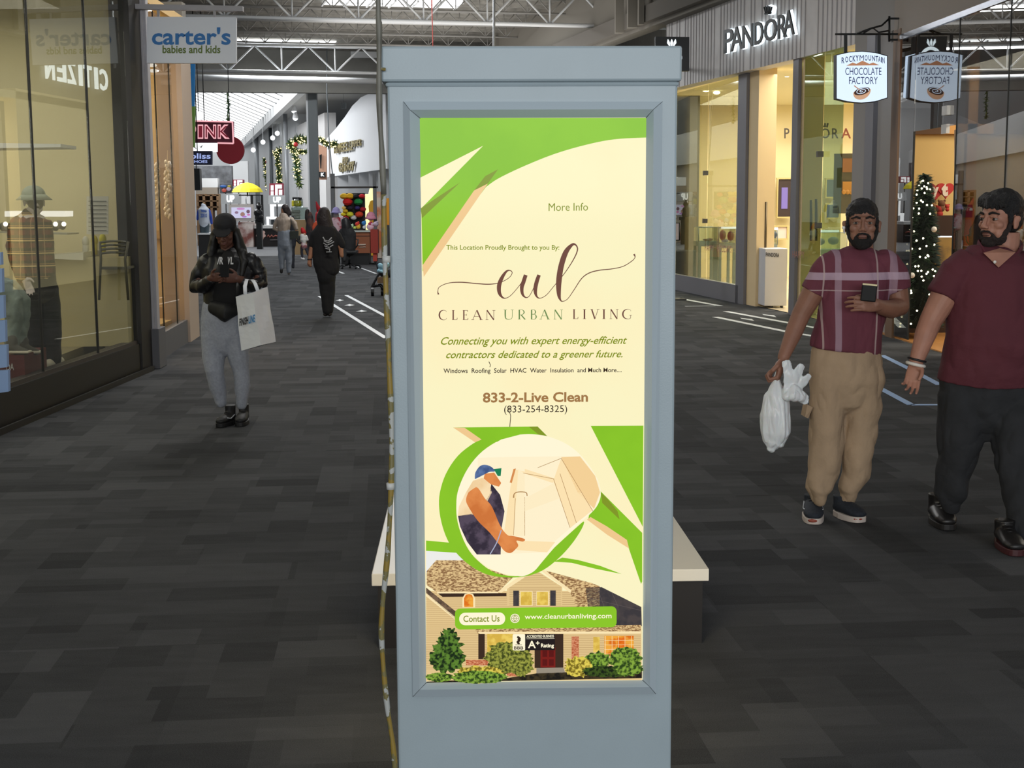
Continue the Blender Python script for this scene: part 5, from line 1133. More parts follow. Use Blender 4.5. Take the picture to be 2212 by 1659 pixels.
# round columns of the far wing with garlands
cm = mat('silver column', (160, 164, 168), .4, metal=.3); cmd = mat('grey column', (104, 110, 114), .45, metal=.3)
for px, w, Y, m, top, lab in ((558, 11, 95, cm, 303, 'farthest pale round column, left of three'), (588, 7, 85, cmd, 282, 'thin grey round column, middle of three'), (621, 9, 72, cm, 250, 'pale round column carrying the largest garland')):
    p = at(px, 440, Y); z = at(px, top, Y).z; f = MB(); f.tube([V((p.x, Y, 0)), V((p.x, Y, 6.2))], w/2/3000*Y, m, 20); tag(f.build('column'), lab, 'column')
Yg = 66
g = lambda x, y, Y=Yg: at(x, y, Y)
garland('garland', [g(630, 312), g(634, 320), g(640, 345), g(642, 370), g(647, 400)], .26, 'lit garland trailing down the nearest far column', 90, seed=2)
garland('garland', [g(628, 315), g(638, 304), g(652, 302), g(668, 304)], .28, 'lit garland arching right from the nearest far column', 70, seed=3, red=(g(639, 312, 65.6),))
garland('garland', [g(634, 325), g(648, 328), g(660, 328)], .2, 'short lit garland branch below the arch', 40, seed=9)
garland('garland', [g(595, 330, 80), g(600, 350, 80), g(603, 375, 80), g(604, 395, 80)], .26, 'lit garland trailing beside the thin grey column', 70, seed=4)
garland('garland', [g(597, 332, 80), g(606, 324, 80), g(617, 326, 80)], .26, 'lit garland arching right from the thin grey column', 40, seed=5)
garland('garland', [g(572, 342, 90), g(575, 365, 90), g(576, 385, 90), g(580, 408, 90)], .25, 'lit garland with red baubles on the farthest column', 60, seed=6, red=(g(577, 350, 89.6),))
garland('garland', [g(692, 300, 57), g(704, 308, 57), g(715, 314, 57), g(726, 310, 57)], .2, 'lit garland beside the gilt shop letters', 60, seed=7)
# steel post that stands in front of the bulkhead
p = at(681, 500, 44.9); f = MB(); f.box((p.x-.14, 44.9, 0), (p.x+.14, 45.2, 5.3), mat('dark grey steel post', (86, 92, 94), .5)); f.box((p.x-.2, 44.95, 0), (p.x-.14, 45.15, 5.2), mat('pale post edge', (200, 202, 204), .5)); tag(f.build('steel_post'), 'tall dark grey steel post under the bulkhead', 'post')
# gilt letters on the curved white fascia
gilt = mat('dark gilt letter', (64, 56, 40), .4, metal=.3, rgb2=(190, 176, 120), nscale=14)
root = empty('fascia_letters', WL(52, 3.6), 'row of dark gilt capital letters on the curved white fascia', 'sign lettering'); WAp, WBp = WL(46.4), WL(61)
def wl_text(root, st, xs, yt, yb, sl):
    nn = V((-.97, -.23, 0))*.06
    for i, ch in enumerate(st):
        a, b = xs[i], xs[i+1]-.8
        O = atline(a, yb-(a-xs[0])*sl, WAp, WBp)+nn; wv = atline(b, yb-(b-xs[0])*sl, WAp, WBp)+nn-O; hv = atline(a, yt-(a-xs[0])*sl, WAp, WBp)+nn-O
        f = MB(); f.text(ch, O, wv, hv, gilt, ext=.05, bold=.02); f.build('letter', root)
wl_text(root, 'TIMEELLI', [725, 731, 735, 742, 748.5, 755, 760.5, 765, 768], 312, 332, .19); wl_text(root, 'MMER', [767, 773, 778, 782.5, 786.5], 304, 318, .19)
root = empty('fascia_letters', WL(50, 3), 'two rows of lower gilt letters on the curved white fascia', 'sign lettering'); wl_text(root, 'efiboy', [737, 744, 748, 752, 758, 765, 772], 352, 372, .12); wl_text(root, 'ill', [745, 749, 752, 756], 340, 352, .1)
f = MB(); f.slab([at(688, 312, 60), at(705, 318, 60), at(705, 388, 60), at(688, 388, 60)], (0, .3, 0), mat('peach panel', (206, 160, 134), .7)); tag(f.build('wall_panel'), 'peach coloured panel with a dark letter behind the steel post', 'panel')
f = MB(); f.slab([at(690, 335, 59.9), at(695, 333, 59.9), at(694, 364, 59.9), at(692, 364, 59.9)], (0, .05, 0), blk); f.build('stroke'); o = bpy.data.objects['stroke']; tag(o, 'dark upright stroke letter on the peach panel', 'letter')
root = flat_sign('letter_plate', 'small black plate with a white letter on the peach panel', 'sign', 59.88, 688, 371, 703, 383, .1, blk); f = MB(); tx(f, 'K', 693, 373, 701, 381, 59.85, lw, bold=.05); f.build('lettering', root)
for k, (x, y) in enumerate(((638, 256), (635, 240))): 
    f = MB(); p = at(x, y, 66); f.tube([V((p.x, 66, 6.2)), p+V((0, 0, .25))], .02, WHITE, 6); f.tube([p+V((0, 0, .3)), p], [.08, .14], WHITE, 10); f.ell(p, (.12, .12, .1), lw, seg=10, rg=8); tag(f.build('ceiling_spotlight'), 'small white spotlight under the flat far ceiling, '+('lower', 'upper')[k]+' of the pair', 'spotlight', 'far ceiling spotlights')
for x, y in ((599, 288), (589, 298), (568, 307), (547, 324)):
    f = MB(); p = at(x, y, 80); f.tube([V((p.x, 80, 6.2)), p], .02, WHITE, 6); f.ell(p, (.14, .14, .14), lw, seg=10, rg=8); tag(f.build('ceiling_spotlight'), 'tiny far globe spotlight beside the ceiling beam, '+{599: 'rightmost', 589: 'second from right', 568: 'second from left', 547: 'leftmost'}[x], 'spotlight', 'tiny far spotlights')
f = MB(); p = at(742, 228, 47); f.box((p.x-.08, 47, p.z-.1), (p.x+.08, 47.1, p.z+.1), cmd); f.tube([p+V((0, 0, .1)), V((p.x, 47.05, 6.2))], .005, cmd, 4); tag(f.build('hanging_box'), 'small grey box hanging from the far ceiling', 'fixture')
f = MB(); f.tube([at(x, y, 43) for x, y in ((706, 0), (706, 200), (710, 290), (716, 360), (722, 400))], .018, cmd, 5); tag(f.build('hanging_wire'), 'thin dark wire hanging beside the steel post', 'wire')
f = MB(); f.tube([at(1067, -5, 24), at(1067, 98, 24), at(1067, 140, 24)], .022, steel, 6); tag(f.build('hanging_rod'), 'thin white vertical rod above the kiosk top', 'rod')
f = MB(); f.tube([at(932, -95, 26), at(933, 15, 26), at(935, 99, 26), at(935, 120, 26)], .010, mat('red cord', (130, 50, 44), .6), 5); tag(f.build('red_rope'), 'thin red rope hanging above the kiosk top', 'cord')
# curved grey canopy shape by the fascia
# ---- left shops of the far wing ----
f = MB(); box_px(f, 424, 405, 470, 440, 62, .4, mat('taupe lintel', (150, 140, 128), .7)); box_px(f, 424, 385, 470, 405, 62, .4, WHITE); struct(f, 'wall_left')
f = MB(); box_px(f, 404, 358, 500, 408, 66, .4, mat('dark grey far shop', (92, 94, 98), .6, noise_amt=.5, nscale=4)); struct(f, 'wall_left')
f = MB(); box_px(f, 500, 348, 535, 460, 70, .4, OFFW); struct(f, 'wall_left')
f = MB(); box_px(f, 414, 364, 431, 411, 41, .3, blk); a = at(422, 364, 41); f.tube([a+V((0, .15, 0)), V((a.x, 41.15, 6.4))], .012, blk, 5); tag(f.build('black_banner'), 'tall plain black panel hanging below the navy sign', 'panel')
f = MB(); wd = mat('honey timber shelving', (140, 110, 80), .7, noise_amt=.3, nscale=3)
for y in (421, 433, 446): box_px(f, 427, y, 472, y+2.4, 58, .5, wd)
for x in (427, 441, 457, 471): box_px(f, x, 419, x+1.5, gy(58)+4, 58, .5, wd)
box_px(f, 427, 419, 472, 455, 58.5, .1, mat('shelf back', (98, 80, 66), .7)); tag(f.build('shelf_unit'), 'brown open shelving unit in the far left shop', 'shelf')
# ---- hoodie mannequin ----
def mini(root_name, label, Y, foot, parts, cat_='person', vox=.02):
    root = empty(root_name, flo(*foot) if foot[1] > 460 else at(*foot, Y), label, cat_)
    for nm, m, prims in parts:
        f = MB()
        for pr in prims:
            pts = [at(x, y, Y+(r[0] if r else 0)) for (x, y, w, *r) in pr]; ws = [w/3000*Y for (x, y, w, *r) in pr]
            f.tube(pts, [(w, w*.72) for w in ws] if max(ws) > .11 else ws, m, 14, side=(1, 0, 0), rnd=True)
        f.blob(nm, root, vox, 2, amp=.01, fr=6, seed=len(nm))
    return root
Yh = 41
ar, f = grounded('display_plinth', 428, 507, 459, Yh, 1.2, mat('charcoal plinth', (44, 44, 46), .6), 'charcoal display plinth under the blue-sleeved hoodie mannequin', 'plinth'); f.build('plinth_body', ar); f = MB(); box_px(f, 427, 504, 460, 507.5, Yh-.05, 1.3, WHITE); f.build('plinth_top', ar)
h = empty('mannequin', at(443, 505, Yh+.5), 'headless mannequin in a white hoodie with royal blue sleeves', 'mannequin')
def blobp(root, nm, m, prims, Y, vox=.015, amp=.006):
    f = MB()
    for pr in prims: f.tube([at(x, y, Y) for x, y, w in pr], [(w/3000*Y, min(w/3000*Y, .16)) for x, y, w in pr], m, 14, side=(1, 0, 0), rnd=True)
    return f.blob(nm, root, vox, 2, amp=amp, fr=7)
blobp(h, 'hoodie', mat('white hoodie', (196, 204, 216), .9), [[(440, 446, 6), (440, 452, 12), (441, 460, 12), (441, 480, 11.5)], [(438, 443, 4), (440, 448, 6)]], Yh+.5)
blobp(h, 'sleeve', mat('royal blue sleeve', (40, 74, 176), .8), [[(430, 455, 3.6), (427.5, 465, 3), (426.5, 474, 2.4)], [(451, 455, 3.8), (455, 468, 3.4), (457, 482, 2.6)]], Yh+.5)
blobp(h, 'trousers', mat('slate trousers', (64, 78, 86), .9), [[(437, 483, 6), (437, 494, 5), (437, 504, 4.4)], [(446, 483, 6), (447, 494, 5), (447, 504, 4.4)]], Yh+.5)
f = MB(); bp_ = mat('blue hoodie print', (92, 120, 190), .7); tx(f, '2010', 433, 461, 447, 470, Yh+.32, bp_, bold=.05); f.poly([at(x, y, Yh+.32) for x, y in ((433, 452), (447, 455), (446, 459), (435, 458))], bp_); f.build('print', h)
# ---- crepe stall ----
Yc = 56
ck, f = grounded('stall_counter', 547, 493, 606, Yc, 1.6, mat('glossy black counter', (30, 24, 24), .35), 'black dessert stall counter with an ice cream cone picture', 'counter'); f.build('counter_body', ck)
f = MB(); box_px(f, 546, 487, 607, 493.5, Yc-.1, 1.8, mat('white stone top', (214, 214, 212), .3, noise_amt=.1, nscale=2)); f.build('counter_top', ck)
f = MB(); cone = mat('wafer picture', (220, 168, 140), .6); f.poly([at(x, y, Yc-.02) for x, y in ((555, 513), (571, 512), (564, 527))], cone)
for x, y in ((558, 509), (564, 505), (569, 509), (563, 511), (559, 503), (568, 502)): f.poly([at(x+5*math.cos(a), y+4*math.sin(a), Yc-.03-.001*x % .01) for a in [math.radians(30*i) for i in range(12)]], mat('rose cream picture', (222, 186, 176), .6))
f.build('cone_picture', ck); f = MB(); f.tube([at(x, y, Yc-.03) for x, y in ((577, 512), (580, 508), (583, 513), (587, 508), (590, 512), (595, 509), (602, 511))], .035, mat('brick lettering', (150, 84, 72), .6), 5); f.tube([at(583, 518.5, Yc-.03), at(603, 518, Yc-.03)], .02, mat('grey lettering', (120, 114, 114), .6), 5); f.build('lettering', ck)
cr, f = grounded('stall_counter', 515, 480, 546, Yc-.3, 1.5, mat('dessert photo panel', (128, 74, 66), .5, rgb2=(218, 206, 200), nscale=1.6), 'stall side counter covered with a photo of desserts', 'counter'); f.build('counter_body', cr)
sc, f = None, MB(); box_px(f, 495, 441, 547, 478, Yc-.35, .2, mat('pale screen frame', (190, 184, 178), .5)); sc = f.build('menu_screen'); tag(sc, 'pale-framed lit menu screen with lilac and pink pictures', 'screen'); 
f = MB(); f.slab([at(x, y, Yc-.36) for x, y in ((500, 448), (500, 471), (542, 471), (542, 448))], (0, -.02, 0), mat('lilac screen', (206, 206, 236), .4, em=.95))
for k, (x, y, w, hh, cc) in enumerate(((520, 451, 9, 2.6, (216, 150, 214)), (524, 463, 5, 5, (170, 130, 120)), (536, 457, 4, 4, (120, 90, 110)), (511, 459, 4, 3, (150, 120, 150)), (528, 468, 5, 2, (190, 130, 220)), (537, 464, 3.5, 2, (220, 120, 190)))): f.poly([at(x+w*math.cos(a), y+hh*math.sin(a), Yc-.39-.002*k) for a in [math.radians(36*i) for i in range(10)]], mat('screen picture %d' % k, cc, .4, em=.8))
f.build('screen_picture', sc)
for nm, x0, y0, x1, y1, st, Yq in (('brand_board', 477, 419, 518, 440, 'UP', 57), ('brand_board', 580, 422, 616, 441, 'UP', 58)):
    r_ = flat_sign(nm, 'light grey board with glowing initials, '+('left of the yellow parasol pole' if x0 < 500 else 'right of the yellow parasol'), 'sign', Yq, x0, y0, x1, y1, .3, mat('light grey board', (176, 180, 182), .6)); f = MB(); tx(f, st, (x0+x1)/2-8, y0+3, (x0+x1)/2+9, y1-3, Yq-.03, lw, bold=.05); f.build('lettering', r_); stand(r_, (x0+x1)/2, y1-2, Yq)
for x0, y0, x1, y1 in ((582, 396, 612, 424), (503, 388, 526, 402)):
    r_ = flat_sign('logo_sign', 'maroon and white sign with rounded glowing characters, '+('right of' if x0 > 550 else 'behind')+' the yellow parasol', 'sign', 66, x0, y0, x1, y1, .3, mat('wine red sign', (126, 30, 50), .5)); f = MB(); w = x1-x0
    for a, b, c_, d_ in ((.1, .15, .3, .55), (.1, .62, .3, .95), (.42, .15, .6, .95), (.42, .1, .9, .4), (.68, .5, .92, .9)): f.slab([at(x0+w*a, y0+(y1-y0)*b, 65.97), at(x0+w*a, y0+(y1-y0)*d_, 65.97), at(x0+w*c_, y0+(y1-y0)*d_, 65.97), at(x0+w*c_, y0+(y1-y0)*b, 65.97)], (0, -.02, 0), lw)
    f.build('lettering', r_); stand(r_, (x0+x1)/2, y1-2, 66)
# yellow parasol
Yu = 60; par = empty('parasol', V((at(535, 440, Yu).x, Yu, 0)), 'open yellow parasol over the far dessert stall', 'parasol')
f = MB(); N = 20; prof = [(0, 395), (10, 397), (20, 402), (28, 408), (32.5, 415.5)]; vs = []; fs = []; cp_ = at(534, 400, Yu)
for i, (r, y) in enumerate(prof):
    for j in range(N):
        a = 2*math.pi*j/N; rw = r/3000*Yu; k = 1-(.03 if (j % 2 and i > 1) else 0); vs.append(V((cp_.x+rw*k*math.cos(a), Yu+rw*k*math.sin(a), at(534, y, Yu).z)))
fs = [[i*N+j, i*N+(j+1) % N, (i+1)*N+(j+1) % N, (i+1)*N+j] for i in range(4) for j in range(N)]
f.add(vs, fs, mat('yellow canopy', (238, 222, 30), .6, em=0)); cn = f.build('canopy', par); cn.modifiers.new('t', 'SOLIDIFY').thickness = .02
f = MB(); p = at(544, 430, Yu); f.tube([V((cp_.x, Yu, 0)), V((cp_.x, Yu, at(534, 396, Yu).z))], .03, blk, 8); f.build('pole', par)
f = MB(); box_px(f, 516, 420.5, 567, 423, Yc+.5, .1, blk); box_px(f, 543, 421, 546, 490, Yc+.5, .1, blk); box_px(f, 565, 421, 568, 490, Yc+.5, .1, blk); tag(f.build('black_gantry'), 'thin black frame over the dessert stall counter', 'frame')
f = MB(); box_px(f, 475, 398, 500, 418, 62, .3, mat('charcoal board', (70, 72, 76), .6)); bd = f.build('menu_board'); tag(bd, 'dark board with blue, red and white blobs left of the yellow parasol', 'sign')
f = MB()
for k, (x, y, w, h_, cc) in enumerate(((482, 402, 7, 3, (70, 130, 220)), (484, 411, 5, 4, (226, 96, 80)), (494, 408, 5, 4, (206, 190, 220)), (495, 402, 3.5, 2, (230, 214, 60)))): f.ell(at(x, y, 61.95), (w/3000*62, .05, h_/3000*62), mat('board blob %d' % k, cc, .5, em=.5), seg=12, rg=8)
f.build('board_picture', bd); stand(bd, 487, 416, 62.1)
# black bust on the counter
Yb = 53; bu = empty('display_bust', at(559, 482, Yb), 'glossy black display bust with a hood on a stand, before the dessert counter', 'bust'); gb = mat('glossy black', (14, 15, 16), .15)
f = MB()
for x, y, r in ((559, 446, 6), (558, 460, 9.5), (560, 470, 9)): f.ell(at(x, y, Yb), (r/3000*Yb, .16, r*1.0/3000*Yb), gb)
f.tube([at(559, 436, Yb), at(559, 446, Yb)], .05, gb, 8); f.blob('bust', bu, .012, 2, amp=.02, fr=9); f = MB(); box_px(f, 551, 475, 569, 483, Yb, .3, blk); f.build('foot', bu); p = at(559, 483, Yb); f = MB(); f.box((p.x-.1, Yb, 0), (p.x+.1, Yb+.3, p.z), blk); f.build('stand', bu)
# white shelves behind the counter
f = MB()
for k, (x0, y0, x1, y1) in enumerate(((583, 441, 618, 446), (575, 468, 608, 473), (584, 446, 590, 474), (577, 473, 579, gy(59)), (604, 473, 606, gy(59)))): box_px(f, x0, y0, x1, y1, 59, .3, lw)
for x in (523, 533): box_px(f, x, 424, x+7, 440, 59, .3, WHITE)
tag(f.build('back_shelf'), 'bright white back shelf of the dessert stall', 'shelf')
dk_, f = grounded('drinks_dispenser', 628, 474, 664, 47, .6, mat('tan stall body', (166, 138, 100), .6), 'glass drinks tank with lemons on a tan stand', 'dispenser'); 
f = MB(); a0 = at(628, 500, 47); b0 = at(662, 475, 47); f.box((a0.x, 47, 0), (b0.x, 47.6, b0.z), mat('tan stall body', (0, 0, 0))); f.build('stand', dk_)
f = MB(); a0, b0 = at(629, 474, 47), at(662, 448, 47); f.box((a0.x, 47.1, a0.z), (b0.x, 47.5, b0.z), glass('tank glass', (214, 226, 222), .15, .5)); f.build('tank', dk_)
f = MB(); a0, b0 = at(632, 448, 47), at(652, 430, 47); f.tube([V(((a0.x+b0.x)/2, 47.3, a0.z)), V(((a0.x+b0.x)/2, 47.3, b0.z))], (b0.x-a0.x)/2, glass('tank glass'), 20); f.build('jar', dk_)
f = MB(); [f.ell(at(x, y, 47.3), .05, mat('lemon yellow', (236, 220, 40), .5), seg=8, rg=6) for x in (633, 636.5, 640, 644, 648) for y in (436, 439.5, 443)]; [f.ell(at(x, y, 47.3), .06, mat('pale fruit', (200, 190, 186), .5), seg=8, rg=6) for x in (632, 636, 641, 645) for y in (457, 464, 470)]; f.build('fruit', dk_)
f = MB(); f.tube([at(632, 428, 47.3), at(652, 430, 47.3)], .05, blk, 8); f.build('lid', dk_)
# ---- hat stall ----
Ys = 39
hs, f = grounded('stall_counter', 744, 500, 798, Ys+.0, 1.2, mat('orange brown counter', (150, 88, 56), .6), 'orange-brown hat stall counter on a black base', 'counter'); a0 = at(744, 547, Ys); b0 = at(799, 501, Ys)
f = MB(); f.box((a0.x, Ys, a0.z), (b0.x, Ys+1.2, b0.z), mat('orange brown counter', (0, 0, 0))); f.box((a0.x-.1, Ys-.01, at(744, 510, Ys).z-.01), (b0.x, Ys, at(744, 510, Ys).z+.01), mat('dark seam', (70, 40, 30), .6)); f.build('counter_body', hs)
f = MB(); f.box((a0.x-.1, Ys+.1, 0), (b0.x-.05, Ys+1.1, a0.z), blk); f.build('base', hs); f = MB(); f.box((a0.x, Ys-.05, b0.z), (b0.x+.1, Ys+1.2, b0.z+.04), mat('pale counter edge', (190, 196, 190), .4)); f.build('counter_top', hs)
f = MB(); f.tube([at(774, 529, Ys-.02), at(790, 528.5, Ys-.02)], .025, mat('pale counter print', (206, 186, 170), .6), 5); f.tube([at(775, 534, Ys-.02), at(790, 533.5, Ys-.02)], .012, mat('pale counter print', (0, 0, 0)), 5); f.build('lettering', hs)
rp_, f = grounded('red_box', 806, 498, 815, Ys+.1, .4, mat('brick red box', (160, 52, 40), .6), 'narrow brick red box at the right end of the hat stall', 'box'); f = MB(); box_px(f, 801, 496, 816, 547, Ys-.1, .5, mat('brick red box', (0, 0, 0))); f.build('box_body', rp_); f = MB(); box_px(f, 806, 547, 814, 564.5, Ys-.05, .4, mat('orange red leg', (186, 66, 50), .6)); f.build('leg', rp_)
f = MB(); fr = mat('brown black stall frame', (52, 46, 44), .6); gp = mat('grey stall post', (110, 112, 114), .5)
box_px(f, 715, 402.5, 816, 407, Ys+.6, .12, fr); q = empty('post_gantry', V((at(765, 500, Ys).x, Ys+.6, 0)), 'tall grey two-post frame with a dark crossbar over the hat stall', 'frame'); f.build('crossbar', q)
for x0, x1, yt in ((716, 722, 375), (807, 812, 375)):
    a0, b0 = at(x0, 500, Ys+.6), at(x1, yt, Ys+.6); f = MB(); f.box((a0.x, Ys+.6, 0), (b0.x, Ys+.75, b0.z), gp); f.build('post', q)
f = MB(); p0, p1 = at(744, 470, Ys+.9), at(788, 425, Ys+.9); f.box((p0.x, Ys+.9, at(744, 500, Ys).z), (p1.x, Ys+1.0, p1.z+.1), mat('black hat rack', (22, 20, 22), .7)); tag(f.build('hat_rack'), 'black stepped rack that carries the caps on the stall', 'rack')
hats = [(743,424,9,(236,190,50),'yellow'),(756,424,9,(238,186,40),'golden yellow'),(768,424,7,(30,28,30),'black'),(782,424,7,(206,30,44),'red'),(751,436,11,(214,34,34),'bright red'),(774,436,10,(30,140,70),'green'),(743,449,5,(230,196,110),'straw'),(746,456,6,(236,196,50),'mustard'),(757,449,6,(40,36,60),'navy'),(772,449,6,(60,50,120),'violet'),(784,452,7,(180,28,44),'crimson'),(742,463,6,(226,206,40),'lemon'),(756,463,8,(222,224,60),'acid yellow'),(776,463,9,(224,76,44),'orange'),(747,471,7,(196,40,60),'rose red'),(764,470,7,(216,216,218),'white'),(738,471,4,(232,200,214),'pale pink'),(770,438,4,(30,30,34),'dark')]
capproto = {}
for i, (x, y, r, c_, nm) in enumerate(hats):
    p = at(x, y, Ys+.75); rw = r/3000*Ys; rt = empty('baseball_cap', p, '%s cap on the hat stall rack' % nm, 'cap', 'caps on the hat stall'); m = mat('cap '+nm, c_, .8)
    f = MB(); f.ell(p, (rw, rw, rw*.72), m, seg=14, rg=8); f.build('crown', rt); f = MB(); f.ell(p+V((0, -rw*.75, -rw*.25)), (rw*.9, rw*.6, rw*.14), m, seg=14, rg=6); f.build('peak', rt)
for k, (x, y, r, c_, nm) in enumerate(((726, 455, 10, (168, 160, 214), 'lilac'), (801, 467, 12, (224, 150, 176), 'pink'))):
    p = at(x, y, Ys+.5); rw = r/3000*Ys; f = MB(); f.ell(p, (rw*.8, rw*.8, rw*.8), mat('bucket hat '+nm, c_, .85)); f.tube([p, p+V((0, 0, -rw*.5))], [rw*.8, rw*1.15], mat('bucket hat '+nm, c_), 18); tag(f.build('bucket_hat'), '%s bucket hat on the hat stall' % nm, 'hat')
f = MB(); f.ell(at(726, 466, Ys+.6), (.08, .09, .11), mat('grey head form', (170, 160, 158), .6)); f.tube([at(726, 474, Ys+.6), at(728, 490, Ys+.6), at(727, 500, Ys+.6)], [(.13, .09), (.15, .1), (.12, .09)], mat('red knit jumper', (170, 34, 52), .9, rgb2=(220, 190, 200), nscale=5), 14, side=(1, 0, 0), rnd=True); f.tube([at(727, 500, Ys+.6), V((at(727, 500, Ys).x, Ys+.6, 0))], .03, blk, 8); tag(f.build('mannequin'), 'small mannequin in a red and white jumper left of the cap rack', 'mannequin')
for k, (x, y, r, c_, nm) in enumerate(((760, 488, 4, (190, 226, 190), 'mint'), (772, 484, 5, (226, 60, 50), 'red'), (774, 490, 5, (236, 190, 60), 'yellow'), (786, 482, 5, (60, 140, 210), 'blue'), (787, 491, 4, (230, 236, 240), 'white'), (800, 490, 8, (236, 196, 214), 'pink'), (800, 484, 5, (180, 40, 80), 'magenta'), (812, 484, 6, (196, 180, 200), 'mauve'), (766, 492, 3, (210, 236, 120), 'lime'))):
    f = MB(); p = at(x, y, Ys+.1); f.ell(p, (r/3000*Ys, .07, r*.9/3000*Ys), mat('toy '+nm, c_, .7), seg=12, rg=8); f.ell(p+V((r*.5/3000*Ys, -.03, r*.7/3000*Ys)), r*.45/3000*Ys, mat('toy '+nm, c_), seg=8, rg=6); tag(f.build('soft_toy'), '%s soft toy charm on the hat stall counter' % nm, 'toy', 'soft toys on the hat stall')
f = MB(); box_px(f, 790, 431, 806, gy(45), 45, .5, mat('yellow panel', (228, 170, 30), .5, em=.35)); tag(f.build('yellow_machine'), 'tall yellow machine behind the hat stall', 'machine')
f = MB(); f.tube([at(x, y, 44.8) for x, y in ((792, gy(44.8)-2), (792, 472), (790, 445), (794, 432), (800, 428), (804, 410))], .09, mat('glowing pale yellow', (250, 240, 170), .5, em=1.3), 8, rnd=True); f.tube([at(790, 426, 44.8), at(804, 426, 44.8)], .1, mat('glowing pale yellow', (0, 0, 0)), 8, rnd=True); tag(f.build('glow_sign'), 'pale yellow glowing sign shape right of the caps', 'sign')
f = MB(); box_px(f, 813, 414, 822, gy(43), 43, .4, mat('orange banner', (200, 110, 60), .6, rgb2=(210, 196, 180), nscale=2)); tag(f.build('standing_banner'), 'orange and pale standing banner between the stall and the cable', 'banner')
f = MB(); box_px(f, 830, 428, 846, 486, 44, .4, mat('amber panel', (222, 150, 30), .6)); box_px(f, 826, 486, 850, gy(44), 44, .4, mat('dark locker', (60, 62, 66), .6)); tag(f.build('locker'), 'amber and dark grey locker just left of the kiosk', 'locker')
# Santa-hatted nutcracker head behind the woman in black
f = MB(); p = at(690, 455, 40); f.ell(p+V((0, 0, -.1)), (.1, .1, .1), mat('white fur', (226, 220, 214), .9)); f.tube([p, at(686, 446, 40), at(683, 436, 40)], [.08, .05, .015], mat('santa red', (176, 30, 40), .8), 12, rnd=True); f.tube([p+V((0, 0, -.1)), V((p.x, 40, .3))], [(.12, .1), (.18, .12)], mat('santa red', (0, 0, 0)), 12, side=(1, 0, 0), rnd=True); f.tube([V((p.x, 40, .35)), V((p.x, 40, 0))], .15, blk, 12); tag(f.build('santa_figure'), 'standing Christmas figure with a red pointed hat behind the woman in black', 'figure')
# ---- people in the distance ----
hairk = mat('dark brown hair', (38, 28, 28), .6, bump=.5, bscale=40)
skd = mat('far tan skin', (172, 120, 90), .6)
def fig(label, Y, fx, fy, parts, vox=.014, turn=0):
    root = empty('person', V((flo(fx, fy).x, Y, 0)), label, 'person'); 
    for nm, m, prims in parts:
        f = MB()
        for pr in prims:
            dy = [r[3] if len(r) > 3 else 0 for r in pr]
            f.tube([at(r[0], r[1], Y+d) for r, d in zip(pr, dy)], [(r[2]/FPX*Y, min(r[2]/FPX*Y, .13)) for r in pr], m, 16, side=(1, 0, 0), rnd=True)
        f.blob(nm, root, vox, 3, amp=.008, fr=9, seed=len(nm), amp2=.006, fr2=22)
    return root
Yw = 20.9
wb = fig('woman with long dark hair seen from behind, black T-shirt with white print, black trousers', Yw, 706, 681, [
 ('body', skd, [[(699, 462, 11), (701, 475, 10), (702, 500, 8)], [(702, 508, 14), (703, 540, 13), (705, 575, 12)], [(683, 508, 7), (674, 535, 6), (669, 560, 4.5)], [(725, 508, 7), (736, 535, 6), (738, 552, 4.5)],
   [(669, 560, 4), (668, 570, 4.6), (671, 574, 3)], [(665, 566, 1.3), (665.5, 573, 1.3)], [(668.2, 570, 1.3), (669, 577, 1.2)], [(671, 570, 1.3), (672.5, 576, 1.1)], [(700, 580, 12), (704, 668, 5)]]),
 ('hair', hairk, [[(700, 461, 14), (701, 475, 15.5), (707, 495, 15), (716, 512, 10)], [(697, 470, 14), (702, 500, 13)]]),
 ('t_shirt', mat('black tee', (26, 25, 26), .9), [[(704, 500, 26), (702, 508, 32), (702, 530, 28), (703, 560, 28), (708, 583, 27)], [(680, 505, 9), (674, 528, 8)], [(728, 508, 9), (738, 530, 8.5)]]),
 ('trousers', mat('black trousers', (22, 21, 22), .85), [[(704, 575, 22), (704, 600, 19)], [(702, 600, 15), (704, 640, 11), (707, 672, 10)], [(712, 595, 13), (713, 640, 10), (711, 670, 9)]]),
 ('shoe', mat('brown black shoe', (40, 32, 28), .6), [[(704, 676, 6, .1), (703, 679, 5, -.02)]]), ('shoe', mat('brown black shoe', (0, 0, 0)), [[(711, 675, 6, .1), (712, 679, 5, -.02)]])])
f = MB(); wp = mat('white shirt print', (170, 170, 172), .7); rr = random.Random(3)
for l in ([(697,511),(701,518),(709,520),(716,512)], [(699,519),(708,524),(717,518)], [(698,524),(706,529),(716,524),(721,521)], [(700,530),(710,534),(719,528)], [(702,535),(711,538),(708,532)], [(712,536),(711,543)], [(704,543.5),(716,543)]):
    f.tube([at(x+.6, y+1, Yw-.19) for x, y in l], .010, wp, 4)
f.build('print', wb)
f = MB(); q = at(669, 560, Yw); f.tube([q+V((.034*math.cos(t), .034*math.sin(t), 0)) for t in [math.radians(30*i) for i in range(13)]], .007, blk, 6, cap=False); f.build('bracelet', wb)
Yt = 33.5
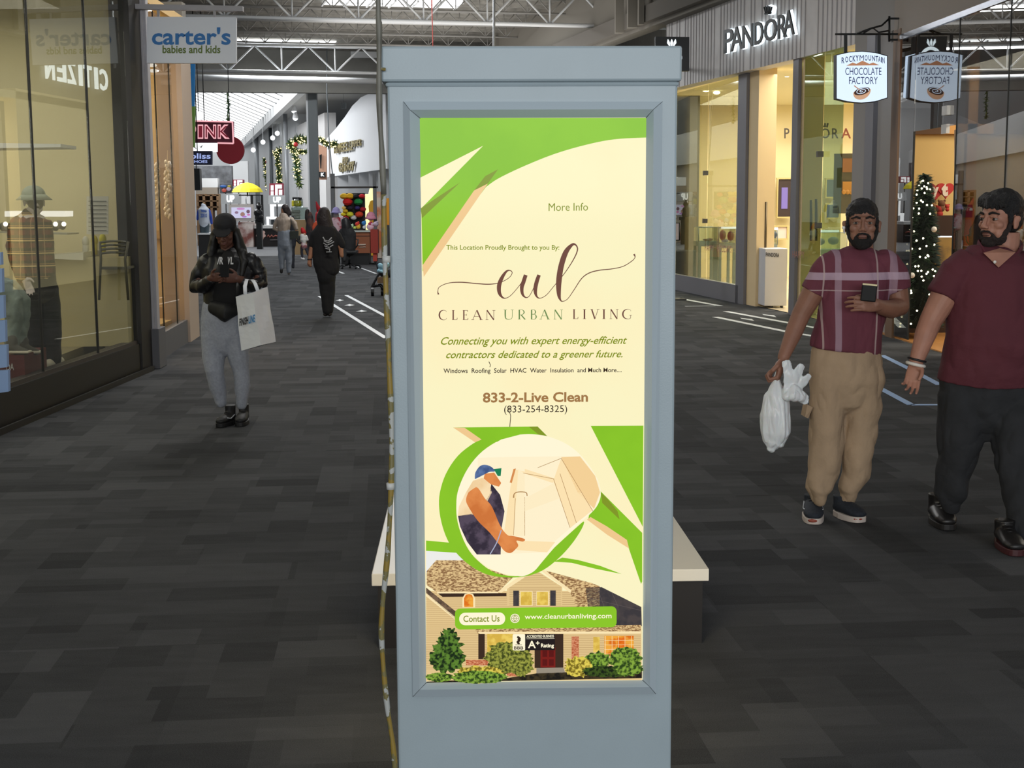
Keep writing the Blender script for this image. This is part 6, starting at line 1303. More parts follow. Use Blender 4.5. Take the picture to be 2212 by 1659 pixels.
wt = fig('woman in a tan blouse and light grey-blue jeans walking away, far down the walkway', Yt, 620, 590, [
 ('body', skd, [[(613, 452, 6), (612, 462, 5), (613, 470, 4)], [(614, 478, 8), (614, 495, 7), (615, 515, 7)], [(599, 478, 3), (594, 490, 2.6), (600, 500, 2.6)], [(630, 478, 3), (638, 488, 2.8), (640, 500, 2.8)], [(610, 540, 4), (609, 578, 2.2)], [(624, 540, 4), (624, 582, 2.2)]]),
 ('hair', hairk, [[(616, 449, 8), (617, 456, 7), (622, 466, 3.4), (624, 480, 1.6)]]),
 ('blouse', mat('tan satin blouse', (158, 142, 128), .5), [[(613, 467, 10), (613, 475, 17), (614, 488, 14), (613, 499, 13)], [(601, 474, 5.5), (594, 486, 5), (592, 494, 4.5), (600, 498, 4)], [(629, 474, 6), (637, 484, 5.5), (640, 494, 4.5)]]),
 ('jeans', mat('grey blue jeans', (124, 130, 140), .85), [[(614, 500, 14), (615, 515, 16), (615, 530, 15)], [(608, 530, 8.5), (608, 555, 7), (609, 578, 5)], [(623, 530, 8.5), (624, 560, 7), (624, 586, 5)]]),
 ('shoe', mat('dark sole shoe', (34, 30, 30), .6), [[(608, 583, 3.4), (608, 588, 3.2)]]), ('shoe', mat('grey shoe', (110, 100, 90), .6), [[(624, 588, 3.4), (624, 591, 3.2)]])])
f = MB(); c = at(635, 507, Yt-.05); f.box((c.x-.09, Yt-.1, c.z-.1), (c.x+.1, Yt+.05, c.z+.09), mat('dark green handbag', (36, 42, 34), .5)); f.tube([at(628, 473, Yt-.1), at(634, 498, Yt-.12)], .01, blk, 5); hb = f.build('handbag', bevel=.02); tag(hb, 'dark handbag on the shoulder of the woman in the tan blouse', 'handbag')
fig('person in dark clothes hidden behind the woman in the tan blouse', Yt+3, 634, 577, [('body', mat('dark navy clothes', (34, 36, 44), .8), [[(632, 470, 4), (634, 500, 7), (632, 530, 7)], [(632, 535, 5), (633, gy(Yt+3)-2, 3.4)]]), ('hair', hairk, [[(622, 452, 4), (626, 462, 4)]])])
Yk = 36.5
kid = fig('small child in a red cap and dark trousers, beside the woman in black', Yk, 654, 561, [
 ('body', mat('child skin', (190, 140, 116), .6), [[(656, 503, 4), (657, 507, 4)], [(656, 514, 4), (656, 530, 4)]]),
 ('cap', mat('red child cap', (190, 28, 30), .7), [[(653, 495, 4.4), (655, 500, 5.4)], [(658, 502, 4), (660, 503, 2)]]),
 ('jacket', mat('white and black jacket', (206, 204, 200), .8), [[(654, 510, 6), (655, 518, 7), (656, 524, 5)], [(661, 511, 3.4), (664, 518, 2.6)]]),
 ('sleeve', mat('black sleeve', (30, 30, 32), .8), [[(647, 512, 3), (643, 520, 3.6), (648, 525, 3)]]),
 ('skirt', mat('plaid red cloth', (130, 60, 66), .8, rgb2=(190, 170, 170), nscale=12), [[(655, 525, 5), (657, 532, 7)]]),
 ('trousers', mat('child dark trousers', (40, 42, 52), .85), [[(652, 533, 3.4), (652, 545, 3), (653, 556, 2.4)], [(659, 533, 3.4), (663, 543, 3), (666, 550, 2.6)]]),
 ('shoe', mat('white child shoe', (214, 212, 210), .6), [[(652, 558, 2.6), (656, 560, 2.6)]])], vox=.012)
fig('person in dark clothes with long brown hair, left of the woman in black', 38, 670, 566, [('body', mat('dark patterned coat', (40, 36, 40), .8, rgb2=(110, 70, 60), nscale=4), [[(669, 462, 5), (670, 475, 8), (668, 500, 8), (668, 520, 7)], [(668, 520, 5), (670, gy(38)-2, 4)]]), ('hair', hairk, [[(664, 456, 5), (663, 470, 5), (665, 485, 3)]]), ('scarf', mat('orange scarf', (206, 84, 50), .8), [[(684, 482, 5), (678, 490, 5), (674, 500, 3)]])])
sp = fig('seated person in black with long black hair at the hat stall, on an office chair', 36.5, 752, 560, [
 ('body', mat('black winter coat', (24, 24, 26), .8), [[(748, 490, 10), (752, 505, 17), (753, 530, 16), (752, 543, 15)], [(738, 500, 6), (734, 515, 5), (740, 528, 4)], [(745, 545, 7), (742, 548, 7, -.3), (744, 562, 4, -.35)]]), ('hair', mat('jet hair', (16, 16, 18), .5), [[(746, 478, 9), (749, 490, 11), (752, 503, 9)]]),])
oc = empty('office_chair', V((at(756, 560, 36.6).x, 36.9, 0)), 'black office chair with open armrests under the seated person', 'chair')
f = MB(); a = at(735, 548, 36.5); b = at(772, 541, 36.5); f.box((a.x, 36.3, a.z), (b.x, 36.9, b.z), blk); f.build('seat', oc, bevel=.02)
f = MB(); f.tube([at(x, y, 36.6) for x, y in ((764, 540), (772, 530), (774, 518), (768, 516), (765, 526))], .022, blk, 6); f.build('armrest', oc); f = MB(); c = at(754, 548, 36.6); f.tube([c, V((c.x, 36.6, .12))], .03, blk, 8); f.build('column', oc)
for k in range(5):
    a = math.radians(72*k+20); f = MB(); e = V((c.x+.3*math.cos(a), 36.6+.3*math.sin(a), .06)); f.tube([V((c.x, 36.6, .12)), e], .02, blk, 6); f.ell(e+V((0, 0, -.03)), .032, blk, seg=8, rg=6); f.build('wheel_arm', oc)
# ---- pushchair ----
Yp = 25.7; pc = empty('pushchair', V((at(825, 600, Yp).x, Yp, 0)), 'black pushchair with pale blue blankets, half hidden by the cable and kiosk', 'pushchair')
f = MB(); f.tube([at(x, y, Yp) for x, y in ((804, 636), (803, 620), (815, 598), (830, 575), (838, 560))], .022, blk, 8); f.tube([at(x, y, Yp) for x, y in ((806, 618), (822, 616), (834, 632))], .03, blk, 8); f.build('frame', pc)
for x, y, dy in ((805, 637, 0), (826, 634, .1), (834, 638, -.3)):
    f = MB(); c = flo(x, y+9); c = V((at(x, y, Yp+dy).x, Yp+dy, .085)); f.tube([c-V((.025, 0, 0)), c+V((.025, 0, 0))], .085, blk, 18, sm=False); f.build('wheel', pc)
f = MB()
for pr in ([(818, 570, 6), (822, 582, 9), (832, 592, 12), (842, 590, 10)],): f.tube([at(x, y, Yp+.1) for x, y, w in pr], [w/3000*Yp for x, y, w in pr], mat('dark pushchair cloth', (34, 36, 42), .8), 12, rnd=True)
f.blob('seat_shell', pc, .015, 2); f = MB()
for x, y, r in ((822, 574, 6), (836, 572, 6), (830, 578, 6)): f.ell(at(x, y, Yp-.12), (r/3000*Yp, .08, r/3000*Yp), mat('pale blue blanket', (140, 180, 196), .9))
for x, y, r in ((818, 585, 4), (823, 586, 4), (829, 588, 3.6)): f.ell(at(x, y, Yp-.16), (r/3000*Yp, .06, r/3000*Yp), mat('white blanket', (216, 214, 210), .9))
f.blob('blanket', pc, .012, 2, amp=.01, fr=20); f = MB(); f.slab([at(815, 600, Yp-.1), at(838, 596, Yp-.1), at(838, 612, Yp-.1), at(815, 612, Yp-.1)], (0, .3, 0), mat('tan under basket', (124, 100, 78), .8)); f.build('basket', pc)
# ------------------------------------------------------------------ left shop contents
YM = 12.35
def L_(x, y, Y=YM): return at(x, y, Y)
sc3 = FPX/YM
mq = empty('mannequin', L_(85, 800, YM), 'standing mannequin in a plaid shirt, dark trousers and a pale bucket hat', 'mannequin')
plaid = bpy.data.materials.new('plaid flannel'); plaid.use_nodes = True; nt = plaid.node_tree; b = nt.nodes['Principled BSDF']; tc = nt.nodes.new('ShaderNodeTexCoord'); sp_ = nt.nodes.new('ShaderNodeSeparateXYZ'); nt.links.new(tc.outputs['Object'], sp_.inputs[0])
def _m(op, a, b_=None):
    n = nt.nodes.new('ShaderNodeMath'); n.operation = op
    for i, q in enumerate((a, b_)):
        if q is None: continue
        if isinstance(q, (int, float)): n.inputs[i].default_value = q
        else: nt.links.new(q, n.inputs[i])
    return n.outputs[0]
cur = None
def stripe(src, per, lo, hi): 
    fr_ = _m('FRACT', _m('MULTIPLY', src, 1/per)); return _m('MULTIPLY', _m('GREATER_THAN', fr_, lo), _m('LESS_THAN', fr_, hi))
cur = nt.nodes.new('ShaderNodeRGB').outputs[0]; cur.default_value = lin((24, 14, 16))+(1,)
for src, per, lo, hi, c_, st in ((2, .11, .1, .5, (110, 24, 30), .8), (0, .10, .2, .6, (30, 24, 28), .6), (2, .11, .62, .72, (226, 190, 130), .9), (2, .11, .8, .86, (190, 140, 90), .7), (0, .10, .7, .76, (216, 180, 130), .55)):
    mx = nt.nodes.new('ShaderNodeMixRGB'); nt.links.new(_m('MULTIPLY', stripe(sp_.outputs[src], per, lo, hi), st), mx.inputs[0]); nt.links.new(cur, mx.inputs[1]); mx.inputs[2].default_value = lin(c_)+(1,); cur = mx.outputs[0]
nt.links.new(cur, b.inputs['Base Color']); b.inputs['Roughness'].default_value = .9
mqs = mat('pale mannequin', (196, 186, 184), .4)
f = MB(); hd = headM(L_(74, 436), -30, 0, 0, 1.0); head_prims(f, hd, mqs); f.tube([L_(70, 450), L_(68, 470)], .05, mqs, 14)
px_loft(f, L_ and (lambda x, y, d=0: L_(x, y, YM+d)), [(66, 480, 36, .09), (68, 540, 36, .1), (72, 600, 34, .1)], sc3, mqs)
f.tube([L_(36, 495), L_(34, 550), L_(52, 600, YM-.1)], [.05, .045, .03], mqs, 12, rnd=True)
o = L_(54, 602, YM-.12); hand_prims(f, basisM(o, L_(66, 628, YM-.14)-o, V((1, 0, .6))), mqs, ((12, 18, 12),)*4, s=.95); f.blob('body', mq, .007, 2)
PL = lambda x, y, d=0: L_(x, y, YM+d)
f = MB(); px_loft(f, PL, [(67, 466, 20, .07), (66, 476, 44, .11), (68, 520, 42, .13), (73, 570, 44, .13), (76, 596, 43, .13)], sc3, plaid, 24)
f.tube([PL(34, 490), PL(28, 530), PL(34, 565, -.05), PL(50, 597, -.11)], [.062, .06, .056, .048], plaid, 16, rnd=True); f.tube([PL(98, 490), PL(104, 530), PL(104, 570)], [.06, .058, .05], plaid, 16, rnd=True); f.blob('plaid_shirt', mq, .009, 3, amp=.012, fr=9, amp2=.012, fr2=18)
f = MB(); tr_ = mat('black wide trousers', (24, 24, 26), .9); px_loft(f, PL, [(78, 594, 40, .12), (80, 625, 42, .12)], sc3, tr_, 20); px_loft(f, PL, [(68, 625, 24, .1), (70, 700, 22, .1), (73, 785, 20, .09)], sc3, tr_, 18); px_loft(f, PL, [(102, 625, 24, .1, .1), (112, 700, 20, .1, .1), (114, 780, 18, .09, .1)], sc3, tr_, 18); f.blob('trousers', mq, .01, 3, amp=.012, fr=7)
f = MB(); hb_ = mat('pale green bucket hat', (150, 160, 150), .9); f.ell(hd @ V((0, -.01, .06)), (.10, .115, .085), hb_); a = hd @ V((0, 0, .045)); f.tube([a+V((0, 0, .02)), a+V((0, 0, -.03))], [.10, .155], hb_, 24); f.build('bucket_hat', mq)
f = MB(); f.ell(hd @ V((0, .045, -.01)), (.066, .066, .075), mat('dark mannequin visor', (26, 26, 30), .3)); f.build('face_cover', mq)
f = MB(); cs = mat('cream chunky shoe', (222, 214, 196), .6)
for x, y, dY in ((90, 792, -.1), (118, 784, .1)): f.tube([PL(x+10, y-3, dY+.1), PL(x-2, y, dY), PL(x-14, y+5, dY-.12)], [(.05, .05), (.055, .05), (.05, .035)], cs, 14, side=(0, 0, 1), rnd=True)
f.blob('shoes', mq, .009, 2)
sm_ = empty('mannequin', L_(20, 770, 11.4), 'seated mannequin in pale jeans and grey high-top trainers at the left edge', 'mannequin')
f = MB(); dn = mat('pale washed denim', (140, 154, 150), .9, noise_amt=.25, nscale=10, bump=.6, bscale=20); Q = lambda x, y, d=0: at(x, y, 11.4+d)
for dx, d in ((0, 0), (16, .2)): f.tube([Q(-40+dx, 610, .1+d), Q(10+dx, 628, d), Q(30+dx, 650, d), Q(30+dx, 690, d), Q(26+dx, 736, d)], [.08, .085, .078, .068, .06], dn, 16, rnd=True)
f.tube([Q(-60, 520), Q(-50, 600)], [.14, .14], dn, 14, rnd=True); f.blob('jeans', sm_, .008, 3, amp=.012, fr=9, amp2=.012, fr2=16)
for dx, d in ((0, -.05), (24, .2)):
    f = MB(); f.tube([Q(26+dx, 735, d), Q(26+dx, 750, d), Q(40+dx, 758, d), Q(54+dx, 760, d)], [.045, .05, .042, .03], mat('grey canvas trainer', (96, 94, 88), .8), 14, rnd=True); s_ = f.blob('trainer', sm_, .007, 2); f = MB(); f.slab([Q(18+dx, 764, d-.05), Q(62+dx, 764, d-.05), Q(62+dx, 759, d-.05), Q(18+dx, 758, d-.05)], (0, .1, 0), cs); f.build('sole', s_, bevel=.008)
f = MB(); a, b2_ = at(16, 790, 11.3), at(52, 767, 11.3); f.box((-6, 11.3, .3), (b2_.x, 11.9, b2_.z), mat('maroon display block', (96, 34, 36), .6)); db = f.build('display_block'); tag(db, 'maroon display block under the trainers', 'block'); f = MB(); tx(f, 'DA', 14, 785, 30, 800, 11.29, WHITE); f.build('lettering', db)
f = MB()
for (y0, y1) in ((545, 572), (580, 631), (638, 687), (692, 738), (745, 793), (800, 846)):
    t = (y0-545)/300; x1 = 2+18*t; a, b2_, c_, d_ = at(-40, y0+2, 10.35), at(-40, y1+8, 10.35), at(x1+1, y1, 10.35), at(x1, y0, 10.35); f.slab([a, b2_, c_, d_], (0, .05, 0), mat('pale blue board', (142, 170, 214), .5))
bb = f.build('standing_board'); tag(bb, 'pale blue slatted standing board cut by the left edge', 'board'); f = MB(); f.box((-3.85, 10.4, 0), (-3.6, 10.6, 2.2), blk) ; 
f = MB(); a, b2_ = at(0, 318, 14.0), at(131, 311, 14.0); f.slab([at(-60, 308, 12.5), at(131, 311, 12.5), at(131, 318, 12.5), at(-60, 321, 12.5)], (0, .5, 0), WHITE); tag(f.build('light_shelf'), 'long thin white shelf edge high in the left shop', 'shelf')
ds = empty('display_shelf', at(70, 470, 13.7), 'lit display shelf with headwear behind the plaid mannequin', 'shelf')
f = MB(); f.slab([at(10, 456, 13.9), at(140, 456, 13.9), at(140, 468, 13.9), at(10, 468, 13.9)], (0, .3, 0), mat('lit shelf edge', (250, 244, 236), .5, em=1.2)); f.build('light_strip', ds)
f = MB(); f.slab([at(0, 500, 13.7), at(146, 504, 13.7), at(146, 507, 13.7), at(0, 503, 13.7)], (0, .4, 0), mat('steel shelf', (160, 160, 150), .3, metal=.6)); f.build('shelf_board', ds)
f = MB(); rr = random.Random(5)
for i in range(18): x = 6+i*7.6; f.ell(at(x, 488+rr.uniform(-3, 5), 13.85), (.035, .04, .045), mat('dark folded stock %d' % (i % 3), [(46, 42, 40), (130, 124, 112), (80, 70, 60)][i % 3], .6), seg=8, rg=6)
f.build('stock', ds)
f = MB()
for i in range(8): f.ell(at(12+i*18, 484, 13.6), .022, mat('tiny lamp', (255, 250, 230), .5, em=5), seg=8, rg=6)
f.build('shelf_lamps', ds)
for k, (x0, y0, x1, y1, c_) in enumerate(((187, 424, 234, 506, (206, 204, 196)), (254, 428, 272, 480, (176, 176, 170)))):
    r_ = empty('paper_notice', at((x0+x1)/2, y1, 13.9+k*.5), ('white paper notice with grey lines taped inside the left window', 'narrow pale notice beside the larger one')[k], 'notice'); f = MB(); f.slab([at(x, y, 13.9+k*.5) for x, y in ((x0, y0), (x0, y1), (x1, y1), (x1, y0))], (0, .01, 0), mat('notice paper %d' % k, c_, .8)); f.build('sheet', r_)
    f = MB(); [f.slab([at(x0+4, y, 13.89+k*.5), at(x1-4, y, 13.89+k*.5), at(x1-4, y+1.5, 13.89+k*.5), at(x0+4, y+1.5, 13.89+k*.5)], (0, .004, 0), mat('grey print', (110, 110, 106), .8)) for y in range(int(y0)+10, int(y1)-8, 9)]; f.build('printed_lines', r_)
cn_ = empty('shop_counter', at(200, 650, 13.9), 'cream shop counter with a pale top inside the left window', 'counter')
cw = mat('cream counter', (196, 184, 140), .6); f = MB(); f.box((at(104, 600, 13.9).x, 13.9, .3), (at(272, 600, 13.9).x, 14.5, at(200, 556, 13.9).z), cw); f.build('counter_body', cn_)
f = MB(); f.slab([at(78, 553, 13.8), at(180, 545, 13.8), at(180, 562, 13.8), at(78, 558, 13.8)], (0, .7, 0), mat('pale stone top', (222, 220, 206), .4)); f.build('counter_top', cn_)
for k, (x, y, c_, nm) in enumerate(((185, 522, (216, 216, 210), 'white'), (204, 520, (206, 190, 60), 'yellow'), (222, 517, (210, 200, 50), 'lemon yellow'))): f = MB(); f.ell(at(x, y, 14.1), (.035, .04, .055), mat('jar '+nm, c_, .5)); f.tube([at(x, y+4, 14.1), at(x, y+30, 14.1)], .03, mat('jar '+nm, c_), 12); tag(f.build('jar'), '%s jar standing on the cream counter' % nm, 'jar', 'jars on the cream counter')
ch = empty('chair', at(246, 650, 14.0), 'dark slat-back chair beside the cream counter', 'chair'); f = MB()
for y in (524, 532, 540, 548): f.tube([at(x, y+3*math.sin((x-216)/60*math.pi)*-1, 13.75) for x in range(216, 277, 8)], .012, mat('dark chair metal', (84, 82, 66), .4), 6)
f.tube([at(216, 522, 13.75), at(218, 560, 13.75), at(214, 648, 13.75)], .014, mat('dark chair metal', (0, 0, 0)), 6); f.tube([at(277, 522, 13.75), at(270, 560, 13.75), at(277, 648, 13.75)], .014, mat('dark chair metal', (0, 0, 0)), 6); f.build('backrest', ch)
f = MB(); f.slab([at(216, 577, 13.75), at(272, 577, 13.75), at(272, 582, 13.75), at(216, 582, 13.75)], (0, .4, 0), mat('dark chair metal', (0, 0, 0))); f.build('seat', ch)
# gold shop: hanging crystal strands and a spot
for k, (x, Y) in enumerate(((339, 16.2), (362, 16.6))):
    f = MB(); rr = random.Random(k)
    for i in range(42): f.ell(at(x+rr.uniform(-5, 5), 350+i*2.9, Y), (.022, .022, .03), mat('crystal bead', (252, 248, 240), .12, metal=.1), seg=6, rg=4)
    f.tube([at(x, 325, Y), at(x, 470, Y)], .004, mat('crystal cord', (200, 180, 140), .4), 5); tag(f.build('bead_strand'), 'hanging strand of glittering beads in the golden window, '+('left', 'right')[k], 'decoration', 'bead strands')
f = MB()
for x, y, Y in ((328, 141, 16), (332, 153, 16)): f.ell(at(x, y, Y), (.06, .03, .02), lw, seg=10, rg=6)
tag(f.build('ceiling_lamp'), 'small bright lamp at the top of the golden window', 'lamp')
# ------------------------------------------------------------------ jewellery shop contents
def J(x, y, Y): return at(x, y, Y)
def framed(x0, y0, x1, y1, Y, fm, pm_, label, extra=None):
    r_ = empty('framed_picture', J((x0+x1)/2, y1, Y), label, 'picture'); f = MB(); e = 3.2
    for a, b_, c_, d_ in ((x0-e, y0-e, x1+e, y0), (x0-e, y1, x1+e, y1+e), (x0-e, y0, x0, y1), (x1, y0, x1+e, y1)): box_px(f, a, b_, c_, d_, Y-.05, .08, fm)
    f.build('frame', r_); f = MB(); box_px(f, x0, y0, x1, y1, Y, .02, pm_); f.build('picture', r_)
    if extra: extra(r_)
fmb = mat('brass cream frame', (204, 184, 124), .5); YJ = 30.7
pst = mat('pale poster', (228, 226, 216), .5, em=.3)
framed(1634, 385, 1665, 412, YJ, fmb, mat('salmon poster', (214, 150, 120), .6), 'salmon framed picture on the cream back wall')
framed(1646, 430, 1664, 459, YJ, fmb, pst, 'small pale framed picture under the salmon one', lambda r: (lambda f: (box_px(f, 1650, 436, 1653, 456, YJ-.02, .02, blk), box_px(f, 1657, 436, 1660, 456, YJ-.02, .02, blk), f.build('dark_marks', r)))(MB()))
framed(1681, 387, 1712, 468, YJ, fmb, mat('dark picture', (52, 36, 34), .5), 'tall dark framed screen with a lilac block', lambda r: (lambda f: (box_px(f, 1688, 405, 1702, 451, YJ-.02, .02, mat('lilac screen block', (168, 140, 220), .5, em=.8)), f.build('lit_block', r)))(MB()))
framed(1753, 386, 1770, 468, YJ, fmb, mat('dark picture', (0, 0, 0)), 'narrow dark framed screen seen through the green glass door')
framed(1786, 388, 1803, 425, YJ, fmb, pst, 'upper white framed picture behind the green glass'); framed(1786, 442, 1812, 470, YJ, fmb, pst, 'lower white framed picture behind the green glass')
framed(1676, 490, 1700, 515, YJ, fmb, mat('rose pale picture', (226, 206, 200), .6), 'rose framed picture low on the back wall')
def wtx(root, st, x0, y0, x1, y1, Y, m): f = MB(); tx(f, st, x0, y0, x1, y1, Y, m, bold=.01); f.build('lettering', root)
wl_ = empty('wall_letters', J(1780, 300, 30.6), 'dark capital letters on the cream inner wall, cut by the mullion', 'sign lettering'); dkl = mat('bronze dark letter', (70, 58, 50), .4)
for ch_, a, b_ in (('P', 1694, 1705), ('A', 1711, 1726), ('N', 1730, 1745), ('D', 1752, 1768), ('O', 1773, 1792), ('R', 1797, 1811), ('A', 1817, 1838)): f = MB(); tx(f, ch_, a, 277, b_, 299, 30.6, dkl if ch_ != 'A' or a < 1800 else mat('red brown letter', (130, 60, 40), .5), ext=.01, bold=.01); f.build('letter', wl_)
f = MB(); [f.tube([J(1782+d, 275, 30.6), J(1782+d*1.6, 266, 30.6)], .02, dkl, 5) for d in (-4, 0, 4)]; f.build('crown', wl_)
f = MB(); box_px(f, 1850, 275, 1864, 279, 30.5, .05, dkl); box_px(f, 1854, 270, 1858, 287, 30.5, .05, dkl); tag(f.build('wall_mark'), 'small dark cross-shaped mark right of the inner letters', 'sign lettering')
# hanging posters
ph_ = empty('hanging_poster', J(1817, 462, 20.9), 'large grey hanging poster with an orange and a yellow picture, behind the green glass', 'poster'); f = MB(); f.slab([J(1803, 332, 20.9), J(1800, 461, 20.9), J(1862, 461, 20.9), J(1862, 331, 20.9)], (0, .03, 0), mat('grey poster back', (112, 112, 108), .6)); f.build('board', ph_)
f = MB(); box_px(f, 1820, 342, 1848, 372, 20.88, .01, mat('dull orange print', (176, 130, 100), .6)); box_px(f, 1820, 392, 1850, 412, 20.87, .01, mat('amber print', (226, 170, 100), .6)); [f.ell(J(x, 415, 20.86), (.035, .01, .035), mat('amber print', (0, 0, 0)), seg=10, rg=6) for x in (1823, 1831, 1839, 1847, 1855)]; f.build('print', ph_)
ph2 = empty('hanging_poster', J(1624, 455, 23.6), 'narrow pale hanging poster with a black edge beside the first mullion', 'poster'); f = MB(); f.slab([J(1611, 340, 23.6), J(1611, 452, 23.6), J(1634, 454, 23.6), J(1635, 340, 23.6)], (0, .02, 0), mat('pale film poster', (168, 168, 144), .5)); f.build('board', ph2); f = MB(); f.slab([J(1634, 339, 23.58), J(1632, 454, 23.58), J(1634.5, 454, 23.58), J(1637, 339, 23.58)], (0, .03, 0), blk); f.build('black_edge', ph2)
f = MB(); f.slab([J(1637, 440, 24), J(1643, 440, 24), J(1641, 490, 24), J(1629, 478, 24)], (0, .03, 0), mat('charcoal cloth', (60, 58, 58), .8)); tag(f.build('hanging_cloth'), 'dark tapering hanging cloth behind the narrow poster', 'cloth')
# display counters with glass tops
def case(x0, x1, yg, yt, Y, label, items):
    r_ = empty('display_case', V((J((x0+x1)/2, 500, Y).x, Y+.3, 0)), label, 'display case'); a, b_ = J(x0, yt, Y), J(x1, yg, Y); gm = mat('grey case frame', (150, 160, 158), .4, metal=.3)
    f = MB(); f.box((a.x, Y, a.z-.09), (b_.x, Y+.6, a.z), gm)
    f.build('case_base', r_)
    for xx in (a.x, b_.x-.05):
        for yy in (Y, Y+.55): f = MB(); f.box((xx, yy, 0), (xx+.05, yy+.05, a.z-.09), gm); f.build('leg', r_)
    f = MB(); f.box((a.x+.01, Y+.01, a.z), (b_.x-.01, Y+.59, b_.z), glass('case glass', (240, 248, 246), .12, .4)); f.build('glass_box', r_)
    f = MB(); 
    for (p, q_) in (((a.x, Y), (b_.x, Y)), ((a.x, Y+.6), (b_.x, Y+.6))): f.tube([V((p[0], p[1], b_.z)), V((q_[0], q_[1], b_.z))], .008, gm, 5)
    for xx in (a.x, b_.x): f.tube([V((xx, Y, a.z)), V((xx, Y, b_.z))], .008, gm, 5)
    f.build('case_edge', r_)
    f = MB()
    for (x, y, w, h, c_) in items: 
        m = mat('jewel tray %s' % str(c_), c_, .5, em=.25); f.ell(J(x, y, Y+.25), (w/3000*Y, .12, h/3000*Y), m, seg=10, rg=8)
    f.build('tray', r_); return r_
case(1509, 1552, 491, 522, 26.0, 'glass-topped display case with bread-coloured trays, farthest left', [(1528, 518, 10, 2.5, (206, 160, 110)), (1534, 517, 6, 3, (222, 190, 150))])
case(1553, 1590, 492, 526, 25.4, 'glass-topped display case with a red sculpture, left of the first mullion', [(1561, 508, 7, 12, (206, 120, 96)), (1578, 510, 7, 11, (190, 60, 60)), (1566, 520, 8, 4, (232, 226, 220))])
case(1607, 1680, 492, 529, 23.9, 'lit display case with blue and white trays between the mullions', [(1614, 516, 7, 9, (236, 238, 240)), (1633, 503, 8, 9, (60, 130, 190)), (1632, 520, 5, 5, (200, 80, 60)), (1651, 512, 7, 9, (236, 238, 240)), (1671, 507, 8, 8, (60, 110, 160))])
case(1728, 1830, 502, 540, 23.0, 'long lit display case behind the green glass door', [(1745, 520, 9, 8, (230, 240, 236)), (1770, 522, 12, 8, (236, 240, 240)), (1800, 520, 12, 9, (220, 236, 230))])
f = MB(); [f.tube([J(x0, y, Y), J(x1, y, Y)], .02, lw, 5) for x0, x1, y, Y in ((1622, 1652, 493, 23.8), (1656, 1680, 494, 23.8), (1724, 1812, 499, 22.95), (1558, 1590, 492, 25.3))]; tag(f.build('case_lamps'), 'thin bright light strips on top of the display cases', 'lamp')
# lettering stuck on the glass
for st, x0, x1, y0, y1 in (('HAPPY', 1526, 1546, 529, 541), ('HOLIDAYS', 1553, 1584, 530, 544), ('HAPPY', 1716, 1742, 542, 556)):
    f = MB(); O = atline(x0, y1, PA, PB)+V((-.03, 0, 0)); O2 = atline(x1, y1+(x1-x0)*.06, PA, PB)+V((-.03, 0, 0)); f.text(st, O, O2-O, atline(x0, y0, PA, PB)+V((-.03, 0, 0))-O, mat('rosy glass lettering', (176, 120, 104), .6)); tag(f.build('window_lettering'), 'rose-coloured word %s stuck on the jewellery shop glass, %s' % ('of five letters' if st == 'HAPPY' else 'of eight letters', 'by the grey mullion' if x0 > 1700 else 'left window'), 'lettering')
# pull handles
for k, (x, y0, y1, Y) in enumerate(((1655, 436, 598, 22.4), (1752, 432, 520, 20.2), (1763, 430, 520, 20.1))):
    f = MB(); f.tube([J(x, y0, Y), J(x-3*(k == 0), y1, Y)], .02, mat('bronze handle', (96, 84, 64), .35, metal=.7), 8); tag(f.build('door_handle'), ('long bronze pull handle on the open door by the rolling cabinet', 'left vertical pull handle behind the green glass', 'right vertical pull handle behind the green glass')[k], 'handle')
# rolling cabinet
cbY = 21.9; rc = empty('rolling_cabinet', V((J(1672, 600, cbY).x, cbY+.3, 0)), 'white rolling cabinet with small black lettering by the jewellery shop door', 'cabinet')
f = MB(); a, b_ = J(1651, 661, cbY), J(1688, 537, cbY); f.box((a.x, cbY, a.z), (b_.x+.1, cbY+.55, b_.z), mat('white cabinet', (206, 204, 204), .5)); f.build('cabinet_body', rc, bevel=.008)
f = MB(); O = J(1654.5, 554, cbY-.006); f.text('PANDORA', O, J(1683, 556, cbY-.006)-O, J(1654.5, 545, cbY-.006)-O, blk, bold=.02); f.build('lettering', rc)
for x, dy in ((1667, .05), (1688, .05), (1665, .5), (1690, .5)): f = MB(); c = J(x, 665, cbY+dy); c.z = .045; f.tube([c-V((.015, 0, 0)), c+V((.015, 0, 0))], .045, blk, 14, sm=False); f.tube([c, c+V((0, 0, .06))], .015, blk, 6); f.build('caster', rc)
f = MB(); a, b_ = J(1463, 519, 24), J(1468, 481, 24)
es = empty('easel_sign', V((a.x, 24, 0)), 'small framed notice on a black floor stand just right of the kiosk', 'sign'); f.box((a.x-.25, 24, a.z), (b_.x, 24.02, b_.z), mat('pinkish notice', (196, 184, 186), .6)); f.build('notice', es); f = MB()
for (p, q_) in ((V((a.x-.25, 24, a.z)), V((b_.x, 24, a.z))), (V((a.x-.25, 24, b_.z)), V((b_.x, 24, b_.z))), (V((b_.x, 24, a.z)), V((b_.x, 24, b_.z)))): f.tube([p, q_], .012, blk, 5)
f.build('frame', es); f = MB(); f.tube([V((b_.x-.08, 24.02, 0)), V((b_.x-.08, 24.02, a.z))], .02, blk, 6); f.box((b_.x-.3, 23.9, 0), (b_.x+.12, 24.2, .02), blk); f.build('stand', es)
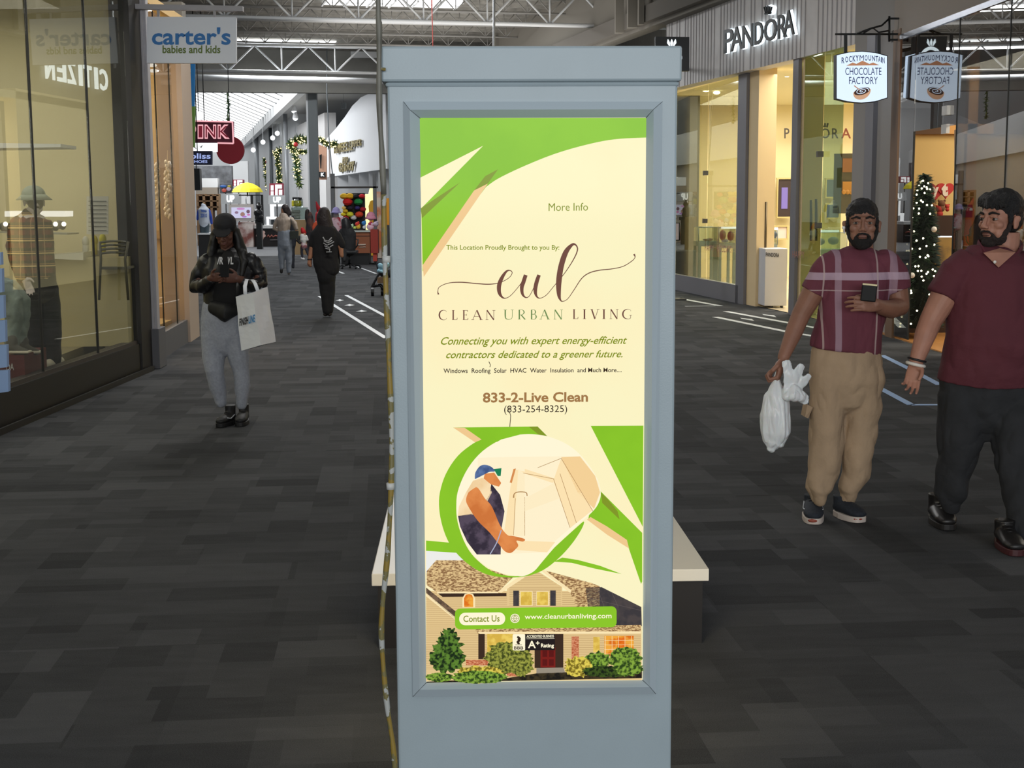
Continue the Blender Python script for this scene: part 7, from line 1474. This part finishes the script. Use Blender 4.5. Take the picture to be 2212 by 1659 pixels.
for x, y, Y in ((1525, 195, 27), (1548, 200, 27), (1700, 162, 24), (1625, 183, 25), (1642, 175, 25), (1757, 150, 23), (1787, 178, 26), (1475, 363, 30), (1494, 364, 30)):
    f = MB(); p = J(x, y, Y); f.ell(p, (.07, .05, .035), mat('shop spotlight', (255, 250, 226), .5, em=6), seg=10, rg=6); 
    if y < 300: f.tube([p+V((0, 0, .02)), V((p.x, p.y, 3.8))], .012, WHITE, 5)
    tag(f.build('shop_spotlight'), 'small bright spotlight inside the jewellery shop, '+{1525: 'first from the kiosk', 1548: 'second from the kiosk', 1700: 'left of the second mullion', 1625: 'just right of the first mullion', 1642: 'mid-way between the mullions', 1757: 'upper one over the green glass', 1787: 'lower one over the green glass', 1475: 'low one nearest the kiosk', 1494: 'low one, second from the kiosk'}[x], 'spotlight', 'jewellery shop spotlights')
# ------------------------------------------------------------------ sweet shop contents
f = MB(); YX = 17.6
tree = empty('christmas_tree', V((5.62, 16.85, 0)), 'dark green Christmas tree with warm fairy lights behind the sweet shop glass', 'Christmas tree'); rr = random.Random(11); tx0 = V((5.62, 16.85, 0))
for i in range(2600):
    t = rr.random()**.8; z = .15+1.85*t; R0 = .26*(1-t)**.6+.03; a = rr.random()*6.283; p = tx0+V((R0*math.cos(a)*.9, R0*math.sin(a), z)); d = V((math.cos(a), math.sin(a), rr.uniform(-.5, .3))).normalized(); e = d.orthogonal().normalized()*.012; L0 = rr.uniform(.06, .15); p = p-d*L0*.5
    f.add([p-e, p+d*L0, p+e], [(0, 1, 2)], mat('fir green', (16, 30, 22), .8) if i % 3 else mat('fir light green', (34, 56, 36), .8))
f.tube([tx0+V((0, 0, .15)), tx0+V((0, 0, 1.2)), tx0+V((0, 0, 1.95))], [.22, .13, .01], mat('fir core', (12, 22, 16), .9), 12)
f.build('foliage', tree); f = MB()
for i in range(90):
    t = rr.random(); z = .15+1.8*t; R0 = .27*(1-t)**.6+.04; a = math.radians(rr.uniform(150, 330)); f.ell(tx0+V((R0*math.cos(a)*.85, R0*math.sin(a), z)), .012, mat('tree light', (255, 244, 200), .5, em=7), seg=6, rg=4)
f.build('fairy_lights', tree)['kind'] = 'stuff'
f = MB(); [f.ell(tx0+V((x, -.26, z)), .035, mat('white bauble', (220, 216, 206), .3), seg=12, rg=8) for x, z in ((.05, 1.35), (-.2, .8))]; f.build('bauble', tree)
f = MB(); f.tube([tx0, tx0+V((0, 0, .2))], .04, mat('tree trunk', (60, 44, 30), .8), 8); f.build('trunk', tree)
# red heart sign
ht = empty('heart_sign', at(2032, 450, 18.0), 'red double heart sign with white letters on the warm yellow wall', 'sign'); rdm = mat('bright red heart', (190, 40, 36), .5)
def heart(cx, cy, r): return [at(cx+r*(16*math.sin(t)**3)/16, cy-r*(13*math.cos(t)-5*math.cos(2*t)-2*math.cos(3*t)-math.cos(4*t))/15, 18.0) for t in [math.radians(10*i) for i in range(36)]]
f = MB(); f.slab(heart(2022, 412, 19)[::-1], (0, .03, 0), rdm); f.slab([p+V((0, -.02, 0)) for p in heart(2042, 410, 18)][::-1], (0, .03, 0), rdm); f.build('heart', ht); f = MB(); tx(f, 't', 2034, 396, 2048, 424, 17.96, mat('cream white letter', (236, 220, 200), .5), bold=.08); tx(f, 'y', 2014, 404, 2028, 428, 17.96, mat('cream white letter', (0, 0, 0)), bold=.06); f.build('lettering', ht)
for k, (x, y, r, c_, nm) in enumerate(((2034, 440, 8, (120, 80, 56), 'brown'), (2016, 443, 6, (150, 104, 60), 'tan'), (2046, 446, 5, (190, 60, 50), 'red'), (2030, 452, 8, (176, 56, 50), 'crimson'))):
    f = MB(); c = at(x, y, 17.7); w = r/3000*17.7; m = mat('plush '+nm, c_, .9); f.ell(c, (w, w, w), m, seg=12, rg=8); f.ell(c+V((0, -.01, -w*1.3)), (w*.9, w*.8, w*.9), m, seg=12, rg=8); f.ell(c+V((-w*.8, 0, w*.8)), w*.35, m, seg=8, rg=6); f.ell(c+V((w*.8, 0, w*.8)), w*.35, m, seg=8, rg=6); tag(f.build('plush_toy'), '%s plush toy on the dark shelf under the heart sign' % nm, 'toy', 'plush toys')
f = MB(); f.box((5.66, 17.5, 0), (6.9, 18.1, at(2030, 466, 17.6).z), mat('dark brown cabinet', (60, 40, 28), .6)); tag(f.build('cabinet'), 'dark brown cabinet under the heart sign in the sweet shop', 'cabinet')
f = MB(); c = at(2030, 535, 16.9); f.slab([at(1992, 510, 16.9), at(2060, 510, 16.9), at(2060, 512.5, 16.9), at(1992, 512.5, 16.9)], (0, .1, 0), lw); f.slab([at(1988, 512, 16.95), at(2066, 512, 16.95), at(2066, 640, 16.95), at(1988, 640, 16.95)], (0, .4, 0), mat('sweet counter', (104, 84, 50), .5, rgb2=(150, 120, 60), nscale=5)); tag(f.build('sweet_counter'), 'lit glass-fronted sweet counter behind the Christmas tree', 'counter')
f = MB(); f.box((6.18, 17.0, 0), (6.3, 17.1, 3.66), mat('golden timber post', (206, 150, 76), .5)); f.box((5.9, 17.0, 2.5), (6.5, 17.1, 2.62), mat('golden timber post', (0, 0, 0))); tag(f.build('timber_frame'), 'golden timber door frame inside the sweet shop', 'frame')
f = MB(); f.slab([at(2068, 280, 15.9), at(2078, 275, 15.9), at(2078, 740, 15.9), at(2068, 740, 15.9)], (0, .1, 0), mat('pale inner post', (206, 176, 150), .6)); tag(f.build('inner_post'), 'pale post inside the sweet shop left of the exit sign', 'post')
ex = flat_sign('exit_sign', 'small navy exit sign with white capital letters behind the sweet shop glass', 'sign', 15.3, 2076, 442, 2100, 470, .02, mat('navy exit plate', (28, 38, 76), .5)); f = MB(); tx(f, 'EXIT', 2078, 447, 2097, 456, 15.28, mat('white plate letter', (214, 216, 220), .5), bold=.02); f.build('lettering', ex)
f = MB(); f.slab([at(x, y, 15.35) for x, y in ((2078, 474), (2078, 510), (2098, 510), (2098, 474))], (0, .01, 0), mat('pale exit notice', (196, 184, 160), .6)); tag(f.build('paper_notice'), 'pale paper notice under the exit sign', 'notice')
f = MB(); f.box((5.9, 12.6, 1.9), (11, 12.9, 2.0), mat('golden timber post', (0, 0, 0))); f.box((5.9, 12.6, 0), (6.0, 12.9, 2.0), mat('golden timber post', (0, 0, 0))); f.box((6.0, 12.7, 0), (11, 12.8, 1.9), mat('dark shelf wall', (62, 48, 34), .7, rgb2=(200, 160, 90), nscale=6)); tag(f.build('shelf_unit'), 'golden timber shelf unit at the right edge of the sweet shop', 'shelf')
for x, z in ((5.31, 2.62), (5.31, 2.42)):
    f = MB(); f.box((5.29, 15.2, z), (5.33, 15.36, z+.1), mat('pale steel hinge', (210, 206, 200), .3, metal=.5)); tag(f.build('glass_clamp'), ('upper', 'lower')[z < 2.5]+' pale steel clamp on the sweet shop glass joint', 'clamp', 'steel clamps on the sweet shop glass')
